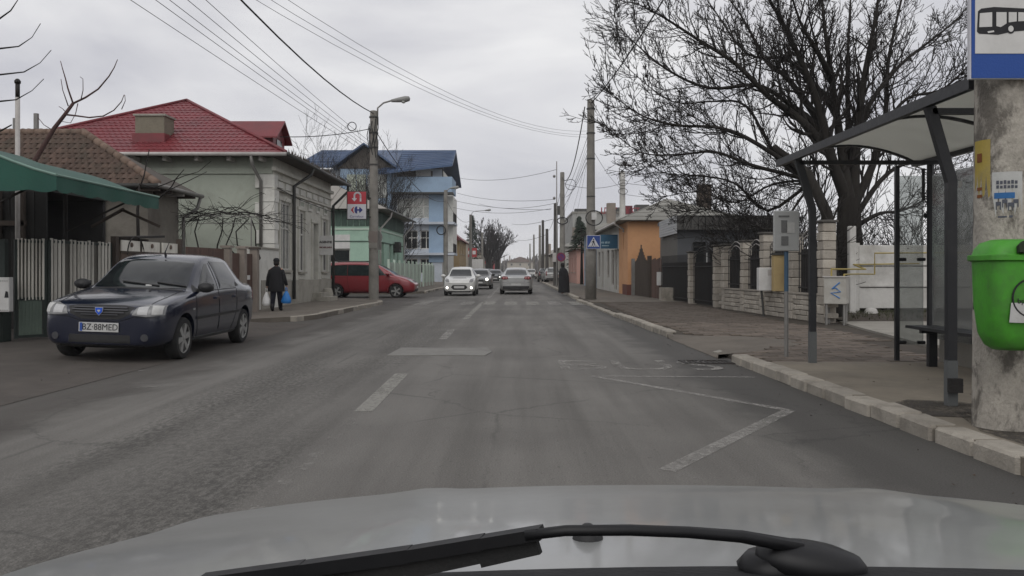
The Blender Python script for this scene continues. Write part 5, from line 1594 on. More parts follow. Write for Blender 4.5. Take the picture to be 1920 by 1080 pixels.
pa = Mx @ Vector((-.1, 0, (zt - zb) / 2)); pb = Mx @ Vector((.15, .1, (zt - zb) / 2))
py1 = at(1598, 492, 20.4); py2 = at(1640, 486, 21.7)
MB().tube([pa, pa + Vector((0, 0, .18)), (py1.x - .05, 19.5, pa.z + .18), (py1.x - .05, 20.2, pa.z + .3), (py2.x, 21.75, pa.z + .32), (10.9, 21.75, pa.z + .34)], .02, 6).build('pipe', M_YPIPE, gc)
MB().tube([pb, pb + Vector((0, 0, .06)), (py1.x, 20.2, pb.z + .06), (py2.x, 21.7, pb.z + .05), (py2.x, 21.7, pb.z + .62), (12.4, 21.75, pb.z + .64)], .02, 6).build('pipe', M_YPIPE, gc)
# white fence post and precast concrete fence
M_WCON = mk('whitewashed_concrete', (0.50, 0.49, 0.465), 0.92, 0.14, 2, (0.21, 0.195, 0.17), 0.6, 1.1, 0.4, 35, rnd=.06)
wp = MB(); p0 = at(1597, 424, 20.5); wp.box((p0.x, 20.5, (p0.z + .1) / 2), (.17, .17, p0.z - .1), bev=.02)
tag(wp.build('white_post', M_WCON), 'tall whitewashed concrete post beside the gas cabinet', 'post')
wf = thing('precast_fence', 'whitewashed precast concrete fence seen through the bus shelter', 'fence', (11.5, 22, .15))
x_l = at(1607, 460, 22).x
for b_ in range(4):
    xb = x_l + b_ * 2.1
    for k in range(3):
        z0 = .25 + k * .585
        MB().box((xb + 1.05, 22 + rng.uniform(-.01, .01), z0 + .285), (2.02, .06, .565), bev=.012).build('panel', M_WCON, wf)
    MB().box((xb, 22.06, 1.05), (.14, .14, 2.0)).build('post', M_WCON, wf)
    for k in range(2):
        MB().box((xb + 1.05, 21.955, .28 + .585 * (k + 1)), (1.96, .03, .035)).build('ledge', M_WCON, wf)
pp_ = MB(); pp_.lathe([(0, 0), (.16, 0), (.17, .10), (.12, .2), (0, .22)], 10, Matrix.Translation((8.95, 20.3, .13))); tag(pp_.build('concrete_lump', M_WCON, smooth=True), 'white concrete lump lying at the foot of the white post', 'block')

# ---------------------------------------------------------------- more houses on the right side
M_PINK = mk('pink_plaster', (0.42, 0.25, 0.21), 0.9, 0.08, 1)
M_LBLUE = mk('faded_blue_plaster', (0.24, 0.30, 0.37), 0.9, 0.1, 1)
simple_house('blue_shop_house', 'narrow faded blue house past the orange one', 5.3, 11, 55.2, 64.5, 4.1, 1.4, M_LBLUE, M_FC, 1, 'x', 3)
simple_house('pink_house', 'low pink house with dark roof past the standing person', 5.4, 12, 74, 86, 3.3, 1.6, M_PINK, M_TILE, 1, 'x', 3)
simple_house('far_white_house', 'pale house far up the right side beyond the pink one', 5.6, 13, 96, 112, 4.2, 1.8, M_WHITE, M_FC, 1, 'x', 3)
simple_house('far_brown_house', 'brown roofed house far along the right pavement', 5.8, 13, 130, 150, 4.0, 2.0, M_BEIGE, M_TILE, 1, 'x', 3)
simple_house('farthest_house', 'grey house at the far right end of the street', 6, 14, 185, 210, 5.0, 2.0, M_PLINTH, M_GROOF, 1, 'x', 3)
# large pale hall with red roof sign
M_HALL = mk('pale_hall_panel', (0.30, 0.30, 0.285), 0.8, 0.1, .5, (.2, .2, .19), .4, .4)
hall = thing('hall', 'large pale flat-roofed hall rising behind the orange house', 'building', (16, 125, .1))
hl = [(1.5 + k * 3.0, 3.6 + k * 3.0, 5.0, 6.6) for k in range(6)]
_, P, d, n = wall(hall, (7.6, 112), (27, 112), 0, 9.3, hl, M_HALL, thick=.4)
for h in hl: window(hall, P, d, n, h, M_FRAME, M_PANE, 2, (), fw=.12)
backing(hall, (7.6, 112), (27, 112), 1, 9, .8, M_DARK)
wall(hall, (7.6, 135), (7.6, 112), 0, 9.3, [], M_HALL); wall(hall, (27, 112), (27, 135), 0, 9.3, [], M_HALL)
MB().bb(7.5, 27.1, 111.9, 135, 9.3, 9.6).build('roof', M_FC, hall)
for x0, x1, z in ((8.2, 10.2, .7), (14, 15.6, .9), (17, 19, 1.3)): MB().bb(x0, x1, 116, 118, 9.6, 9.6 + z).build('roof_plant', M_DPIPE, hall)
rs_ = thing('roof_sign', 'long red rooftop sign with capital letters on the pale hall', 'sign', (14.5, 111, 9.6))
s0, s1 = at(1128, 389, 111), at(1186, 401, 111)
M_RSIGN = mk('red_roof_letter', (0.25, 0.03, 0.04), .6, .1)
for k in range(5): MB().bb(s0.x + k * 1.0, s0.x + k * 1.0 + .08, 111, 111.1, 9.3, s0.z).build('strut', M_IRON, rs_)
MB().bb(at(1172, 390, 111).x, s1.x, 111, 111.08, s1.z, s0.z + .25).build('backboard', mk('maroon_board', (.10, .012, .02), .6), rs_)
for k in range(9):
    u = 1127 + k * 6.2
    if k in (5,): continue
    a_ = at(u, 400, 110.9)
    m_ = MB(); m_.bb(a_.x, a_.x + .12, 110.9, 110.95, s1.z, s0.z); m_.bb(a_.x, a_.x + .36, 110.9, 110.95, (s0.z if k % 3 else s1.z + .14) - .14, s0.z if k % 3 else s1.z + .14)
    if k % 2: m_.bb(a_.x + .26, a_.x + .37, 110.895, 110.945, s1.z, s0.z - .1)
    m_.build('letter', M_RSIGN, rs_)
text_obj('CT', 1.05, M_RSIGN, rs_, wallframe((at(1192, 395, 110.9).x, 110.9, (s0.z + s1.z) / 2), (1, 0, 0)), sx=.8, bold=.02)
# street-end silhouettes
M_FARB = mk('far_mass', (0.11, 0.10, 0.095), .95, .2, .2)
simple_house('street_end_house', 'pale house closing the view at the far end of the street', -6, 8, 430, 450, 6, 3, M_BEIGE, M_TILE, -1, 'x', 4, 2)

# ================================================================== POLES
def pole(x, y, h, r0, r1, label, z0=.1, mat=None, grp='concrete utility poles'):
    t = thing('utility_pole', label, 'pole', (x, y, z0), group=grp)
    MB().lathe([(r0, z0 - .1), (r0 * .97, z0 + 1.2), (r1, z0 + h - .02), (r1 * .6, z0 + h)], 14, Matrix.Translation((x, y, 0))).build('shaft', mat or M_CPOLE, t, smooth=True, angle=40)
    return t
def lamp_arm(t, x, y, z, dx, dy, rise=.4, L=1.15):
    pts = [(x + dx * .14, y + dy * .14, z - .5), (x + dx * .16, y + dy * .16, z + rise * .5), (x + dx * .4, y + dy * .4, z + rise), (x + dx * L, y + dy * L, z + rise + .1)]
    MB().tube(pts, .035, 7).build('lamp_arm', M_PIPE, t, smooth=True)
    c = Vector((x + dx * (L + .35), y + dy * (L + .35), z + rise + .13))
    m = MB(); m.lathe([(0, -.4), (.06, -.38), (.10, -.1), (.13, .2), (.10, .36), (0, .4)], 10, Matrix.Translation(c) @ Vector((0, 0, 1)).rotation_difference(Vector((dx, dy, .12))).to_matrix().to_4x4())
    m.build('lamp_head', mk('lamp_grey', (.22, .22, .21), .5, .1), t, smooth=True)
    MB().lathe([(0, -.09), (.07, -.06), (.10, 0), (0, .0)], 10, Matrix.Translation(c + Vector((dx * .12, dy * .12, -.07)))).build('lamp_glass', M_GLASSW, t, smooth=True)
L1 = (-5.93, 32.8)
pl = pole(*L1, 7.75, .21, .15, 'concrete lamp pole with supermarket sign on the left corner')
lamp_arm(pl, L1[0], L1[1], 7.75, 1, -.0, .42, .75)
for z in (7.55, 6.9, 6.3, 5.6): MB().lathe([(.19, 0), (.19, .06)], 12, Matrix.Translation((L1[0], L1[1], z))).build('band', M_DPIPE, pl)
for k in range(7):
    a = k * .9
    MB().tube([(L1[0] + .18 * math.cos(a), L1[1] - .18 * abs(math.sin(a)), 7.6 - .1 * k), (L1[0] + .24 * math.cos(a + .4), L1[1] - .2, 7.1 - .1 * k), (L1[0] + .16 * math.cos(a + 1), L1[1] - .18, 6.5 - .12 * k)], .018, 5).build('cable_tail', M_WIRE, pl)
R1 = (2.97, 32.8)
pr1 = pole(*R1, 8.2, .20, .145, 'tall concrete pole with crossing sign on the right kerb')
for z in (7.9, 6.9, 5.85, 4.3): MB().lathe([(.18, 0), (.18, .05)], 12, Matrix.Translation((R1[0], R1[1], z))).build('band', M_DPIPE, pr1)
MB().lathe([(.225, .1), (.225, 2.2), (.215, 2.24)], 14, Matrix.Translation((R1[0], R1[1], 0))).build('collar', M_CPOLE, pr1, smooth=True)
jb = at(1114, 405, 32.5)
MB().box((jb.x, 32.55, jb.z), (.20, .12, .30)).build('junction_box', M_SIGNP, pr1)
MB().tube([(jb.x + .34 * math.cos(k * PI / 10), 32.5, jb.z - .08 + .30 * math.sin(k * PI / 10)) for k in range(21)], .022, 6).build('cable_coil', M_WIRE, pr1, smooth=True)
R2 = (2.92, 53.2); R3 = (2.98, 64); R4 = (3.0, 84); R5 = (3.0, 112)
p2 = pole(*R2, 7.75, .20, .14, 'concrete pole with cable coil, second along the right pavement')
MB().tube([(R2[0] + .55 + .35 * math.cos(k * PI / 8), R2[1] - .2, 7.0 + .35 * math.sin(k * PI / 8)) for k in range(17)], .02, 5).build('cable_coil', M_WIRE, p2)
MB().tube([(R2[0] + .35 * math.cos(k * PI / 8), R2[1] - .25, 4.6 + .22 * math.sin(k * PI / 8)) for k in range(17)], .035, 5).build('cable_coil', M_WIRE, p2)
p3 = pole(*R3, 6.6, .19, .15, 'dark weathered pole right behind the round no-stopping sign', mat=mk('dark_pole', (.07, .065, .06), .95, .25, 3))
MB().box((R3[0] + .25, R3[1] - .25, 6.1), (.35, .3, .7)).build('transformer', M_DPIPE, p3)
p3b = pole(2.80, 58.5, 9.2, .05, .035, 'thin metal mast with small lamps along the right pavement', mat=M_PIPE, grp='metal masts')
for z in (8.2, 6.6): MB().lathe([(0, -.12), (.1, -.06), (.1, .06), (0, .12)], 8, Matrix.Translation((2.62, 58.5, z))).build('lamp_head', M_PIPE, p3b, smooth=True)
pole(*R4, 5.6, .2, .15, 'dark pole farther on past the pink house', mat=MATS['dark_pole'])
pole(3.0, 98, 7.4, .2, .15, 'distant pole over the parked cars on the right', mat=MATS['dark_pole'])
pole(*R5, 7.6, .2, .15, 'small distant pole near the far pale house')
pole(2.9, 150, 8, .2, .15, 'tiny pole far up the right side'); pole(2.9, 200, 8, .2, .15, 'tiniest pole at the far right end of the street')
L2 = (-5.95, 65.5); L3 = (-5.95, 99.5)
p4 = pole(*L2, 7.8, .19, .15, 'pale concrete pole in front of the blue block corner')
MB().tube([(L2[0] - .35 + .36 * math.cos(k * PI / 8), L2[1] - .25, 4.6 + .36 * math.sin(k * PI / 8)) for k in range(17)], .05, 6).build('cable_coil', M_WIRE, p4)
lamp_arm(p4, L2[0], L2[1], 7.7, .6, .3, .3, .8)
p5 = pole(*L3, 8.2, .19, .15, 'lamp pole beside the small red-roofed house on the left')
lamp_arm(p5, L3[0], L3[1], 8.2, 1, 0, .5, 1.8)
pole(-6.0, 133, 7.6, .2, .15, 'distant pole in front of the beige house'); pole(-5.9, 172, 8, .2, .15, 'thin distant pole beside the big street tree')
pole(-5.9, 215, 8, .2, .15, 'tiny pole beyond the street tree on the left'); pole(-5.9, 262, 8, .2, .15, 'tiniest pole before the red shop'); pole(-5.9, 330, 8, .2, .15, 'last visible pole on the far left')
LP = at(1167, 322, 56)
p6 = pole(LP.x, 56, LP.z - .1, .24, .19, 'pale lamp pole standing behind the orange house roof', mat=M_WCON)
MB().tube([(LP.x - .22, 55.8, LP.z - .6), (LP.x - .24, 55.8, LP.z + .2), (LP.x - .1, 55.7, LP.z + .42), (LP.x + .1, 55.6, LP.z + .48)], .03, 6).build('lamp_arm', M_PIPE, p6)
MB().lathe([(0, -.3), (.12, -.2), (.16, .1), (0, .3)], 8, Matrix.Translation((LP.x + .1, 55.5, LP.z + .46)) @ Matrix.Rotation(PI / 2, 4, 'X')).build('lamp_head', M_DPIPE, p6, smooth=True)
for z in (LP.z - .8, LP.z - 1.4): MB().tube([(LP.x + .32 * math.cos(k * PI / 7), 55.7, z + .2 * math.sin(k * PI / 7)) for k in range(15)], .02, 5).build('cable_loop', M_WIRE, p6)

# supermarket sign on the left pole
M_SRED = mk('sign_red', (0.36, 0.022, 0.035), .4, .06, 3, spec=.5)
M_SWHT = mk('sign_white', (0.50, 0.50, 0.53), .4, .05, 3, spec=.5)
M_SBLU = mk('sign_navy', (0.02, 0.03, 0.16), .5, .05)
cs = thing('supermarket_sign', 'red and white supermarket sign with U-turn arrow on the left pole', 'sign', (L1[0] - .5, 32.6, 4))
q0, q1 = at(650, 358, 32.5), at(688, 412, 32.5)
cx_, W_ = (q0.x + q1.x) / 2, q1.x - q0.x
MB().bb(q0.x, q1.x, 32.5, 32.58, q1.z, q0.z).build('frame_panel', M_DPIPE, cs)
zs = q0.z - (q0.z - q1.z) * .46
MB().bb(q0.x + .035, q1.x - .035, 32.49, 32.5, zs, q0.z - .035).build('red_panel', M_SRED, cs)
MB().bb(q0.x + .035, q1.x - .035, 32.49, 32.5, q1.z + .035, zs).build('white_panel', M_SWHT, cs)
ua = []
for k in range(13):
    a = PI * k / 12
    ua.append((.125 * math.cos(a), .09 + .125 * math.sin(a)))
path = [(.125, -.14), (.125, 0)] + ua + [(-.125, .0)]
FMx = wallframe((cx_ + .03, 32.488, (zs + q0.z) / 2 - .02), (1, 0, 0))
uo = MB()
for i in range(len(path) - 1):
    a, b_ = Vector((*path[i], 0)), Vector((*path[i + 1], 0))
    uo.beam(FMx @ a, FMx @ (b_ + (b_ - a) * .25), .068, .006, up=(0, -1, 0)) if (b_ - a).length > 1e-4 else None
uo.prism([(-.125 - .11, -.01), (-.125 + .11, -.01), (-.125, -.14)], FMx, .005)
uo.build('u_turn_arrow', M_SWHT, cs)
FM2 = wallframe((cx_, 32.486, (zs + q1.z) / 2 + .08), (1, 0, 0))
MB().prism([(-.24, 0), (-.13, .13), (-.10, .13), (-.155, 0), (-.10, -.13), (-.13, -.13)], FM2, .004).build('emblem_left', M_SRED, cs)
MB().prism([(.24, 0), (.14, .11), (.10, .11), (.10, .03), (.02, .03), (.02, .15), (-.05, .13), (-.09, .06), (-.09, -.06), (-.05, -.13), (.02, -.15), (.02, -.03), (.10, -.03), (.10, -.11), (.14, -.11)], FM2, .004).build('emblem_right', M_SBLU, cs)
text_obj('Carrefour', .12, M_SBLU, cs, wallframe((cx_, 32.486, q1.z + .13), (1, 0, 0)), sx=1.15)
for z in (q0.z - .28, q1.z + .12): MB().beam((q1.x - .02, 32.6, z), (L1[0], 32.7, z), .04, .04).build('bracket', M_IRON, cs)
# two small sign backs on the left pole
rsn = thing('traffic_sign', 'grey back of a round traffic sign on the left corner pole', 'sign', (L1[0] + .15, 32.98, 2.9))
c = at(706, 445, 33.02)
MB().lathe([(.0, 0), (.30, 0), (.30, .015), (0, .015)], 22, Matrix.Translation((c.x - .05, 33.03, c.z)) @ Matrix.Rotation(PI / 2, 4, 'X')).build('disc', M_PIPE, rsn)
MB().box((L1[0], 32.62, c.z), (.36, .06, .46)).build('clamp_plate', mk('taupe_plate', (.17, .145, .13), .8, .1), rsn)
sqs = thing('traffic_sign', 'small grey sign plate back below the round sign on left pole', 'sign', (L1[0] + .2, 32.98, 2.3))
c = at(712, 458, 33.02)
MB().box((c.x - .08, 33.02, c.z), (.30, .015, .46)).build('plate', M_PIPE, sqs)
MB().box((L1[0], 32.62, c.z), (.34, .05, .36)).build('clamp_plate', M_CPOLE, sqs)
# crossing sign
M_TBLUE = mk('traffic_blue', (0.012, 0.045, 0.21), .35, .06, 3, spec=.5)
xs_ = thing('crossing_sign', 'square blue pedestrian crossing sign on the right pole', 'sign', (R1[0], 32.5, 2.4))
q0, q1 = at(1100, 441, 32.5), at(1126, 467, 32.5)
cx_, cz_ = (q0.x + q1.x) / 2, (q0.z + q1.z) / 2
MB().bb(q0.x, q1.x, 32.5, 32.53, q1.z, q0.z).build('plate', M_SWHT, xs_)
MB().bb(q0.x + .02, q1.x - .02, 32.492, 32.5, q1.z + .02, q0.z - .02).build('blue_face', M_TBLUE, xs_)
FMx = wallframe((cx_, 32.49, cz_), (1, 0, 0))
MB().prism([(-.23, -.19), (.23, -.19), (0, .21)], FMx, .003).build('triangle', M_SWHT, xs_)
pm = MB()
Fp = FMx @ Matrix.Translation((0, 0, .0035))
pm.prism([(.03 * math.cos(k * PI / 4), .10 + .03 * math.sin(k * PI / 4)) for k in range(8)], Fp, .002)
pm.prism([(-.03, .06), (.03, .06), (.035, -.02), (-.035, -.02)], Fp, .002)
pm.prism([(-.035, -.02), (0, -.02), (-.04, -.14), (-.075, -.14)], Fp, .002); pm.prism([(0, -.02), (.035, -.02), (.075, -.13), (.04, -.14)], Fp, .002)
pm.prism([(-.03, .06), (-.02, .03), (-.08, -.03), (-.09, -.01)], Fp, .002)
pm.build('walking_figure', M_BLACK, xs_)
for k in range(5): MB().prism([(-.17 + k * .075, -.18), (-.135 + k * .075, -.18), (-.13 + k * .065, -.145), (-.16 + k * .065, -.145)], Fp, .002).build('stripe', M_BLACK, xs_)
# no-stopping sign
nsn = thing('round_sign', 'round purple-red no-stopping sign behind the standing person', 'sign', (2.2, 42.5, .1))
c = at(1052, 482, 42.5)
Mr = Matrix.Translation((c.x, 42.46, c.z)) @ Matrix.Rotation(PI / 2, 4, 'X')
MB().lathe([(0, 0), (.24, 0), (.24, .012), (0, .012)], 22, Mr).build('disc', mk('faded_sign_red', (.16, .02, .05), .5, .08), nsn)
MB().lathe([(0, 0), (.17, 0), (.17, .004), (0, .004)], 22, Mr @ Matrix.Translation((0, 0, .012))).build('inner_disc', mk('faded_sign_purple', (.085, .03, .12), .5, .08), nsn)
MB().box((c.x, 42.445, c.z), (.40, .004, .05), ry=R(45)).build('bar', MATS['faded_sign_red'], nsn)
MB().tube([(c.x, 42.5, .1), (c.x, 42.5, c.z + .3)], .03, 8).build('post', M_PIPE, nsn)
cabi = thing('pole_cabinet', 'grey cabinet hung on the dark pole left of the round sign', 'cabinet', (2.7, 62, 2))
q0, q1 = at(1036, 474, 63.6), at(1044, 491, 63.6)
MB().bb(q0.x, q1.x, 63.55, 63.8, q1.z, q0.z).build('case', M_GUT, cabi)

# ================================================================== NEAR POLE, BUS SIGN, BIN, POSTER
NP = (3.62, 5.98)
M_NPOLE = mk('flaking_concrete', (0.34, 0.315, 0.275), 0.95, 0.34, 9, (0.10, 0.09, 0.078), 0.85, 4.0, 1.0, 30, gp=(.47, .56), stretch=(1, 1, .6))
npole = thing('utility_pole', 'broad flaking concrete pole carrying the bus stop sign at the right edge', 'pole', (*NP, .115), group='concrete utility poles')
MB().lathe([(.205, .0), (.20, .5), (.193, 1.6), (.172, 4.5), (.15, 8.1), (.1, 8.15)], 28, Matrix.Translation((*NP, .1))).build('shaft', M_NPOLE, npole, smooth=True, angle=40)
MB().lathe([(.186, 0), (.186, .012)], 24, Matrix.Translation((*NP, 2.52))).build('band', M_PIPE, npole)
bs = thing('bus_stop_sign', 'blue bus stop sign with white panel and black bus on near pole', 'sign', (NP[0], 5.75, 2.7))
by = 5.74
q1 = at(1818, 148, by); bw = .62
MB().bb(q1.x, q1.x + bw, by, by + .03, q1.z, q1.z + .88).build('plate', M_SWHT, bs)
MB().bb(q1.x + .012, q1.x + bw - .012, by - .006, by, q1.z + .005, q1.z + .875).build('blue_face', mk('bus_sign_blue', (.008, .055, .26), .4, .05, 3, spec=.4), bs)
wz0 = at(1818, 101, by).z
MB().bb(q1.x + .035, q1.x + bw - .035, by - .010, by - .006, wz0, q1.z + .84).build('white_panel', M_SIGNP, bs)
FMx = wallframe((q1.x + .035, by - .0105, wz0), (1, 0, 0))
k_ = by / F
bx = lambda u, v: ((u - 1827) * k_, (101 - v) * k_)
pb_ = MB(); pb_.prism([bx(*p) for p in ((1830, 60), (1832, 22), (1838, 17), (1862, 14), (1962, 19), (1966, 26), (1966, 52), (1960, 55), (1896, 60), (1870, 66), (1834, 64))], FMx, .002); pb_.build('bus_body', M_BLACK, bs)
F2 = FMx @ Matrix.Translation((0, 0, .0022))
for poly in (((1834, 52), (1835, 26), (1858, 24), (1858, 51)), ((1866, 50), (1866, 24), (1885, 24), (1885, 45), (1874, 52)), ((1889, 43), (1889, 24), (1904, 24), (1904, 41)), ((1907, 41), (1907, 24), (1930, 25), (1930, 40)), ((1933, 40), (1933, 25), (1960, 26), (1960, 39))):
    MB().prism([bx(*p) for p in poly], F2, .0015).build('bus_window', M_SIGNP, bs)
MB().prism([bx(1849, 60), bx(1861, 58), bx(1862, 61), bx(1851, 63)], F2, .0015).build('bus_headlight', M_SIGNP, bs)
for cxu in (1893, 1944):
    MB().prism([((cxu - 1827) * k_ + .030 * math.cos(a * PI / 8), (101 - 55) * k_ + .034 * math.sin(a * PI / 8)) for a in range(16)], F2, .0015).build('bus_wheel', M_BLACK, bs)
    MB().prism([((cxu - 1827) * k_ + .019 * math.cos(a * PI / 8), (101 - 55) * k_ + .022 * math.sin(a * PI / 8)) for a in range(16)], F2 @ Matrix.Translation((0, 0, .0016)), .001).build('bus_hub', M_SIGNP, bs)
# paper curled round the pole
def pole_patch(name, u0, u1, v0, v1, mat, parent, off=.004, n_=8):
    mb = MB()
    ang = []
    for i in range(n_ + 1):
        u = u0 + (u1 - u0) * i / n_
        # intersection of the viewing direction with the pole's round shaft gives the place on its surface
        dx = (u - U0) / F
        r = .188 + off
        a_, b_, c_ = 1 + dx * dx, -2 * (NP[1] + dx * NP[0]), NP[0] ** 2 + NP[1] ** 2 - r * r
        y = (-b_ - math.sqrt(max(0, b_ * b_ - 4 * a_ * c_))) / (2 * a_)
        for v in (v1, v0):
            mb.v.append((dx * y, y, CAMH - (v - V0) / F * NP[1] * .972))
    for i in range(n_): mb.f.append((i * 2, i * 2 + 2, i * 2 + 3, i * 2 + 1))
    return mb.build(name, mat, parent, smooth=True)
ps = thing('white_poster', 'torn white poster with blue bar and four heads on near pole', 'poster', (NP[0], 5.78, 2))
M_PAPER = mk('weathered_paper', (.42, .42, .41), .9, .1, 8, (.25, .24, .22), .4, 6, .1, 60)
M_INK = mk('faded_ink', (.075, .08, .10), .9, .3, 12)
pole_patch('paper', 1860, 1917, 322, 412, M_PAPER, ps, .004)
pole_patch('blue_bar', 1864, 1903, 361, 372, mk('poster_blue', (.03, .12, .30), .8, .2, 10), ps, .007)
for v0, v1 in ((338, 345), (347, 353)):
    for k in range(6): pole_patch('lettering', 1868 + k * 7, 1873 + k * 7, v0 + (k % 2), v1, M_INK, ps, .007, 2)
for u, v in ((1872, 378), (1884, 374), (1895, 380), (1905, 374)):
    pole_patch('head_hair', u - 5, u + 5, v, v + 7, M_INK, ps, .007, 3); pole_patch('head_side', u - 5, u - 3, v + 7, v + 15, M_INK, ps, .007, 2); pole_patch('head_side', u + 3, u + 5, v + 7, v + 15, M_INK, ps, .007, 2)
pole_patch('lettering', 1871, 1888, 405, 408, M_INK, ps, .007, 3); pole_patch('lettering', 1892, 1899, 404, 408, M_INK, ps, .007, 2)
yp = thing('yellow_poster', 'faded yellow paper strip pasted on the left of near pole', 'poster', (3.5, 5.85, 2))
pole_patch('paper', 1828, 1857, 258, 392, mk('faded_yellow_paper', (.34, .26, .06), .9, .15, 8, (.22, .19, .11), .5, 5), yp, .003)
for v0, v1 in ((283, 300), (348, 354), (362, 368)): pole_patch('lettering', 1832, 1841, v0, v1, mk('rust_ink', (.17, .06, .02), .9, .2), yp, .006, 3)
# litter bin
M_BIN = mk('green_bin_plastic', (0.052, 0.26, 0.018), 0.5, 0.16, 3, (0.045, 0.085, 0.03), .6, 4, 0.1, 40, spec=.4)
M_BIND = mk('bin_dark_inside', (.012, .02, .008), .8)
bn = thing('litter_bin', 'bright green plastic litter bin hung on the near pole', 'litter bin', (3.56, 5.45, .75))
cx, cy_ = 3.425, 5.46
def rr_ring(w_, d_, r, z, n_=6):
    pts = []
    for (sx, sy, a0) in ((1, 1, 0), (-1, 1, 90), (-1, -1, 180), (1, -1, 270)):
        for k in range(n_ + 1):
            a = R(a0 + 90 * k / n_)
            pts.append((cx + sx * (w_ / 2 - r) + r * math.cos(a), cy_ + sy * (d_ / 2 - r) + r * math.sin(a), z))
    return pts
def loft(rings, mat, name, parent, cap0=True, cap1=True):
    mb = MB(); m = len(rings[0])
    for r_ in rings: mb.v += r_
    for i in range(len(rings) - 1):
        for k in range(m): mb.f.append((i * m + k, i * m + (k + 1) % m, (i + 1) * m + (k + 1) % m, (i + 1) * m + k))
    if cap0: mb.f.append(tuple(reversed(range(m))))
    if cap1: mb.f.append(tuple((len(rings) - 1) * m + k for k in range(m)))
    return mb.build(name, mat, parent, smooth=True, angle=45)
zb_, zl = .745, 1.345
loft([rr_ring(.36, .18, .08, zb_), rr_ring(.44, .25, .10, zb_ + .03), rr_ring(.50, .30, .10, zb_ + .11), rr_ring(.53, .33, .09, zb_ + .3), rr_ring(.545, .345, .09, zl)], M_BIN, 'body', bn)
loft([rr_ring(.56, .36, .09, zl), rr_ring(.585, .385, .09, zl + .008), rr_ring(.585, .385, .09, zl + .04), rr_ring(.57, .37, .09, zl + .045)], M_BIN, 'rim', bn)
loft([rr_ring(.55, .34, .09, zl + .045), rr_ring(.53, .32, .09, zl + .085), rr_ring(.47, .27, .08, zl + .125), rr_ring(.36, .18, .07, zl + .148)], M_BIN, 'lid', bn)
mo = MB(); mo.prism([(-.155, .0), (.155, .0), (.15, .05), (.12, .078), (-.12, .078), (-.15, .05)], wallframe((cx + .02, cy_ - .182, zl + .05), (1, 0, 0)) @ Matrix.Rotation(R(-18), 4, 'X'), .03); mo.build('opening', M_BIND, bn)
Fb = wallframe((cx - .035, cy_ - .174, 1.10), (1, 0, 0)) @ Matrix.Rotation(R(-1.5), 4, 'X')
MB().tube([Fb @ Vector((.125 * math.cos(k * PI / 14), .125 * math.sin(k * PI / 14), .002)) for k in range(29)], .006, 5).build('logo_ring', M_BLACK, bn)
lm = MB(); lm.prism([(-.05, .05), (.0, .06), (.05, .03), (.03, .02), (-.01, .035)], Fb, .004); lm.prism([(.02, -.01), (.06, .01), (.07, -.02), (.03, -.03)], Fb, .004); lm.build('logo_arrow', M_BLACK, bn)
text_obj('bpr', .05, M_BLACK, bn, Fb @ Matrix.Translation((-.06, -.02, .003)))
MB().prism([(-.15, -.16), (.13, -.17), (.14, -.035), (-.135, -.03)], Fb, .003).build('sticker', M_PAPER, bn)
MB().bb(cx - .12, cx + .12, cy_ + .17, cy_ + .36, 1.0, 1.05).build('bracket', M_IRON, bn)

# ================================================================== BUS SHELTER
M_SHEL = mk('shelter_anthracite', (0.012, 0.013, 0.016), 0.45, 0.15, 3, (.055, .052, .048), .3, 2.5, 0.05, 40, spec=.45)
M_SBASE = mk('shelter_grey_foot', (0.10, 0.105, 0.105), 0.6, 0.15, 3)
def polycarb():
    m, t, b = newmat('opal_polycarbonate')
    geo = N(t, 'ShaderNodeNewGeometry')
    n1 = noisen(t, geo.outputs['Position'], 3, 5, .6)
    b.inputs['Base Color'].default_value = (.62, .62, .60, 1)
    b.inputs['Roughness'].default_value = .45
    tr = N(t, 'ShaderNodeBsdfTranslucent'); tr.inputs[0].default_value = (.66, .66, .62, 1)
    mx_ = N(t, 'ShaderNodeMixShader')
    t.links.new(mathn(t, 'ADD', mathn(t, 'MULTIPLY', n1, .2), .42), mx_.inputs[0])
    o_ = t.nodes['Material Output']
    t.links.new(b.outputs[0], mx_.inputs[1]); t.links.new(tr.outputs[0], mx_.inputs[2]); t.links.new(mx_.outputs[0], o_.inputs[0])
    return m
def dirtyglass():
    m, t, b = newmat('dusty_shelter_glass')
    geo = N(t, 'ShaderNodeNewGeometry')
    n1 = noisen(t, geo.outputs['Position'], 2.2, 7, .7)
    n2 = noisen(t, geo.outputs['Position'], 45, 3, .7)
    b.inputs['Base Color'].default_value = (.33, .335, .33, 1)
    b.inputs['Roughness'].default_value = .35
    tr = N(t, 'ShaderNodeBsdfTransparent'); tr.inputs[0].default_value = (.86, .88, .87, 1)
    gl = N(t, 'ShaderNodeBsdfGlossy'); gl.inputs['Roughness'].default_value = .05
    fr = N(t, 'ShaderNodeFresnel'); fr.inputs[0].default_value = 1.45
    m1 = N(t, 'ShaderNodeMixShader'); m2 = N(t, 'ShaderNodeMixShader')
    f = mathn(t, 'ADD', mathn(t, 'MULTIPLY', rampn(t, n1, .35, .75), .20), mathn(t, 'MULTIPLY', rampn(t, n2, .5, .75), .16))
    t.links.new(mathn(t, 'ADD', f, .2), m1.inputs[0]); t.links.new(tr.outputs[0], m1.inputs[1]); t.links.new(b.outputs[0], m1.inputs[2])
    t.links.new(mathn(t, 'MULTIPLY', fr.outputs[0], .8), m2.inputs[0]); t.links.new(m1.outputs[0], m2.inputs[1]); t.links.new(gl.outputs[0], m2.inputs[2])
    t.links.new(m2.outputs[0], t.nodes['Material Output'].inputs[0])
    return m
M_PC, M_SGL = polycarb(), dirtyglass()
sh = thing('bus_shelter', 'dark steel bus shelter with vaulted white roof and glass panels', 'bus shelter', (4.4, 8.5, .115))
FXs, BXs = 3.52, 5.34
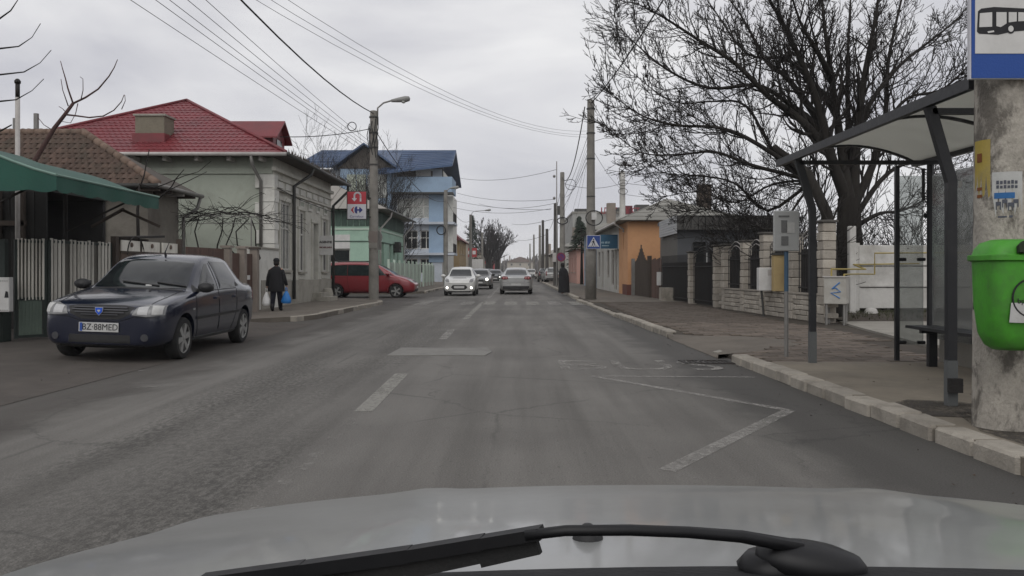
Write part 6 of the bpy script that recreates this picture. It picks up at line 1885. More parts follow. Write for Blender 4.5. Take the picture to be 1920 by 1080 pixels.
RY = [10.75, 8.7, 6.25]
for y in (10.15, 6.9):
    MB().prism([(3.69, .1), (3.77, .1), (3.77, 2.07), (3.59, 2.70), (3.50, 2.70), (3.69, 2.04)], Matrix(((1, 0, 0, 0), (0, 0, -1, y + .03), (0, 1, 0, 0), (0, 0, 0, 1))), .06).build('front_post', M_SHEL, sh)
    MB().box((3.73, y, .3), (.087, .067, .42)).build('post_foot', M_SBASE, sh)
    MB().beam((3.56, y, 2.655), (BXs, y, 2.655), .06, .05).build('cross_beam', M_SHEL, sh)
    MB().tube([(BXs - .02, y + .18, .1), (BXs - .02, y + .18, 2.66)], .045, 8).build('rear_post', M_SHEL, sh)
MB().box((3.735, 6.84, .30), (.11, .05, .12)).build('socket_box', M_IRON, sh)
MB().beam((FXs, 10.85, 2.735), (FXs, 6.2, 2.735), .06, .09).build('front_beam', M_SHEL, sh)
MB().beam((BXs + .02, 10.85, 2.735), (BXs + .02, 6.2, 2.735), .06, .09).build('rear_beam', M_SHEL, sh)
def arc(t): return Vector((FXs + (BXs - FXs) * t, 0, 2.72 + .235 * math.sin(PI * t) ** .85 if 0 < t < 1 else 2.72))
for y in RY:
    pts = [arc(k / 14) + Vector((0, y, .012)) for k in range(15)]
    rbm = MB()
    for k in range(14): rbm.beam(pts[k], pts[k + 1] + (pts[k + 1] - pts[k]) * .06, .05, .035)
    rbm.build('roof_rib', M_SHEL, sh)
RYs = RY
for i in range(2):
    y0, y1 = RYs[i] - .03, RYs[i + 1] + .03
    mb = MB()
    for k in range(15):
        p = arc(k / 14)
        mb.v += [(p.x, y0, p.z + .02), (p.x, y1, p.z + .02), (p.x, y0, p.z + .026), (p.x, y1, p.z + .026)]
    for k in range(14):
        a = k * 4
        mb.f += [(a, a + 1, a + 5, a + 4), (a + 2, a + 6, a + 7, a + 3)]
    mb.build('roof_panel', M_PC, sh, smooth=True)
# far end wind screen, glass with clamps
ex_ = 4.93
MB().beam((ex_, 10.42, .10), (ex_, 10.42, 2.64), .05, .05).build('screen_post', M_SHEL, sh)
MB().bb(ex_ + .03, BXs - .06, 10.43, 10.442, .32, 2.52).build('end_glass', M_SGL, sh)
for z in (.35, 1.43):
    for x in (ex_ + .06, BXs - .10): MB().tube([(x - .045, 10.41, z), (x + .05, 10.41, z)], .022, 8).build('glass_clamp', M_BLACK, sh)
MB().tube([(BXs - .06, 10.40, 2.0), (BXs - .02, 10.40, 2.0)], .03, 8).build('glass_clamp', M_BLACK, sh)
gb_ = MB(); gb_.bb(BXs - .075, BXs - .035, 10.436, 10.446, 2.2, 2.62); gb_.build('printed_strip', M_BLACK, sh)
for y0, y1 in ((10.25, 8.72), (8.66, 7.1)):
    o = MB().bb(BXs - .04, BXs - .028, y1, y0, .42, 2.5).build('rear_glass', M_SGL, sh)
for y in (8.69,): MB().tube([(BXs - .02, y, .1), (BXs - .02, y, 2.66)], .03, 8).build('rear_mullion', M_SHEL, sh)
M_SPRAY = mk('blue_graffiti', (.04, .19, .36), .7, .2)
for pts in ([(9.05, 1.75), (8.95, 1.2), (8.88, 1.5), (8.8, 1.2)], [(9.1, 1.1), (8.9, 1.22), (8.75, 1.12), (8.68, 1.25)], [(9.2, 1.0), (8.95, 1.08), (8.7, 1.02)], [(9.1, .92), (8.8, 1.0), (8.7, .95)]):
    MB().tube([(BXs - .046, y, z) for y, z in pts], .016, 5).build('graffiti', M_SPRAY, sh)
MB().bb(BXs - .046, BXs - .041, 9.55, 9.63, 2.28, 2.36).build('sticker', M_SIGNP, sh)
# bench
bch = thing('shelter_bench', 'dark steel bench under the rear glass of the bus shelter', 'bench', (5.05, 8.3, .115))
for k in range(3): MB().bb(4.86 + k * .13, 4.86 + k * .13 + .11, 6.3, 10.05, .565, .60).build('seat_slat', M_SHEL, bch)
for y in (9.75, 8.2, 6.6):
    MB().bb(4.90, 5.20, y - .03, y + .03, .52, .563).build('bearer', M_SHEL, bch)
    MB().bb(4.99, 5.09, y - .035, y + .035, .11, .52).build('leg', M_SHEL, bch)
lb = MB().bb(5.42, 5.60, 4.5, 10.3, .10, .52).build('kerb_wall', M_LCONC); tag(lb, 'low pale concrete upstand behind the bus shelter glass', 'wall')
# timetable board
tt_ = thing('timetable_board', 'grey timetable board on a thin blue and grey post', 'sign', (3.64, 10.95, .1))
q0, q1 = at(1450, 395, 10.95), at(1498, 471, 10.95)
MB().box(((q0.x + q1.x) / 2, 10.95, (q0.z + q1.z) / 2), (q1.x - q0.x, .04, q0.z - q1.z), bev=.012).build('board', mk('timetable_grey', (.33, .335, .33), .6, .08, 4), tt_)
pt = lambda u, v: (at(u, v, 10.925).x, at(u, v, 10.925).z)
for nm, (u0_, v0_), (u1_, v1_), mt in (('print_block', (1465, 413), (1476, 436), 'a'), ('sheet', (1475, 417), (1490, 437), 'b'), ('print_block', (1465, 443), (1478, 460), 'a'), ('title_strip', (1460, 404), (1480, 407), 'a')):
    (xa, za), (xb, zb2) = pt(u0_, v0_), pt(u1_, v1_)
    MB().bb(xa, xb, 10.922, 10.929, zb2, za).build(nm, mk('grey_print', (.13, .13, .13), .8, .25, 40) if mt == 'a' else M_PAPER, tt_)
px = at(1473, 470, 10.99).x
MB().tube([(px + .01, 10.99, 1.0), (px + .01, 10.99, q0.z - .05)], .03, 8).build('post_upper', mk('blue_tube', (.04, .085, .14), .5, .15), tt_)
MB().tube([(px + .01, 10.99, .09), (px + .01, 10.99, 1.0)], .0295, 8).build('post_lower', M_PIPE, tt_)
# ================================================================== VEHICLES
def pchip(tab):
    xs_ = [p[0] for p in tab]; ys_ = [p[1] for p in tab]
    n_ = len(xs_)
    h = [xs_[i + 1] - xs_[i] for i in range(n_ - 1)]
    dl = [(ys_[i + 1] - ys_[i]) / h[i] for i in range(n_ - 1)]
    m = [0.0] * n_
    m[0], m[-1] = dl[0], dl[-1]
    for i in range(1, n_ - 1):
        if dl[i - 1] * dl[i] <= 0: m[i] = 0
        else:
            w1, w2 = 2 * h[i] + h[i - 1], h[i] + 2 * h[i - 1]
            m[i] = (w1 + w2) / (w1 / dl[i - 1] + w2 / dl[i])
    def f(x):
        x = min(max(x, xs_[0]), xs_[-1])
        i = 0
        while i < n_ - 2 and x > xs_[i + 1]: i += 1
        t = (x - xs_[i]) / h[i]
        return (2 * t ** 3 - 3 * t * t + 1) * ys_[i] + (t ** 3 - 2 * t * t + t) * h[i] * m[i] + (-2 * t ** 3 + 3 * t * t) * ys_[i + 1] + (t ** 3 - t * t) * h[i] * m[i + 1]
    return f

M_CGLASS = glossy('car_glass', (0.010, 0.012, 0.013), 0.03, 0.6)
M_TYRE = mk('tyre_rubber', (0.016, 0.016, 0.016), 0.85, 0.2, 8, (.05, .045, .04), .35, 5, .2, 60)
M_ALLOY = mk('alloy_rim', (0.30, 0.30, 0.29), 0.4, 0.12, 6, (.2, .19, .17), .4, 6, .02, 40, metal=.25, spec=.5)
M_TRIM = mk('black_plastic_trim', (0.018, 0.018, 0.019), 0.55, 0.15, 6, (.045, .042, .038), .3, 3, .1, 60)
M_LENS = glossy('headlamp_lens', (0.16, 0.16, 0.16), 0.08, 0.6)
M_CHROME = glossy('chrome', (0.5, 0.5, 0.5), 0.12, 0.5, 1.0)
M_RLENS = glossy('red_tail_lens', (0.09, 0.012, 0.014), 0.1, 0.6)
M_PLATE = mk('plate_white', (.46, .46, .45), .5, .06, 6, (.28, .27, .25), .35, 8, .02, 40)
M_LIT = lamp('lit_lamp', (1, .97, .88), 6.0)
M_GAP = mk('panel_gap', (.006, .006, .007), .9, .05, bump=0)

def car(name, label, spec, paint, loc, rz, group=None, roll=0.0, full=True):
    """front at local y = 0 facing -y, rear at y = L; spec holds key tables along y"""
    Lc, Wd = spec['L'], spec['W'] / 2
    T = {k: pchip(v) for k, v in spec['t'].items()}
    root = thing(name, label, 'car', loc, rz, group)
    root.rotation_euler = (0, roll, rz)
    ns = 34
    rings = []
    keys = sorted({round(p[0], 3) for k in ('top', 'w', 'belt') for p in spec['t'][k]} | {Lc * i / ns for i in range(ns + 1)})
    ys_ = [keys[0]]
    for k in keys[1:]:
        if k - ys_[-1] > .035: ys_.append(k)
    if ys_[-1] < Lc: ys_[-1] = Lc
    for y in ys_:
        w_, zb, zt, zbelt, wt = T['w'](y) * Wd, T['bot'](y), T['top'](y), T['belt'](y), T['wt'](y) * Wd
        zbelt = min(zbelt, zt - .02)
        zm = zb + (zbelt - zb) * .52
        ze = zt - min(.07, (zt - zbelt) * .3)
        wt = min(wt, w_ * .985)
        wb = w_ * T['wb'](y) if 'wb' in T else w_ * .965
        half = [(0, zb), (w_ * .80, zb), (w_ * .94, zb + .07), (w_ * .985, zb + .16), (w_, zm), (w_ * .992, zm + (zbelt - zm) * .55), (wb, zbelt)]
        if zt - zbelt > .12:
            half += [(wb + (wt - wb) * .5 + .012, zbelt + (ze - zbelt) * .5), (wt, ze), (wt * .93, zt - .022), (wt * .5, zt - .002), (0, zt)]
        else:
            half += [(wb + (wt - wb) * .4, zbelt + (zt - zbelt) * .35), (wb + (wt - wb) * .8, zbelt + (zt - zbelt) * .6), (wt * .8, zt - (zt - zbelt) * .2), (wt * .42, zt - (zt - zbelt) * .04), (0, zt)]
        ring = [(x, y, z) for x, z in half] + [(-x, y, z) for x, z in reversed(half[1:-1])]
        rings.append(ring)
    mb = MB(); m = len(rings[0])
    for r_ in rings: mb.v += r_
    for i in range(len(rings) - 1):
        for k in range(m): mb.f.append((i * m + k, (i + 1) * m + k, (i + 1) * m + (k + 1) % m, i * m + (k + 1) % m))
    # end caps as strips so that subdivision stays smooth
    for base, rev in ((0, False), ((len(rings) - 1) * m, True)):
        hf = m // 2
        for k in range(hf):
            a, b_, c_, d_ = k, k + 1, m - k - 1, (m - k) % m
            f = (base + a, base + b_, base + c_, base + d_)
            f = tuple(dict.fromkeys(f))
            if len(f) >= 3: mb.f.append(tuple(reversed(f)) if rev else f)
    me = mb.mesh('body', None)
    bm = bmesh.new(); bm.from_mesh(me); bmesh.ops.recalc_face_normals(bm, faces=bm.faces); bm.to_mesh(me); bm.free()
    tmp = bpy.data.objects.new('tmp', me); COL.objects.link(tmp)
    ss = tmp.modifiers.new('s', 'SUBSURF'); ss.levels = 2
    ww, wr = spec['wheels'], spec['wr']
    cm = MB()
    for yw in ww:
        cm.lathe([(wr * 1.17, -Wd * 1.3), (wr * 1.17, -Wd * .62)], 28, Matrix.Translation((0, yw, wr + .015)) @ Matrix.Rotation(PI / 2, 4, 'Y'))
        cm.lathe([(wr * 1.17, Wd * .62), (wr * 1.17, Wd * 1.3)], 28, Matrix.Translation((0, yw, wr + .015)) @ Matrix.Rotation(PI / 2, 4, 'Y'))
    cme = cm.mesh('cut', None)
    bm = bmesh.new(); bm.from_mesh(cme); bmesh.ops.recalc_face_normals(bm, faces=bm.faces); bm.to_mesh(cme); bm.free()
    cut = bpy.data.objects.new('cut', cme); COL.objects.link(cut)
    bo = tmp.modifiers.new('b', 'BOOLEAN'); bo.operation = 'DIFFERENCE'; bo.object = cut; bo.solver = 'EXACT'
    dg = bpy.context.evaluated_depsgraph_get()
    bme = bpy.data.meshes.new_from_object(tmp.evaluated_get(dg))
    tmp.modifiers.remove(bo)
    dg = bpy.context.evaluated_depsgraph_get()
    sme = bpy.data.meshes.new_from_object(tmp.evaluated_get(dg))
    bpy.data.objects.remove(tmp); bpy.data.objects.remove(cut)
    bme.name = 'body'; bme.materials.clear(); bme.materials.append(paint)
    bme.polygons.foreach_set('material_index', [0] * len(bme.polygons))
    bme.polygons.foreach_set('use_smooth', [True] * len(bme.polygons)); bme.set_sharp_from_angle(angle=R(38))
    body = bpy.data.objects.new('body', bme); COL.objects.link(body); body.parent = root; WL[body.name] = wl(root)
    bvh = BVHTree.FromPolygons([v.co.copy() for v in sme.vertices], [tuple(p.vertices) for p in sme.polygons])
    bpy.data.meshes.remove(sme)

    def cast(kind, a, b_):
        if kind == 'front': o_, d_ = Vector((a, -3, b_)), Vector((0, 1, 0))
        elif kind == 'rear': o_, d_ = Vector((a, Lc + 3, b_)), Vector((0, -1, 0))
        elif kind == 'right': o_, d_ = Vector((3, a, b_)), Vector((-1, 0, 0))
        elif kind == 'left': o_, d_ = Vector((-3, a, b_)), Vector((1, 0, 0))
        else: o_, d_ = Vector((a, b_, 4)), Vector((0, 0, -1))
        h = bvh.ray_cast(o_, d_)
        return h[0], h[1], d_
    def patch(nm, kind, poly, mat, parent=None, off=.005, na=14, nb=7):
        """outline in the projected plane laid on the body as a thin skin with an edge"""
        if parent is None: parent = root
        amin, amax = min(p[0] for p in poly), max(p[0] for p in poly)
        cols = []
        for i in range(na + 1):
            a = amin + (amax - amin) * min(max(i / na, .002), .998)
            hit = []
            for j in range(len(poly)):
                p, q = poly[j], poly[(j + 1) % len(poly)]
                if (p[0] - a) * (q[0] - a) <= 0 and abs(p[0] - q[0]) > 1e-9:
                    hit.append(p[1] + (q[1] - p[1]) * (a - p[0]) / (q[0] - p[0]))
            lo, hi = min(hit), max(hit)
            col, inn = [], []
            for j in range(nb + 1):
                pt_, nr, d_ = cast(kind, a, lo + (hi - lo) * j / nb)
                if pt_ is None: col = None; break
                col.append(pt_ - d_ * off * .6 + (nr if nr.dot(d_) < 0 else -nr) * off * .6)
                inn.append(pt_ + d_ * .004)
            if col: cols.append((col, inn))
        if len(cols) < 2: return None
        mb = MB(); w_ = nb + 1
        for col, inn in cols: mb.v += [tuple(p) for p in col]
        nC = len(cols)
        for i in range(nC - 1):
            for j in range(nb): mb.f.append((i * w_ + j, (i + 1) * w_ + j, (i + 1) * w_ + j + 1, i * w_ + j + 1))
        loop = [(i, 0) for i in range(nC)] + [(nC - 1, j) for j in range(1, w_)] + [(i, nb) for i in range(nC - 2, -1, -1)] + [(0, j) for j in range(nb - 1, 0, -1)]
        b0 = len(mb.v)
        for i, j in loop: mb.v.append(tuple(cols[i][1][j]))
        for k in range(len(loop)):
            i, j = loop[k]; i2, j2 = loop[(k + 1) % len(loop)]
            mb.f.append((i * w_ + j, b0 + k, b0 + (k + 1) % len(loop), i2 * w_ + j2))
        me_ = mb.mesh(nm, mat, True, None, 50)
        bm_ = bmesh.new(); bm_.from_mesh(me_); bmesh.ops.recalc_face_normals(bm_, faces=bm_.faces)
        bm_.to_mesh(me_); bm_.free()
        # face outwards
        d_ = {'front': Vector((0, 1, 0)), 'rear': Vector((0, -1, 0)), 'right': Vector((-1, 0, 0)), 'left': Vector((1, 0, 0)), 'top': Vector((0, 0, -1))}[kind]
        if sum(p.normal.dot(d_) * p.area for p in list(me_.polygons)[:(nC - 1) * nb]) > 0: me_.flip_normals()
        o = bpy.data.objects.new(nm, me_); COL.objects.link(o); o.parent = parent; WL[o.name] = wl(root)
        return o
    def line(kind, pts, mat=M_GAP, wd=.009, nm='panel_gap'):
        mb = MB()
        P_ = []
        for i in range(len(pts) - 1):
            for k in range(8):
                t = k / 8
                P_.append((pts[i][0] + (pts[i + 1][0] - pts[i][0]) * t, pts[i][1] + (pts[i + 1][1] - pts[i][1]) * t))
        P_.append(pts[-1])
        pp = []
        for a, b_ in P_:
            h, nr, d_ = cast(kind, a, b_)
            if h is not None: pp.append(h - d_ * .001)
        if len(pp) > 1:
            mb.tube(pp, wd / 2, 4)
            return mb.build(nm, mat, root, local=True)
    def both(nm, poly, mat, **k):
        r_ = []
        for sd_ in ('right', 'left'): r_.append(patch(nm, sd_, poly, mat, **k))
        return r_
    # wheels
    tw = spec.get('tw', .19)
    ty = MB(); ty.lathe([(wr * .72, -tw / 2), (wr * .92, -tw / 2), (wr * .985, -tw * .36), (wr, -tw * .2), (wr, tw * .2), (wr * .985, tw * .36), (wr * .92, tw / 2), (wr * .72, tw / 2), (wr * .70, tw * .1), (wr * .70, -tw * .1), (wr * .72, -tw / 2)], 28, Matrix.Rotation(PI / 2, 4, 'Y'), cap=False)
    ty_me = ty.mesh('tyre', M_TYRE, True, None, 40)
    rm_ = MB(); rm_.lathe([(wr * .74, tw * .46), (wr * .70, tw * .48), (wr * .66, tw * .30), (wr * .6, tw * .12), (0.001, tw * .12)], 28, Matrix.Rotation(PI / 2, 4, 'Y'), cap=False)
    rim_me = rm_.mesh('rim', mk('dark_rim_well', (.05, .05, .05), .6, .2), True, None, 40)
    sp = MB()
    for k in range(spec.get('spokes', 6)):
        a = 2 * PI * k / spec.get('spokes', 6) + .3
        M_ = Matrix.Rotation(a, 4, 'X')
        sp.add([M_ @ Vector(p) for p in ((tw * .44, -.026, .02), (tw * .44, .026, .02), (tw * .45, .042, wr * .69), (tw * .45, -.042, wr * .69), (tw * .15, -.026, .02), (tw * .15, .026, .02), (tw * .15, .042, wr * .69), (tw * .15, -.042, wr * .69))], [(0, 1, 2, 3), (0, 4, 5, 1), (1, 5, 6, 2), (3, 7, 4, 0)])
    sp.lathe([(.001, tw * .46), (.035, tw * .45), (.06, tw * .36), (.06, tw * .1)], 14, Matrix.Rotation(PI / 2, 4, 'Y'), cap=False)
    sp.lathe([(wr * .755, tw * .42), (wr * .75, tw * .49), (wr * .69, tw * .47), (wr * .67, tw * .30)], 28, Matrix.Rotation(PI / 2, 4, 'Y'), cap=False)
    sp_me = sp.mesh('spokes', M_ALLOY, True, None, 35)
    for yw in ww:
        for s_ in (1, -1):
            xo = s_ * (Wd - tw / 2 - .015)
            wo = bpy.data.objects.new('wheel', ty_me); COL.objects.link(wo); wo.parent = root; wo.location = (xo, yw, wr)
            wo.rotation_euler = (rng.uniform(0, 1), 0, 0 if s_ > 0 else PI)
            for nm, mm in (('rim', rim_me), ('spokes', sp_me)):
                q = bpy.data.objects.new(nm, mm); COL.objects.link(q); q.parent = wo
    spec['detail'](dict(root=root, body=body, patch=patch, line=line, both=both, cast=cast, L=Lc, W=Wd, paint=paint, T=T, full=full))
    return root

def sub_mb(c, mb, nm, mat, parent=None, smooth=False, **k):
    return mb.build(nm, mat, parent or c['root'], smooth=smooth, local=True, **k)
def mirror_pair(c, y, z, x, size=(.13, .10, .085), mat=None):
    for s_ in (1, -1):
        m_ = MB(); m_.lathe([(0, -1), (.55, -.85), (.9, -.4), (1, 0), (.95, .45), (.6, .85), (0, .95)], 14, Matrix.Translation((s_ * x, y, z)) @ Matrix.Diagonal((size[0], size[1], size[2], 1)) @ Matrix.Rotation(PI / 2, 4, 'X'))
        mo = sub_mb(c, m_, 'door_mirror', mat or M_TRIM, smooth=True)
        st = MB(); st.beam((s_ * (x - .06), y, z - .03), (s_ * (x - .16), y + .02, z - .05), .05, .04); sub_mb(c, st, 'mirror_stalk', M_TRIM, mo)
        g_ = MB(); g_.box((s_ * x, y + size[1] * .86, z), (size[0] * 1.35, .008, size[2] * 1.3)); sub_mb(c, g_, 'mirror_glass', M_CGLASS, mo)
def plate(c, kind, z, txt, w=.52, h=.11, yoff=None, tcol=None):
    p, nr, d_ = c['cast'](kind, 0, z)
    y = p.y + d_.y * -.018
    s_ = 1 if kind == 'front' else -1
    m_ = MB(); m_.box((0, y, z), (w, .014, h)); po = sub_mb(c, m_, 'number_plate', M_PLATE)
    if txt:
        t_ = text_obj(txt, h * .98, M_BLACK, po, wallframe((.02, y - s_ * .0095, z - .002), (s_, 0, 0)), 'plate_lettering', .003, sx=.88, local=True)
        m_ = MB(); m_.box((-s_ * (w / 2 - .03), y - s_ * .008, z), (.035, .003, h * .9)); sub_mb(c, m_, 'plate_band', mk('plate_blue', (.02, .06, .25), .5), po)

# ------------------------------------------------ dark blue saloon
def det_saloon(c):
    P_, B_, Ln = c['patch'], c['both'], c['line']
    P_('windscreen', 'front', [(-.68, 1.005), (.68, 1.005), (.64, 1.15), (.57, 1.41), (.30, 1.43), (-.30, 1.43), (-.57, 1.41), (-.64, 1.15)], M_CGLASS, off=.006, na=26, nb=12)
    P_('rear_window', 'rear', [(-.58, 1.08), (.58, 1.08), (.48, 1.38), (-.48, 1.38)], M_CGLASS, na=16)
    B_('front_window', [(1.36, .985), (2.08, .995), (2.04, 1.395), (1.92, 1.385)], M_CGLASS, na=14, nb=9)
    B_('rear_window_side', [(2.18, .998), (2.92, 1.01), (3.06, 1.13), (2.86, 1.42), (2.14, 1.43)], M_CGLASS, na=14, nb=9)
    B_('quarter_trim', [(2.90, 1.01), (3.12, 1.03), (2.97, 1.12)], M_TRIM, na=6, nb=3)
    B_('window_trim', [(1.30, .962), (2.96, .985), (2.96, .998), (1.30, .976)], M_TRIM, na=20, nb=2)
    B_('mirror_sail', [(1.15, .955), (1.38, .975), (1.36, 1.08), (1.24, 1.0)], M_TRIM, na=6, nb=3)
    for sx in (-1, 1):
        hl = [(sx * x, z) for x, z in ((.43, .665), (.47, .76), (.62, .805), (.80, .80), (.80, .67), (.62, .645))]
        ho = P_('headlight', 'front', hl, M_LENS, off=.012, na=14, nb=8)
        if ho:
            P_('headlight_bowl', 'front', [(sx * x, z) for x, z in ((.50, .675), (.50, .765), (.63, .78), (.63, .67))], mk('lamp_bowl', (.42, .42, .42), .25), ho, off=.016, na=6, nb=5)
            P_('indicator', 'front', [(sx * x, z) for x, z in ((.67, .675), (.66, .79), (.78, .79), (.78, .68))], M_PLATE, ho, off=.016, na=6, nb=5)
        P_('fog_lamp', 'front', [(sx * (.60 + .05 * math.cos(a * PI / 6)), .36 + .05 * math.sin(a * PI / 6)) for a in range(12)], M_SBASE2, off=.008, na=8, nb=5)
    gr = P_('grille', 'front', [(-.43, .69), (-.45, .765), (-.30, .79), (.30, .79), (.45, .765), (.43, .69), (.26, .60), (-.26, .60)], M_TRIM, off=.004, na=18, nb=6)
    for z, x in ((.755, .36), (.725, .38), (.695, .33), (.665, .25)):
        P_('grille_slat', 'front', [(-x, z - .009), (x, z - .009), (x, z + .006), (-x, z + .006)], M_SBASE2, gr, off=.022, na=14, nb=2)
    p, _, _ = c['cast']('front', 0, .705)
    bd = MB(); bd.prism([(-.055, .05), (.055, .05), (.05, -.01), (.0, -.065), (-.05, -.01)], wallframe((0, p.y - .022, .712), (1, 0, 0)), .008); bo_ = sub_mb(c, bd, 'badge', mk('badge_chrome', (.36, .38, .44), .35, .05, metal=.5))
    bd = MB(); bd.prism([(-.046, .042), (.046, .042), (.042, -.01), (.0, -.054), (-.042, -.01)], wallframe((0, p.y - .033, .712), (1, 0, 0)), .003); sub_mb(c, bd, 'badge_shield', mk('badge_blue', (.01, .08, .52), .35, .05), bo_)
    bd = MB(); bd.prism([(-.02, .012), (.02, .012), (.02, -.008), (.007, -.008), (.007, -.022), (-.007, -.022), (-.007, -.008), (-.02, -.008)], wallframe((0, p.y - .0365, .716), (1, 0, 0)), .001); sub_mb(c, bd, 'badge_mark', M_PLATE, bo_)
    P_('lower_intake', 'front', [(-.46, .25), (.46, .25), (.42, .39), (-.42, .39)], M_TRIM, off=.003, na=16, nb=4)
    P_('bumper_lip', 'front', [(-.80, .20), (.80, .20), (.80, .245), (-.80, .245)], M_TRIM, off=.006, na=20, nb=2)
    plate(c, 'front', .492, 'BZ·88MED', .53, .125)
    Ln('front', [(-.79, .635), (-.44, .635), (-.26, .575), (.26, .575), (.44, .635), (.79, .635)])
    Ln('top', [(-.62, .16), (-.66, .6), (-.66, 1.05)]); Ln('top', [(.62, .16), (.66, .6), (.66, 1.05)])
    B_('side_moulding', [(1.15, .555), (3.05, .575), (3.05, .62), (1.15, .60)], M_TRIM, off=.014, na=22, nb=2)
    B_('sill_trim', [(1.2, .235), (3.02, .235), (3.02, .29), (1.2, .29)], M_SBASE, off=.008, na=20, nb=2)
    for s_ in ('right', 'left'):
        Ln(s_, [(1.18, .96), (1.16, .62), (1.24, .28), (2.10, .28), (2.12, 1.0), (2.08, 1.40)])
        Ln(s_, [(2.12, .98), (2.13, .28), (2.72, .28), (2.95, .62), (2.98, .98)])
        for y in (1.93, 2.80):
            P_('door_handle', s_, [(y, .835), (y + .17, .84), (y + .17, .875), (y, .87)], M_TRIM if y < 0 else c['paint'], off=.028, na=5, nb=2)
        P_('side_repeater', s_, [(1.02, .70), (1.08, .70), (1.08, .73), (1.02, .73)], M_LENS, off=.01, na=3, nb=2)
        P_('tail_light', s_, [(4.02, .76), (4.2, .76), (4.2, 1.0), (4.05, .98)], M_RLENS, off=.006, na=4, nb=4)
    mirror_pair(c, 1.33, 1.03, .93, (.12, .10, .08))
    for sgn, x0, x1 in ((1, -.30, .28), (1, .22, .66)):
        pts = []
        for k in range(7):
            x = x0 + (x1 - x0) * k / 6
            z = 1.035 + .05 * (1 - k / 6)
            h, nr, d_ = c['cast']('front', x, z)
            pts.append(h + Vector((0, -.022, .008)))
        w_ = MB(); w_.tube(pts, .011, 5); sub_mb(c, w_, 'wiper', M_TRIM)
    P_('cowl_panel', 'top', [(-.66, 1.07), (.66, 1.07), (.66, 1.13), (-.66, 1.13)], M_TRIM, off=.006, na=16, nb=2)
    h, _, _ = c['cast']('top', 0, 2.05)
    a_ = MB(); a_.tube([h, h + Vector((0, -.03, .05)), h + Vector((0, .12, .22))], [.022, .012, .005], 6); sub_mb(c, a_, 'aerial', M_TRIM)
    for x in (-.25, .25):
        h, _, _ = c['cast']('top', x, .95)
        n_ = MB(); n_.lathe([(.022, 0), (.016, .014), (0, .018)], 8, Matrix.Translation(h)); sub_mb(c, n_, 'washer_nozzle', M_TRIM)
    h, _, _ = c['cast']('front', .12, 1.03)
    n_ = MB(); n_.box(h + Vector((0, -.004, .0)), (.09, .006, .05), rx=-.5); sub_mb(c, n_, 'dash_card', M_PLATE)
M_SBASE2 = mk('grille_grey', (.05, .05, .055), .5, .1)
SAL = dict(L=4.25, W=1.74, wheels=(.76, 3.39), wr=.305, spokes=6, detail=det_saloon, t=dict(
    w=[(0, .74), (.05, .83), (.14, .91), (.35, .975), (.75, 1.0), (2.2, 1.0), (3.4, 1.0), (3.9, .96), (4.15, .88), (4.25, .80)],
    bot=[(0, .26), (.12, .20), (.6, .19), (3.6, .19), (4.1, .24), (4.25, .32)],
    belt=[(0, .66), (.1, .76), (.5, .85), (1.15, .94), (2.2, .975), (3.1, 1.0), (3.9, 1.0), (4.25, .90)],
    top=[(0, .70), (.06, .775), (.2, .83), (.6, .915), (1.05, .985), (1.16, 1.01), (1.45, 1.21), (1.78, 1.42), (1.98, 1.49), (2.35, 1.54), (2.8, 1.53), (3.1, 1.485), (3.32, 1.36), (3.54, 1.20), (3.72, 1.12), (4.1, 1.085), (4.2, 1.02), (4.25, .94)],
    wt=[(0, .62), (.2, .76), (.6, .80), (1.1, .80), (1.3, .80), (1.7, .76), (2.0, .74), (2.6, .73), (3.0, .72), (3.4, .72), (3.6, .74), (4.0, .74), (4.25, .66)]))
P_NAVY = carpaint('navy_paint', (0.003, 0.006, 0.020), .0, .2, .03)
car('parked_saloon', 'dark blue saloon car parked half on the left pavement facing the camera', SAL, P_NAVY, (-5.70, 10.85, .028), R(1.0), roll=R(1.9))

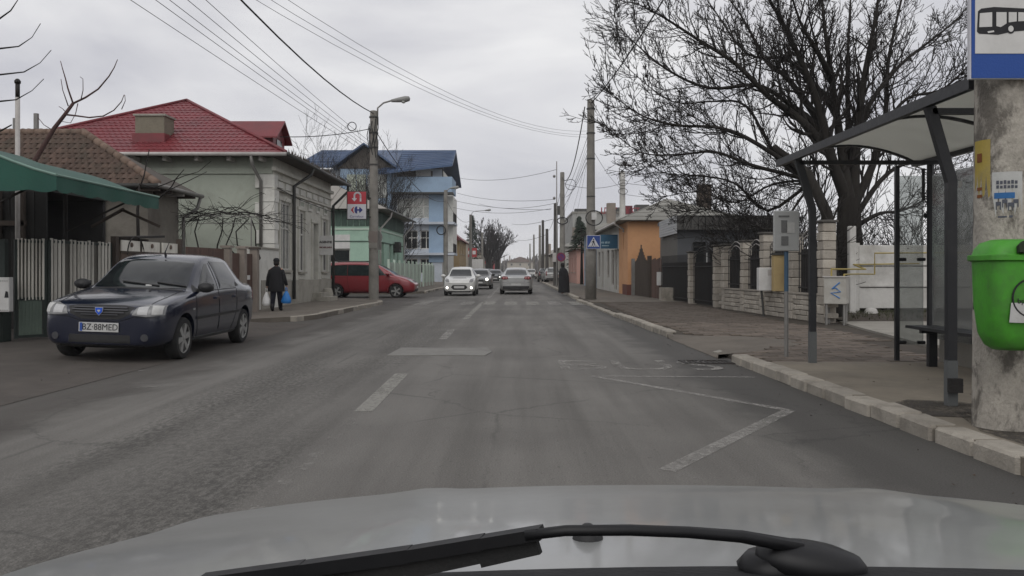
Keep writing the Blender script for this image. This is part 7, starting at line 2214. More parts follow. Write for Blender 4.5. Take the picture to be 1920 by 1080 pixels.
# ------------------------------------------------ generic details for the other cars
def det_front(c, s):
    P_, B_, Ln = c['patch'], c['both'], c['line']
    W, L = c['W'], c['L']
    ws = s['ws']
    P_('windscreen', 'front', ws, M_CGLASS, off=.006, na=20, nb=10)
    if 'rw' in s: P_('rear_window', 'rear', s['rw'], M_CGLASS, off=.006, na=18, nb=8)
    for q in s['sides']: B_('side_window', q, s.get('glass', M_CGLASS), na=12, nb=7)
    for sx in (-1, 1):
        ho = P_('headlight', 'front', [(sx * x, z) for x, z in s['hl']], M_LENS, off=.01, na=12, nb=6)
        if 'fog' in s:
            fx_, fz, fr, lit = s['fog']
            P_('fog_lamp', 'front', [(sx * fx_ + fr * math.cos(a * PI / 8), fz + fr * math.sin(a * PI / 8)) for a in range(16)], M_LIT if lit else M_LENS, off=.012, na=8, nb=6)
        if 'tl' in s:
            to_ = P_('tail_light', 'rear', [(sx * x, z) for x, z in s['tl']], M_RLENS, off=.008, na=12, nb=6)
            if 'tlr' in s and to_:
                for (x, z, r_) in s['tlr']: P_('lamp_ring', 'rear', [(sx * x + r_ * math.cos(a * PI / 8), z + r_ * math.sin(a * PI / 8)) for a in range(16)], mk('pale_red_lens', (.30, .10, .10), .3, .1), to_, off=.012, na=6, nb=5)
    for q in s.get('black_front', []): P_('grille', 'front', q, M_TRIM, off=.006, na=16, nb=4)
    for q in s.get('black_rear', []): P_('bumper_skirt', 'rear', q, M_TRIM, off=.006, na=18, nb=4)
    plate(c, 'front', s['pz'], None)
    if 'rpz' in s: plate(c, 'rear', s['rpz'], None)
    mirror_pair(c, s['my'], s['mz'], s['mx'], mat=s.get('mmat'))
    if 'lit' in s:
        for sx, x, z, r_ in s['lit']:
            P_('lit_bulb', 'front', [(sx * x + r_ * math.cos(a * PI / 8), z + r_ * math.sin(a * PI / 8)) for a in range(16)], M_LIT, off=.02, na=8, nb=6)
    for sd_ in ('right', 'left'):
        for q in s.get('gaps', []): Ln(sd_, q)
    for q in s.get('fgaps', []): Ln('front', q)
    for q in s.get('rgaps', []): Ln('rear', q)
    for nm, kind, poly, mat in s.get('extra', []): P_(nm, kind, poly, mat, off=.008, na=12, nb=3)

# white small hatchback, oncoming
P_WHITE = carpaint('white_paint', (0.55, 0.55, 0.53), 0.0, .3, .35)
HW = dict(ws=[(-.58, 1.0), (.58, 1.0), (.50, 1.36), (-.50, 1.36)], rw=[(-.5, 1.0), (.5, 1.0), (.45, 1.34), (-.45, 1.34)],
          sides=[[(1.2, .96), (1.95, .98), (1.93, 1.36), (1.72, 1.35)], [(2.03, .98), (2.75, 1.0), (2.68, 1.33), (2.01, 1.36)]],
          hl=[(.50, .70), (.56, .86), (.72, .90), (.72, .76), (.62, .69)], fog=(.62, .42, .052, True),
          black_front=[[(-.42, .44), (-.34, .56), (.34, .56), (.42, .44), (.30, .32), (-.30, .32)]], pz=.45, rpz=.6, my=1.2, mz=1.02, mx=.92, mmat=P_WHITE,
          tl=[(.55, .75), (.55, 1.0), (.70, 1.0), (.70, .75)], gaps=[[(1.12, .95), (1.15, .3), (1.98, .3), (1.99, .97)]], fgaps=[[(-.6, .66), (-.3, .62), (.3, .62), (.6, .66)]],
          extra=[('bumper_skirt', 'front', [(-.7, .2), (.7, .2), (.7, .25), (-.7, .25)], M_TRIM), ('cowl_panel', 'front', [(-.36, .905), (.36, .905), (.30, .93), (-.30, .93)], M_SBASE2)])
HAT = dict(L=3.67, W=1.66, wheels=(.68, 3.06), wr=.285, tw=.17, spokes=8, detail=lambda c: det_front(c, HW), t=dict(
    w=[(0, .70), (.06, .84), (.18, .94), (.45, .99), (.9, 1.0), (3.1, 1.0), (3.5, .95), (3.67, .84)], bot=[(0, .24), (.15, .18), (3.4, .18), (3.67, .3)],
    belt=[(0, .64), (.15, .78), (.5, .88), (1.05, .95), (2.2, .98), (3.3, 1.0), (3.67, .95)],
    top=[(0, .66), (.08, .78), (.25, .88), (.6, .95), (.95, 1.01), (1.3, 1.2), (1.6, 1.40), (1.85, 1.47), (2.3, 1.505), (3.0, 1.47), (3.35, 1.40), (3.6, 1.0), (3.67, .90)],
    wt=[(0, .6), (.3, .76), (.9, .80), (1.3, .72), (1.7, .66), (2.4, .64), (3.2, .62), (3.67, .7)]))
car('oncoming_hatchback', 'small white hatchback coming towards the camera with lit fog lamps', HAT, P_WHITE, (-3.02, 40.8, 0.0), 0)

# silver saloon seen from behind
P_SILV = carpaint('silver_paint', (0.36, 0.365, 0.36), .55, .3, .3)
SB = dict(ws=[(-.62, 1.0), (.62, 1.0), (.52, 1.36), (-.52, 1.36)], rw=[(-.60, 1.06), (.60, 1.06), (.53, 1.33), (.3, 1.36), (-.3, 1.36), (-.53, 1.33)],
          sides=[[(1.5, .98), (2.3, 1.0), (2.28, 1.37), (2.1, 1.36)], [(2.4, 1.0), (3.3, 1.02), (3.0, 1.34), (2.38, 1.37)]], hl=[(.45, .62), (.5, .75), (.75, .78), (.78, .66)],
          black_front=[[(-.3, .45), (.3, .45), (.3, .7), (-.3, .7)]], black_rear=[[(-.80, .27), (.80, .27), (.80, .46), (-.80, .46)]], pz=.42, rpz=.55, my=1.45, mz=1.03, mx=.95, mmat=P_SILV,
          tl=[(.42, .84), (.44, .97), (.66, 1.0), (.78, .96), (.80, .84), (.62, .80)], tlr=[(.53, .895, .05), (.68, .895, .055)],
          rgaps=[[(-.60, .99), (-.44, .68), (.44, .68), (.60, .99)], [(-.76, .66), (-.4, .62), (.4, .62), (.76, .66)]],
          extra=[('emblem', 'rear', [(-.03, .85), (.03, .85), (.03, .92), (-.03, .92)], M_CHROME), ('third_brake_lamp', 'rear', [(-.15, 1.335), (.15, 1.335), (.15, 1.35), (-.15, 1.35)], M_RLENS)])
SIL = dict(L=4.77, W=1.82, wheels=(.9, 3.61), wr=.32, tw=.21, spokes=5, detail=lambda c: det_front(c, SB), t=dict(
    w=[(0, .70), (.08, .84), (.3, .95), (.8, 1.0), (3.8, 1.0), (4.4, .96), (4.65, .90), (4.77, .82)], bot=[(0, .26), (.2, .2), (4.4, .2), (4.77, .27)],
    belt=[(0, .66), (.3, .78), (1.3, .95), (2.4, .98), (3.8, 1.02), (4.6, .98), (4.77, .9)],
    top=[(0, .7), (.1, .78), (.5, .88), (1.2, .99), (1.35, 1.02), (1.9, 1.36), (2.2, 1.44), (2.7, 1.475), (3.2, 1.43), (3.6, 1.30), (4.05, 1.08), (4.2, 1.05), (4.6, 1.03), (4.7, .99), (4.77, .92)],
    wt=[(0, .6), (.3, .74), (1.2, .78), (1.6, .7), (2.2, .64), (3.0, .62), (3.6, .63), (4.05, .72), (4.5, .76), (4.77, .7)]))
car('silver_saloon', 'silver saloon car driving ahead in our lane', SIL, P_SILV, (-.125, 48.0, 0), PI)

# grey saloon behind the white hatchback, one headlamp lit
P_GREY = carpaint('grey_paint', (0.13, 0.13, 0.125), .45, .3, .35)
GB = dict(ws=[(-.62, .98), (.62, .98), (.53, 1.33), (-.53, 1.33)], rw=SB['rw'], sides=SB['sides'], hl=[(.44, .60), (.46, .72), (.62, .77), (.78, .76), (.80, .64)], lit=[(1, .56, .69, .085)],
          black_front=[[(-.34, .56), (.34, .56), (.36, .70), (-.36, .70)], [(-.6, .26), (.6, .26), (.55, .38), (-.55, .38)]], pz=.48, rpz=.6, my=1.45, mz=1.0, mx=.95, tl=SB['tl'], fgaps=[[(-.7, .55), (.7, .55)]])
GRY = dict(L=4.5, W=1.78, wheels=(.85, 3.5), wr=.31, detail=lambda c: det_front(c, GB), t={**SIL['t'], 'top': [(0, .68), (.1, .75), (.5, .86), (1.2, .97), (1.35, 1.0), (1.85, 1.34), (2.2, 1.42), (2.7, 1.45), (3.2, 1.41), (3.6, 1.28), (3.95, 1.06), (4.1, 1.03), (4.5, .9)]})
for k in ('w', 'bot', 'belt', 'wt'): GRY['t'][k] = [(min(a, 4.5) if i < len(SIL['t'][k]) - 1 else 4.5, b) for i, (a, b) in enumerate(SIL['t'][k])]
for k in ('w', 'bot', 'belt', 'wt'):
    GRY['t'][k] = [p for i, p in enumerate(GRY['t'][k]) if i == len(GRY['t'][k]) - 1 or p[0] < 4.48]
car('oncoming_grey_saloon', 'grey saloon with one bright headlamp following the white hatchback', GRY, P_GREY, (-2.75, 55.5, 0), 0)
P_DARK = carpaint('dark_green_paint', (0.022, 0.028, 0.028), .3, .3, .4)
car('distant_dark_car', 'small dark car farther back in the oncoming lane', GRY, P_DARK, (-2.55, 86, 0), 0)

# red people carrier leaving the side street, nose to the right
P_RED = carpaint('dark_red_paint', (0.22, 0.010, 0.018), .1, .3, .10)
M_TINT = glossy('tinted_car_glass', (0.014, 0.022, 0.022), .12, .18)
VB = dict(ws=[(-.66, 1.08), (.66, 1.08), (.58, 1.60), (-.58, 1.60)], rw=[(-.62, 1.05), (.62, 1.05), (.56, 1.55), (-.56, 1.55)],
          sides=[[(1.38, 1.07), (1.95, 1.05), (1.93, 1.53), (1.80, 1.51)], [(1.02, 1.07), (1.33, 1.07), (1.36, 1.17)], [(2.05, 1.05), (3.2, 1.05), (3.2, 1.57), (2.03, 1.55)], [(3.22, 1.05), (4.36, 1.07), (4.28, 1.42), (4.12, 1.53), (3.22, 1.57)]],
          hl=[(.42, .74), (.46, .84), (.72, .90), (.80, .80), (.76, .72)], black_front=[[(-.36, .72), (.36, .72), (.36, .82), (-.36, .82)], [(-.6, .3), (.6, .3), (.6, .42), (-.6, .42)]],
          pz=.5, rpz=.8, glass=M_TINT, my=1.28, mz=1.13, mx=1.0, mmat=P_RED, tl=[(.64, .85), (.64, 1.15), (.80, 1.15), (.82, .85)],
          gaps=[[(1.25, 1.05), (1.2, .6), (1.4, .28), (2.0, .28), (2.0, 1.55)], [(2.0, 1.04), (2.02, .28), (3.1, .28), (3.2, .8), (3.2, 1.55)], [(3.2, .95), (4.4, .97)]],
          extra=[('side_marker', 'right', [(.22, .66), (.30, .67), (.30, .72), (.22, .70)], M_LENS), ('front_corner_lamp', 'right', [(.20, .74), (.46, .78), (.42, .86), (.22, .80)], M_LENS), ('bumper_rub_strip', 'right', [(.06, .58), (.40, .58), (.40, .62), (.06, .62)], M_LENS)])
VAN = dict(L=4.62, W=1.81, wheels=(.90, 3.74), wr=.32, tw=.2, spokes=5, detail=lambda c: det_front(c, VB), t=dict(
    w=[(0, .70), (.08, .84), (.3, .95), (.8, 1.0), (3.9, 1.0), (4.4, .96), (4.62, .88)], bot=[(0, .32), (.2, .22), (4.3, .2), (4.62, .34)],
    belt=[(0, .60), (.12, .72), (.4, .84), (1.0, 1.0), (1.5, 1.04), (4.3, 1.04), (4.62, .98)],
    top=[(0, .63), (.06, .72), (.25, .86), (.6, 1.0), (.95, 1.10), (1.3, 1.32), (1.75, 1.57), (2.1, 1.68), (2.7, 1.73), (3.6, 1.72), (4.2, 1.64), (4.45, 1.5), (4.58, 1.1), (4.62, 1.0)],
    wt=[(0, .6), (.3, .74), (.9, .82), (1.3, .82), (1.8, .80), (2.4, .80), (3.8, .79), (4.4, .78), (4.62, .78)]))
van = car('red_minivan', 'dark red people carrier standing in the side street behind the left pole', VAN, P_RED, (-4.92, 38.9, .0), PI / 2)
MB().tube([(-.62, 2.1, 1.745), (-.62, 4.0, 1.735)], .02, 6).build('roof_rail', M_TRIM, van, local=True)
MB().tube([(.62, 2.1, 1.745), (.62, 4.0, 1.735)], .02, 6).build('roof_rail', M_TRIM, van, local=True)

# parked cars far up the right side
P_SUV = carpaint('pale_silver_paint', (0.33, 0.34, 0.33), .4, .32, .35)
PB = dict(ws=VB['ws'], rw=VB['rw'], sides=[[(1.45, .98), (2.2, 1.0), (2.18, 1.42), (1.85, 1.41)], [(2.3, 1.0), (3.7, 1.03), (3.5, 1.42), (2.28, 1.43)]], hl=VB['hl'], black_front=VB['black_front'], pz=.5, rpz=.75, my=1.4, mz=1.05, mx=.97,
          tl=[(.62, .75), (.62, 1.2), (.76, 1.2), (.78, .75)], black_rear=[[(-.7, .3), (.7, .3), (.7, .5), (-.7, .5)]])
SUV = dict(L=4.3, W=1.78, wheels=(.85, 3.45), wr=.33, detail=lambda c: det_front(c, PB), t=dict(
    w=VAN['t']['w'][:-3] + [(3.7, 1.0), (4.1, .97), (4.3, .9)], bot=[(0, .34), (.2, .26), (4.0, .26), (4.3, .36)], belt=[(0, .66), (.2, .8), (1.2, .95), (2.4, .99), (4.0, 1.02), (4.3, .96)],
    top=[(0, .7), (.08, .82), (.4, .92), (1.2, 1.0), (1.8, 1.38), (2.1, 1.52), (2.6, 1.60), (3.6, 1.57), (4.05, 1.45), (4.25, 1.05), (4.3, .95)], wt=[(0, .6), (.3, .74), (1.2, .78), (1.8, .70), (2.4, .68), (3.8, .68), (4.3, .74)]))
car('parked_suv', 'pale silver hatchback parked half on the right pavement past the round sign', SUV, P_SUV, (3.3, 87.2, .05), PI + R(4), group='cars parked along the right side')
car('parked_car', 'dark hatchback parked just beyond the pale silver one on the right', SUV, P_DARK, (3.15, 97, .0), PI, group='cars parked along the right side')
car('far_car', 'white car parked far up the right side of the street', SUV, P_WHITE, (2.0, 128, 0), PI, group='cars parked along the right side')
car('far_left_car', 'dark car parked far up the left side under the street tree', SUV, P_DARK, (-4.4, 118, 0), 0, group='cars parked along the left side')

# ------------------------------------------------------------------ our own car: bonnet, scuttle and wiper in front of the camera
P_OWN = carpaint('own_silver_paint', (0.29, 0.295, 0.288), .25, .30, .3, (.32, .31, .295), .5)
own = thing('own_car_front', 'silver bonnet of the car the camera rides in, with black wiper', 'car', (.25, 1.3, 0.0))
CXo = .25
zc = pchip([(.70, .985), (.80, .978), (1.0, .957), (1.2, .928), (1.4, .896), (1.6, .852), (1.75, .80), (1.88, .725), (1.97, .62), (2.02, .50)])
def hood_z(x, y):
    q = abs(x - CXo) / .82
    edge = .030 * q ** 2 * min(1, max(0, (y - .72) / .5))
    rib = -.006 * math.exp(-((q - .52) / .06) ** 2)
    yy = y + .10 * q ** 3
    return zc(min(yy, 2.02)) - edge - rib
mb = MB(); nx_, ny_ = 48, 40
for j in range(ny_ + 1):
    for i in range(nx_ + 1):
        x = CXo - .80 + 1.60 * i / nx_; y = .78 + (1.99 - .78) * (j / ny_)
        mb.v.append((x, y, hood_z(x, y)))
for j in range(ny_):
    for i in range(nx_):
        a = j * (nx_ + 1) + i; mb.f.append((a, a + 1, a + nx_ + 2, a + nx_ + 1))
hb = mb.build('bonnet', P_OWN, own, smooth=True)
mb = MB()
fr_ = [(CXo - .80 + 1.6 * i / nx_, 1.99, hood_z(CXo - .80 + 1.6 * i / nx_, 1.99) - .004) for i in range(nx_ + 1)]
for i, p in enumerate(fr_):
    q = abs(p[0] - CXo) / .8
    mb.v += [p, (p[0], 2.06 - .16 * q ** 3, min(p[2] - .06, .42)), (p[0], 2.02 - .16 * q ** 3, .24)]
for i in range(nx_):
    for k in range(2): mb.f.append((i * 3 + k, i * 3 + 3 + k, i * 3 + 4 + k, i * 3 + 1 + k))
mb.build('front_bumper', P_OWN, own, smooth=True)
for s_ in (-1, 1):
    mb = MB(); m_ = 24
    for j in range(m_ + 1):
        y = .3 + 1.69 * j / m_
        z0 = hood_z(CXo + s_ * .80, max(y, .78)) - .003
        ar = .40 ** 2 - (y - 1.25) ** 2
        zlow = max(.24, .30 + math.sqrt(ar)) if ar > 0 else .24
        x0 = CXo + s_ * .803
        mb.v += [(x0, y, z0), (x0 + s_ * .045, y, z0 - .07), (x0 + s_ * .055, y, max(zlow, .55)), (x0 + s_ * .03, y, zlow)]
    for j in range(m_):
        for k in range(3): mb.f.append((j * 4 + k, j * 4 + 4 + k, j * 4 + 5 + k, j * 4 + 1 + k))
    mb.build('front_wing', P_OWN, own, smooth=True)
    ty = MB(); ty.lathe([(.18, -.09), (.28, -.09), (.305, -.05), (.305, .05), (.28, .09), (.18, .09)], 24, Matrix.Translation((CXo + s_ * .74, 1.25, .305)) @ Matrix.Rotation(PI / 2, 4, 'Y'))
    wo = ty.build('wheel', M_TYRE, own, smooth=True, angle=40)
    ty = MB(); ty.lathe([(.001, .06), (.17, .05), (.185, .085)], 20, Matrix.Translation((CXo + s_ * .74, 1.25, .305)) @ Matrix.Rotation(s_ * PI / 2, 4, 'Y')); ty.build('rim', M_ALLOY, wo, smooth=True)
mb = MB()
for k in range(25):
    x = CXo - .80 + 1.6 * k / 24; q = (x - CXo) / .8
    mb.v += [(x, .80 - .07 * q * q, .985 - .012 * q * q), (x, .72 - .08 * q * q, 1.0 - .012 * q * q), (x, .60 - .08 * q * q, .97)]
for k in range(24):
    for r_ in range(2): mb.f.append((k * 3 + r_, k * 3 + 1 + r_, k * 3 + 4 + r_, k * 3 + 3 + r_))
mb.build('scuttle', mk('scuttle_black', (.007, .007, .008), .7, .1), own, smooth=True)
wi = lambda u, v, y: at(u, v, y)
bl = [wi(380, 1092, .80), wi(560, 1068, .785), wi(760, 1040, .76), wi(900, 1017, .74), wi(1010, 999, .72)]
mb = MB()
for i in range(len(bl) - 1): mb.beam(bl[i], bl[i + 1] + (bl[i + 1] - bl[i]) * .05, .016, .014 - .0012 * i)
M_WIP = mk('wiper_black', (.006, .006, .007), .5, .1, bump=0)
bo_ = mb.build('wiper_blade', M_WIP, own)
mb = MB()
for i in range(len(bl) - 1): mb.beam(bl[i] + Vector((0, .004, -.016)), bl[i + 1] + Vector((0, .004, -.012)), .007, .016)
mb.build('rubber_lip', M_TYRE, bo_)
ar_ = [wi(985, 1004, .715), wi(1060, 995, .71), wi(1180, 994, .715), wi(1290, 998, .73), wi(1390, 1006, .75), wi(1500, 1026, .77)]
MB().tube(ar_, [.0048, .0050, .0052, .0054, .006, .007], 8).build('wiper_arm', M_WIP, own, smooth=True)
pv = wi(1520, 1052, .775)
mb = MB(); mb.lathe([(0, -.9), (.75, -.85), (1, -.4), (1, .2), (.86, .6), (.5, .9), (0, 1)], 20, Matrix.Translation(pv) @ Matrix.Rotation(R(8), 4, 'Y') @ Matrix.Diagonal((.054, .030, .018, 1)))
mb.build('wiper_pivot_cap', M_WIP, own, smooth=True)
mb = MB(); pv2 = wi(1440, 1060, .78); mb.lathe([(0, -.9), (.8, -.8), (1, 0), (.7, .8), (0, 1)], 16, Matrix.Translation(pv2) @ Matrix.Diagonal((.03, .03, .014, 1))); mb.build('wiper_pivot_boot', M_WIP, own, smooth=True)
nzp = wi(1102, 1022, .95)
mb = MB(); mb.lathe([(.019, -.006), (.018, 0), (.013, .009), (.005, .015), (0, .0155)], 14, Matrix.Translation((nzp.x, .95, hood_z(nzp.x, .95) + .002)) @ Matrix.Diagonal((1, 1.2, 1, 1)))
mb.build('washer_nozzle', M_TRIM, own, smooth=True)
# ================================================================== PEOPLE
def skin_body(name, verts, edges, radii, root_i, mat, parent, sub=2):
    me = bpy.data.meshes.new(name)
    me.from_pydata([tuple(v) for v in verts], edges, [])
    o = bpy.data.objects.new('tmp', me); COL.objects.link(o)
    md = o.modifiers.new('skin', 'SKIN'); md.use_smooth_shade = True
    for i, r_ in enumerate(radii):
        sv = me.skin_vertices[0].data[i]
        sv.radius = (r_, r_) if isinstance(r_, float) else r_
        sv.use_root = (i == root_i)
    s_ = o.modifiers.new('sub', 'SUBSURF'); s_.levels = sub
    dg = bpy.context.evaluated_depsgraph_get()
    m2 = bpy.data.meshes.new_from_object(o.evaluated_get(dg))
    bpy.data.objects.remove(o)
    m2.name = name; m2.materials.clear(); m2.materials.append(mat)
    m2.polygons.foreach_set('material_index', [0] * len(m2.polygons))
    m2.polygons.foreach_set('use_smooth', [True] * len(m2.polygons))
    b = bpy.data.objects.new(name, m2); COL.objects.link(b); b.parent = parent; WL[b.name] = wl(parent)
    return b
M_SKIN = mk('skin', (.36, .21, .15), .6, .06, 5, bump=0)
M_COAT = mk('black_coat', (.012, .012, .014), .9, .25, 5, (.02, .02, .022), .4, 3, .3, 30)
M_TROU = mk('dark_trousers', (.012, .013, .022), .9, .2, 5)
M_HAIR = mk('dark_hair', (.012, .010, .009), .8, .3, 30)
def person(label, loc, rz, H, arms, feet, lean=0.0, group=None):
    """local: faces +y; arms: (elbow, wrist) for left then right"""
    t = thing('person', label, 'person', loc, rz, group)
    k = H / 1.65
    V, E, Rr = [], [], []
    def v(p, r_, par=None):
        V.append(Vector(p) * k); Rr.append((r_[0] * k, r_[1] * k) if isinstance(r_, tuple) else (r_ * k, r_ * k)); i = len(V) - 1
        if par is not None: E.append((par, i))
        return i
    ln = lambda z: lean * max(0, z - .85)
    pel = v((0, 0, .88), (.145, .11))
    wa = v((0, ln(1.02), 1.04), (.125, .095), pel); chst = v((0, ln(1.22), 1.24), (.15, .11), wa)
    nb = v((0, ln(1.38), 1.37), (.075, .065), chst); nk = v((0, ln(1.42) + .01, 1.42), (.05, .052), nb)
    h0 = v((0, ln(1.48) + .02, 1.475), (.062, .075), nk); h1 = v((0, ln(1.55) + .025, 1.55), (.076, .092), h0); h2 = v((0, ln(1.62) + .015, 1.61), (.055, .07), h1)
    for s_, (fo, kn) in zip((-1, 1), feet):
        hp = v((s_ * .09, 0, .83), (.09, .092), pel); kk = v((s_ * .095, kn, .47), (.062, .065), hp); an = v((s_ * .095, fo, .09), (.042, .045), kk)
        v((s_ * .10, fo + .06, .045), (.042, .036), an); v((s_ * .105, fo + .16, .032), (.036, .026), len(V) - 1)
    for s_, (el, wr_) in zip((-1, 1), arms):
        shd = v((s_ * .17, ln(1.33), 1.335), (.062, .062), chst); e_ = v(el, (.045, .045), shd); w_ = v(wr_, (.03, .028), e_)
        d_ = (Vector(wr_) - Vector(el)).normalized()
        pm = v(Vector(wr_) + d_ * .055, (.018, .034), w_)
        pmk = V[pm] / k
        fw = Vector((0, 1, 0))
        for f_, (o_, ln_) in enumerate(((.027, .058), (.009, .07), (-.009, .064), (-.026, .05))):
            a = v(pmk + d_ * .028 + fw * o_, (.0085, .0085), pm)
            b = v(pmk + d_ * (.028 + ln_ * .55) + fw * o_ + Vector((-s_ * .012, 0, 0)), (.008, .008), a)
            v(pmk + d_ * (.028 + ln_ * .8) + fw * o_ + Vector((-s_ * .034, 0, 0)), (.007, .007), b)
        a = v(pmk + fw * .034 - d_ * .01, (.0095, .0095), pm); v(pmk + fw * .046 + d_ * .025 + Vector((-s_ * .015, 0, 0)), (.008, .008), a)
    body = skin_body('body', V, E, Rr, 0, M_SKIN, t, 2)
    # face
    hy = ln(1.55) + .025
    for s_ in (-1, 1):
        MB().lathe([(0, -.012), (.011, 0), (0, .012)], 8, Matrix.Translation(Vector((s_ * .030, hy + .083, 1.545)) * k)).build('eye', M_BLACK, body, local=True, smooth=True)
        MB().lathe([(0, -.03), (.014, -.015), (.018, .01), (0, .03)], 8, Matrix.Translation(Vector((s_ * .077, hy, 1.54)) * k)).build('ear', M_SKIN, body, local=True, smooth=True)
    MB().add([Vector(p) * k for p in ((0, hy + .085, 1.56), (-.014, hy + .088, 1.515), (.014, hy + .088, 1.515), (0, hy + .112, 1.517))], [(0, 1, 3), (0, 3, 2), (1, 2, 3)]).build('nose', M_SKIN, body, local=True)
    MB().box(Vector((0, hy + .084, 1.488)) * k, (.045 * k, .008, .01)).build('mouth', mk('lip', (.22, .08, .07), .6), body, local=True)
    return t, k
def garment(t, k, rings, mat, name, n_=20, seed=1, fold=.012):
    """rings: (z, half width x, half depth y, centre y)"""
    mb = MB(); rg = random.Random(seed); ph = [rg.uniform(0, 6) for _ in range(4)]
    for i, (z, wx, wy, cy) in enumerate(rings):
        for q in range(n_):
            a = 2 * PI * q / n_
            f = 1 + fold / max(wx, .05) * (math.sin(a * 5 + ph[0] + i * .25) + .6 * math.sin(a * 8 + ph[1] - i * .4)) * (i / len(rings))
            mb.v.append((wx * f * math.cos(a) * k, (cy + wy * f * math.sin(a)) * k, z * k))
    for i in range(len(rings) - 1):
        for q in range(n_): mb.f.append((i * n_ + q, (i + 1) * n_ + q, (i + 1) * n_ + (q + 1) % n_, i * n_ + (q + 1) % n_))
    mb.f.append(tuple(range(n_)))
    return mb.build(name, mat, t, smooth=True, local=True)
# woman walking away with two shopping bags
wl_loc = (-7.02, 23.2, .12)
t, k = person('person in black coat and cap walking away with two shopping bags', wl_loc, R(4), 1.50, (((-.25, -.02, 1.06), (-.29, .03, .80)), ((.26, -.03, 1.06), (.315, .02, .82))), ((-.14, -.02), (.16, .07)))
garment(t, k, [(1.43, .065, .065, .01), (1.385, .13, .09, 0), (1.33, .205, .115, 0), (1.2, .21, .15, 0), (1.05, .215, .16, 0), (.9, .24, .18, 0), (.74, .255, .19, 0), (.62, .26, .19, 0)], M_COAT, 'coat', seed=3)
for s_, (el, wr_) in zip((-1, 1), (((-.25, -.02, 1.06), (-.29, .03, .80)), ((.26, -.03, 1.06), (.315, .02, .82)))):
    MB().tube([Vector(p) * k for p in ((s_ * .12, 0, 1.33), (s_ * .185, -.005, 1.27), el, wr_)], [.055 * k, .07 * k, .06 * k, .05 * k], 12).build('sleeve', M_COAT, t, smooth=True, local=True)
for s_, (fo, kn) in zip((-1, 1), ((-.14, -.02), (.16, .07))):
    MB().tube([Vector(p) * k for p in ((s_ * .085, 0, .86), (s_ * .095, kn, .47), (s_ * .095, fo, .10))], [.115 * k, .085 * k, .062 * k], 12).build('trouser_leg', M_TROU, t, smooth=True, local=True)
    MB().tube([Vector(p) * k for p in ((s_ * .095, fo - .02, .24), (s_ * .095, fo - .005, .07), (s_ * .10, fo + .06, .05), (s_ * .105, fo + .19, .035))], [.058 * k, .055 * k, .052 * k, .03 * k], 10).build('boot', M_BLACK, t, smooth=True, local=True)
MB().lathe([(.07, 0), (.094, .02), (.10, .06), (.085, .11), (.04, .135), (0, .14)], 16, Matrix.Translation((0, .02 * k, 1.555 * k)) @ Matrix.Diagonal((k, k * 1.08, k, 1))).build('cap', M_COAT, t, smooth=True, local=True)
MB().lathe([(.05, -.09), (.082, -.06), (.09, 0), (.08, .06)], 16, Matrix.Translation((0, .005 * k, 1.53 * k)) @ Matrix.Diagonal((k, k * 1.0, k, 1))).build('hair', M_HAIR, t, smooth=True, local=True)
def bag(label, top, size, mat, seed):
    top = Vector(top)
    b = thing('shopping_bag', label, 'bag', (top.x, top.y, top.z - size[2]))
    mb = MB(); rg = random.Random(seed); n_ = 14
    prof = [(1.0, .16), (.82, .45), (.62, .66), (.4, .86), (.2, .98), (.06, .95), (0, .7)]
    for i, (h, w_) in enumerate(prof):
        for q in range(n_):
            a = 2 * PI * q / n_
            f = w_ * (1 + rg.uniform(-.07, .07))
            mb.v.append((top.x + size[0] / 2 * f * math.cos(a), top.y + size[1] / 2 * f * math.sin(a), top.z - size[2] + size[2] * h * .78))
    for i in range(len(prof) - 1):
        for q in range(n_): mb.f.append((i * n_ + q, (i + 1) * n_ + q, (i + 1) * n_ + (q + 1) % n_, i * n_ + (q + 1) % n_))
    mb.f.append(tuple((len(prof) - 1) * n_ + q for q in range(n_))); mb.f.append(tuple(range(n_)))
    mb.build('sack', mat, b, smooth=True)
    MB().tube([(top.x - .03, top.y, top.z - size[2] * .25), (top.x - .015, top.y, top.z), (top.x + .015, top.y, top.z), (top.x + .03, top.y, top.z - size[2] * .25)], .012, 5).build('handle', mat, b, smooth=True)
M_WBAG = mk('white_plastic_bag', (.75, .75, .74), .5, .12, 8, bump=.3, bscale=25)
M_BBAG = mk('blue_plastic_bag', (.02, .15, .42), .45, .15, 8, bump=.3, bscale=25)
bag('white plastic shopping bag in the walking person\'s left hand', (-7.305, 23.2, .78), (.26, .2, .50), M_WBAG, 2)
bag('bright blue shopping bag in the walking person\'s right hand', (-6.73, 23.2, .80), (.30, .2, .46), M_BBAG, 4)
# person in long black robe on the right
t, k = person('person in a long black robe standing by the right kerb', (2.38, 41.4, .10), R(70), 1.58, (((-.23, .08, 1.08), (-.10, .24, 1.0)), ((.23, .08, 1.08), (.10, .24, .98))), ((0.0, .0), (.04, .02)), lean=.16)
garment(t, k, [(1.44, .07, .07, .09), (1.40, .13, .10, .08), (1.33, .24, .19, .07), (1.15, .28, .25, .05), (.95, .29, .27, .03), (.7, .30, .28, .02), (.4, .31, .29, .01), (.15, .32, .30, .01), (.06, .325, .30, .01)], M_COAT, 'robe', seed=9, fold=.02)
for s_, (el, wr_) in zip((-1, 1), (((-.23, .08, 1.08), (-.10, .24, 1.0)), ((.23, .08, 1.08), (.10, .24, .98)))):
    MB().tube([Vector(p) * k for p in ((s_ * .15, .08, 1.36), (s_ * .20, .07, 1.3), el, wr_)], [.075 * k, .085 * k, .07 * k, .065 * k], 12).build('sleeve', M_COAT, t, smooth=True, local=True)
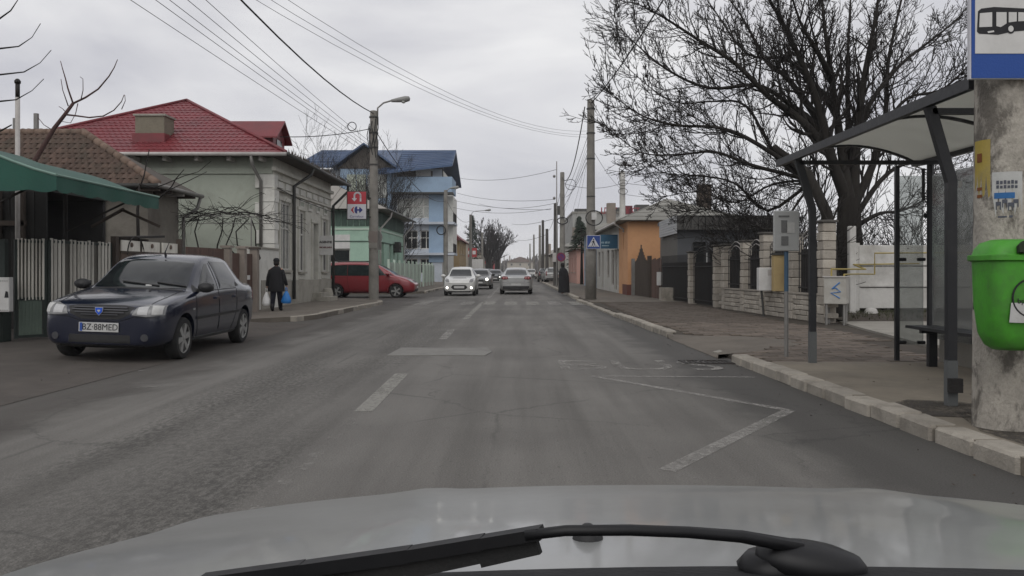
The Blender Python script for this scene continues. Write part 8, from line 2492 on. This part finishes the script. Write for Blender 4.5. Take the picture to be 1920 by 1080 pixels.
MB().lathe([(.06, -.14), (.095, -.09), (.103, 0), (.095, .08), (.05, .12), (0, .125)], 16, Matrix.Translation((0, .105 * k, 1.555 * k)) @ Matrix.Diagonal((k, k * 1.02, k, 1))).build('headscarf', M_HAIR, t, smooth=True, local=True)

# ================================================================== TREES
tr = random.Random(11)
big = thing('bare_tree', 'large bare tree with spreading limbs behind the bus shelter', 'tree', (10.0, 24.0, .2))
Yt = 24.0
tp = lambda u, v, dy=0: at(u, v, Yt + dy)
br = []
trunk = [Vector((10.05, Yt, .1)), Vector((10.0, Yt, 1.2)), tp(1592, 430), tp(1592, 372)]
br.append((trunk, [.56, .44, .38, .34], 0))
LIMBS = [  # photo path of each limb, offset in depth at its tip, start radius
    ([(1590, 380), (1560, 300), (1535, 200), (1500, 110), (1460, 30), (1420, -40)], -1.5, .30),
    ([(1592, 375), (1575, 260), (1560, 150), (1545, 40), (1535, -90)], .5, .27),
    ([(1600, 375), (1605, 270), (1620, 150), (1640, 40), (1660, -90)], -.5, .30),
    ([(1602, 385), (1640, 300), (1660, 220), (1665, 120), (1690, 0), (1710, -70)], 1.5, .22),
    ([(1556, 290), (1525, 250), (1490, 215), (1440, 180), (1380, 120), (1310, 75), (1240, 30), (1190, 5)], -2.0, .22),
    ([(1575, 405), (1530, 370), (1480, 320), (1420, 270), (1350, 240), (1270, 235), (1200, 215), (1140, 170)], -3.0, .20),
    ([(1572, 415), (1520, 395), (1470, 360), (1410, 310), (1340, 285), (1270, 290), (1200, 285), (1135, 235)], -.5, .17),
    ([(1572, 420), (1500, 425), (1440, 395), (1380, 345), (1320, 330), (1250, 325), (1205, 300)], 1.5, .15),
    ([(1545, 240), (1510, 190), (1470, 140), (1440, 120), (1390, 30), (1330, -50)], 1.5, .20),
    ([(1550, 260), (1520, 225), (1480, 195), (1420, 160), (1330, 165), (1250, 130), (1190, 80), (1150, 40)], 1.0, .17),
    ([(1570, 220), (1545, 180), (1510, 140), (1470, 110), (1400, 100), (1340, 20), (1290, -50)], 3.0, .17),
    ([(1608, 400), (1650, 340), (1690, 310), (1760, 290), (1830, 230), (1870, 160)], 1.0, .14),
    ([(1640, 300), (1660, 240), (1700, 185), (1760, 170), (1800, 140), (1840, 90)], -1.0, .13),
    ([(1610, 240), (1640, 180), (1690, 120), (1740, 80), (1800, 30), (1850, -40)], 2.0, .14),
    ([(1570, 410), (1510, 400), (1460, 425), (1400, 420), (1340, 395), (1290, 395)], -1.0, .11),
    ([(1612, 420), (1650, 400), (1690, 395), (1740, 370), (1790, 330)], 2.0, .12),
    ([(1560, 150), (1535, 100), (1500, 40), (1470, -60)], -2.5, .18),
    ([(1598, 385), (1590, 230), (1590, 90), (1600, -80)], 2.5, .2),
    ([(1574, 412), (1520, 350), (1460, 300), (1400, 200), (1340, 190), (1260, 190), (1180, 130), (1150, 90)], 2.5, .15),
    ([(1574, 412), (1515, 385), (1450, 345), (1380, 380), (1310, 360), (1240, 370)], 2.5, .12),
]
lean = thing('bare_tree', 'leaning bare tree with low limbs reaching left over the grey kiosk', 'tree', (8.3, 22.6, .1))
br2 = [([Vector((9.0, 22.6, .1)), Vector((8.95, 22.6, 1.3)), at(1550, 400, 22.7), at(1515, 325, 23), at(1450, 275, 23.4)], [.24, .20, .17, .14, .10], 0)]
big_br = br
for path, dy, r0 in LIMBS:
    br = big_br
    if path[-1][0] < 1300 and path[-1][1] > 75:
        br = br2; path = [(1550, 405), (1525, 345)] + [p for p in path if p[0] < 1465]; r0 *= .75
    n_ = len(path)
    P3 = [at(u, v, Yt + dy * (i / (n_ - 1)) + tr.uniform(-.2, .2)) for i, (u, v) in enumerate(path)]
    # smooth into short pieces
    Q = []
    for i in range(n_ - 1):
        p0, p1, p2, p3 = P3[max(i - 1, 0)], P3[i], P3[i + 1], P3[min(i + 2, n_ - 1)]
        for s_ in range(4):
            q = s_ / 4
            Q.append(.5 * ((2 * p1) + (p2 - p0) * q + (2 * p0 - 5 * p1 + 4 * p2 - p3) * q * q + (3 * p1 - p0 - 3 * p2 + p3) * q ** 3))
    Q.append(P3[-1])
    m = len(Q)
    r0 *= .68; rad = [max(.012, r0 * (1 - .93 * (i / (m - 1)) ** .8)) for i in range(m)]
    br.append((Q, rad, 1))
    for i in range(2, m):
        f = i / (m - 1)
        dd = (Q[i] - Q[i - 1]).normalized()
        for rep in range(1 if f < .3 else (2 if f < .55 else 3)):
            ax = dd.orthogonal().normalized(); ax.rotate(Matrix.Rotation(tr.uniform(0, 2 * PI), 3, dd))
            cd = dd.copy(); cd.rotate(Matrix.Rotation(R(tr.uniform(25, 60)), 3, ax))
            cd.z += .12
            grow(br, Q[i].copy(), cd, tr.uniform(1.2, 2.6) * (1.15 - .6 * f), max(.014, rad[i] * tr.uniform(.28, .5)), 2, 4, tr, up=.14, wig=.22, kids=(0, 0, 8, 2, 0), ang=(22, 52), shrink=(.24, .46), seg=.22, rmin=.0075, first=.2)
for b_, t in ((big_br, big), (br2, lean)):
    tree_mesh(b_, 0, 0, M_BARK, 'trunk', t); tree_mesh(b_, 1, 1, M_BARK, 'limbs', t); tree_mesh(b_, 2, 9, M_TWIG, 'crown', t)
# tangle of bushes and old fence behind the white fence
def bush(label, c, n_, L, r, up, seed, spread=.8, mat=None, lv=2, name='bare_bush', kids=(5, 4, 3), cat='bush'):
    rg = random.Random(seed)
    t = thing(name, label, cat, c)
    b = []
    for k_ in range(n_):
        a = rg.uniform(0, 2 * PI)
        d_ = Vector((math.cos(a) * spread * rg.random(), math.sin(a) * spread * rg.random(), 1))
        grow(b, Vector(c) + Vector((rg.uniform(-.3, .3), rg.uniform(-.3, .3), 0)), d_, L * rg.uniform(.7, 1.15), r, 0, lv, rg, up=up, wig=.18, kids=kids, ang=(18, 45), seg=.4, rmin=.008)
    tree_mesh(b, 0, 0, M_BARK, 'trunk', t); tree_mesh(b, 1, 9, mat or M_TWIG, 'crown', t)
    return t
bush('bare thicket behind the white precast fence left of trunk', (11.3, 24.5, .1), 16, 3.1, .03, .03, 5, 1.1)
bush('bare thicket behind the white precast fence right side', (13.2, 25, .1), 16, 3.2, .03, .03, 6, 1.1)
bush('bare thin shrub between the stone pillar and white post', (8.2, 22.5, .1), 12, 3.0, .025, .04, 7, .8)
bush('bare shrub behind the iron fence under the tree', (8.3, 27, .1), 20, 3.9, .03, .02, 8, 1.1)
bush('bare shrub in front of the grey kiosk front', (9.3, 30, .1), 18, 4.2, .03, .02, 18, 1.1)
bl_ = thing('board_screen', 'dark weathered board screen behind the iron fence and tree', 'fence', (11, 28.5, .1))
for k_ in range(26): MB().box((7.6 + k_ * .31, 28.6 + rng.uniform(-.02, .02), .1 + .95), (.29, .03, 1.9 + rng.uniform(-.1, .1))).build('board', M_FSHEET if k_ % 3 else M_WOOD, bl_)
for z in (.6, 1.6): MB().beam((7.4, 28.65, z), (15.8, 28.65, z), .05, .08).build('rail', M_WOOD, bl_)
trk = thing('old_tree_trunk', 'weathered leaning trunk stub behind the broad stone pillar', 'tree', (7.75, 19.6, .1))
MB().tube([(7.6, 19.4, .1), (7.55, 19.4, 1.2), (7.5, 19.45, 2.25)], [.26, .2, .17], 12).build('trunk', M_BARK, trk, smooth=True)
bb_ = []
grow(bb_, Vector((7.5, 19.45, 2.2)), Vector((.2, 0, 1)), 1.0, .04, 0, 1, tr, kids=(4, 3), seg=.2); tree_mesh(bb_, 0, 3, M_TWIG, 'crown', trk)

# shrubby trees in front of the blue block
bush('tall multi-stemmed bare tree in front of the blue block balconies', (-11.6, 63, .1), 13, 7.6, .075, .10, 21, .55, lv=3, name='bare_tree', kids=(7, 5, 4), cat='tree')
bush('second bare multi-stemmed tree beside the mint fence gap', (-9.9, 66, .1), 9, 6.2, .06, .10, 22, .5, lv=3, name='bare_tree', kids=(6, 5, 4), cat='tree')
bush('bare tree rising behind the mint house roof', (-13.2, 60, .1), 8, 8.5, .07, .10, 23, .4, lv=3, name='bare_tree', kids=(6, 5, 4), cat='tree')
# big pruned street trees far up the left side
def street_tree(label, x, y, h, seed):
    rg = random.Random(seed)
    t = thing('street_tree', label, 'tree', (x, y, .1), group='pruned street trees on the left')
    b = [([Vector((x, y, .1)), Vector((x + .05, y, h * .16)), Vector((x, y, h * .36))], [.75, .62, .60], 0)]
    for k_ in range(15):
        a = 2 * PI * k_ / 15 + rg.uniform(-.2, .2); el = rg.uniform(.35, 1.0)
        d_ = Vector((math.cos(a) * el, math.sin(a) * el, 1))
        p = Vector((x + .3 * math.cos(a), y + .3 * math.sin(a), h * rg.uniform(.20, .36)))
        grow(b, p, d_, h * rg.uniform(.36, .56), .22, 1, 3, rg, up=.10, wig=.14, kids=(0, 9, 6, 0), ang=(20, 48), shrink=(.32, .5), seg=.8, rmin=.028)
    tree_mesh(b, 0, 0, M_BARK, 'trunk', t); tree_mesh(b, 1, 9, M_TWIG, 'crown', t)
street_tree('big pruned bare street tree with dark trunk up the left side', -5.9, 158, 14.0, 41)
street_tree('second big bare street tree right of the first far up the street', -5.2, 196, 14.5, 42)
street_tree('smaller bare street tree half hidden at the far left end', -7.5, 215, 11, 43)
def conifer(label, x, y, h, seed, r0=1.6, lo=.12, nn=900):
    rg = random.Random(seed)
    t = thing('conifer', label, 'tree', (x, y, .1))
    MB().tube([(x, y, .1), (x, y, h * .95)], [.16, .03], 8).build('trunk', M_BARK, t, smooth=True)
    mb = MB()
    for k_ in range(nn):
        f = rg.random() ** .8
        z = h * (lo + (1 - lo) * f)
        a = rg.uniform(0, 2 * PI)
        rr = r0 * (1 - f) ** .8 * rg.uniform(.35, 1.0) + .05
        p = Vector((x + rr * math.cos(a), y + rr * math.sin(a), z - .18 * rr))
        s_ = rg.uniform(.18, .34) * (h / 8) ** .5
        o_ = Vector((math.cos(a), math.sin(a), -.35)) * s_
        sd_ = Vector((-math.sin(a), math.cos(a), 0)) * s_ * .45
        mb.add([p - o_, p + sd_, p + o_, p - sd_, p + Vector((0, 0, s_ * .3))], [(0, 1, 4), (1, 2, 4), (2, 3, 4), (3, 0, 4), (3, 2, 1, 0)])
    mb.build('crown', mk('dark_conifer', (.016, .026, .016), .9, .3, 3), t)
conifer('tall dark conifer behind the beige house on the left', -8.6, 150, 11.6, 51, 2.2)
conifer('small dark evergreen beside the faded blue house on the right', 5.5, 69.5, 5.5, 52, 1.3, .55, 260)
conifer('dark evergreen top above the far right roofs', 7.0, 92, 7.5, 53, 1.8)
# hazy tree line at the end of the street
rg = random.Random(77)
mb = MB()
for k_ in range(1500):
    x = rg.uniform(-120, 130); y = rg.uniform(470, 560)
    h = rg.uniform(4, 10) * (1 + .3 * math.sin(x * .07))
    mb.tube([(x, y, 0), (x + rg.uniform(-1, 1), y, h * .6), (x + rg.uniform(-2, 2), y, h)], [.5, 1.3, .15], 4)
mb.build('tree_line', mk('far_twig_mass', (.085, .075, .068), .95, .2, .3), kind='stuff', label='distant grey mass of bare trees closing the street', cat='trees')

# ================================================================== OVERHEAD WIRES
# low-voltage lines along the left houses, heavy cable to the lamp pole
top_l = Vector((L1[0], L1[1] - .15, 7.72))
wire(top_l, (-4.2, -11.8, 7.9), 1.45, .020, 'thick black cable from the left lamp pole towards the camera')
for i, (u_, zend, xo) in enumerate(((245, 6.05, -.30), (292, 6.15, -.2), (318, 6.22, -.1), (352, 6.3, .0), (386, 6.4, .1))):
    a = Vector((L1[0] + xo * .6, L1[1] - .2, zend))
    q = at(u_, 0, 15.0)
    b_ = a + (q - a) * ((L1[1] + 8.5) / (L1[1] - 15.0))
    b_.z = min(max(b_.z, 7.2), 9.5)
    mid = a.lerp(b_, (L1[1] - 15) / (L1[1] + 8.5)); sg = max(.0, (mid.z - q.z)) / (4 * .43 * .57)
    wire(a, b_, min(sg, 1.2), .0065, ['leftmost of five thin wires above the villa roof', 'second from left of five thin wires above the villa', 'middle one of five thin wires above the villa', 'fourth of five thin wires left of the lamp pole', 'rightmost of five thin wires left of the lamp pole'][i], 'house lines on the left')
wire((-9.0, 29.9, 6.3), (L1[0] - .1, L1[1] - .1, 7.1), .12, .016, 'cable with a loop from the red dormer to the left lamp pole', 'service cables')
c = at(660, 237, 31.8)
tag(MB().tube([c + Vector((.17 * math.cos(k_ * PI / 8), 0, .17 * math.sin(k_ * PI / 8))) for k_ in range(17)], .018, 6).build('cable_loop', M_WIRE), 'round cable loop hanging left of the lamp pole top', 'cable')
wire((L1[0] + .15, L1[1], 6.9), (L2[0], L2[1], 7.0), .9, .018, 'sagging cable from the left lamp pole to the pale pole', 'street cables on the left')
wire((L2[0], L2[1], 7.2), (L3[0], L3[1], 7.6), .9, .016, 'cable from the pale pole to the lamp pole by the red roof', 'street cables on the left')
wire((L3[0], L3[1], 7.6), (-6.0, 133, 7.2), .7, .02, 'distant cable past the red-roofed house', 'street cables on the left')
# lines crossing the sky from upper left to the right pole
for i, (u_, z_) in enumerate(((480, 6.75), (508, 6.85), (540, 7.0))):
    a = Vector((R1[0] - .1, R1[1] - .1, z_)); q = at(u_, 0, 14.0)
    b_ = a + (q - a) * 1.45; b_.z = 7.3
    mid = a.lerp(b_, 1 / 1.45); sg = (mid.z - q.z) / (4 * .69 * .31)
    wire(a, b_, min(max(sg, 0), 1.4), .0045, ['lowest of three thin wires crossing the sky to the right pole', 'middle one of three thin wires crossing the sky', 'top one of three thin wires crossing the sky'][i], 'thin wires crossing above the road')
tp_r = Vector((R1[0], R1[1], 8.15))
wire(tp_r, (NP[0], NP[1], 7.95), .55, .02, 'thick cable from the right pole to the near bus stop pole', 'street cables on the right')
wire(tp_r + Vector((-.25, 0, -.15)), (R2[0], R2[1], 7.5), 1.2, .024, 'sagging cable from the tall right pole to the coil pole', 'street cables on the right')
wire((R1[0] - .1, R1[1], 5.9), (R2[0], R2[1], 6.2), .5, .010, 'lower thin wire between the two right poles', 'street cables on the right')
wire((R1[0] - .1, R1[1], 6.2), (R3[0], R3[1], 5.9), .6, .010, 'thin wire from the right pole to the dark pole', 'street cables on the right')
wire((R1[0] - .1, R1[1], 6.9), (R3[0], R3[1], 6.2), .5, .009, 'upper thin wire from the right pole to the dark pole', 'street cables on the right')
wire((R2[0], R2[1], 7.2), (R4[0], R4[1], 5.4), .8, .014, 'cable between the coil pole and a farther dark pole', 'street cables on the right')
wire((R2[0] + .1, R2[1], 7.1), (LP.x, 55.8, LP.z - .8), .35, .014, 'cable from the coil pole to the pale lamp pole', 'service cables')
wire((LP.x, 55.8, LP.z - .8), (22, 58, 7.3), .4, .014, 'cable from the pale lamp pole away to the right', 'service cables')
wire((R1[0] + .1, R1[1], 6.2), (LP.x, 55.8, LP.z - 1.3), .2, .009, 'thin wire from the right pole up to the pale lamp pole', 'service cables')
wire((R1[0] + .15, R1[1], 6.6), (9.8, 24.2, 8.6), .3, .009, 'thin wire from the right pole into the big tree', 'service cables')
wire((LP.x + .1, 55.8, LP.z - 1.6), (12.5, 41, 4.9), .2, .012, 'thin wire dropping from the lamp pole to the orange house roof', 'service cables')
for i, (u_, v_, y_) in enumerate(((1046, 430, 60), (1052, 400, 56), (1060, 440, 58), (1066, 470, 70))):
    wire((R1[0] - .15, R1[1], 6.5 - .25 * i), at(u_, v_, y_), .15, .005, ['topmost', 'second', 'third', 'lowest'][i] + ' of the thin drop wires fanning left from the tall right pole', 'drop wires')
lit = MB()
for k_ in range(420):
    x = rng.choice((rng.uniform(3.3, 6.2), rng.uniform(2.55, 2.95), rng.uniform(-8.2, -5.2))); y = rng.uniform(4, 26)
    z = right_z(x, y) + .03 if x > 3 and y > 10.4 else (.13 if x > 3 else (.012 if x > 0 else .12 if y > 20.5 else .07))
    a = rng.uniform(0, 6); r_ = rng.uniform(.006, .016)
    lit.add([(x + r_ * math.cos(a), y + r_ * math.sin(a), z), (x + r_ * math.cos(a + 2), y + r_ * math.sin(a + 2), z + .012), (x + r_ * math.cos(a + 4), y + r_ * math.sin(a + 4), z + .003)], [(0, 1, 2)])
lit.build('dead_leaves', mk('dead_leaf', (.055, .042, .032), .9, .4, 9), kind='stuff', label='scattered dead leaves and grit along both pavements', cat='leaves')
# spans across the road
for i, (ul, vl, yl, ur, vr_, yr, sg) in enumerate(((857, 333, 86, 1043, 318, 58.5, .5), (857, 362, 86, 1038, 374, 62, .4), (852, 376, 84, 1033, 393, 70, .3), (850, 389, 84, 1034, 391, 72, .5), (898, 382, 99, 1046, 380, 60, .5), (960, 420, 150, 1036, 411, 80, .3), (970, 450, 158, 1024, 440, 84, .3))):
    wire(at(ul, vl, yl), at(ur, vr_, yr), sg, .016 if i < 5 else .024, ['top wire spanning the road from the blue block', 'second wire down spanning the road from the blue block', 'third wire down spanning the road', 'fourth wire down spanning the road', 'wire spanning the road from the left lamp pole', 'wire from the far tree across to the right poles', 'lowest far wire across to the right poles'][i], 'wires spanning the road')

# thin grey air between the camera and the end of the street
hz = MB().bb(-910, 910, -65, 1510, -1.2, 16.8).build('haze', None, kind='stuff', label='thin grey winter haze filling the air along the street', cat='haze')
hm = bpy.data.materials.new('haze'); hm.use_nodes = True
ht = hm.node_tree; ht.nodes.remove(ht.nodes['Principled BSDF'])
hv = ht.nodes.new('ShaderNodeVolumePrincipled'); hv.inputs['Color'].default_value = (.9, .91, .93, 1); hv.inputs['Density'].default_value = .00045
ht.links.new(hv.outputs[0], ht.nodes['Material Output'].inputs['Volume'])
hz.data.materials.append(hm)
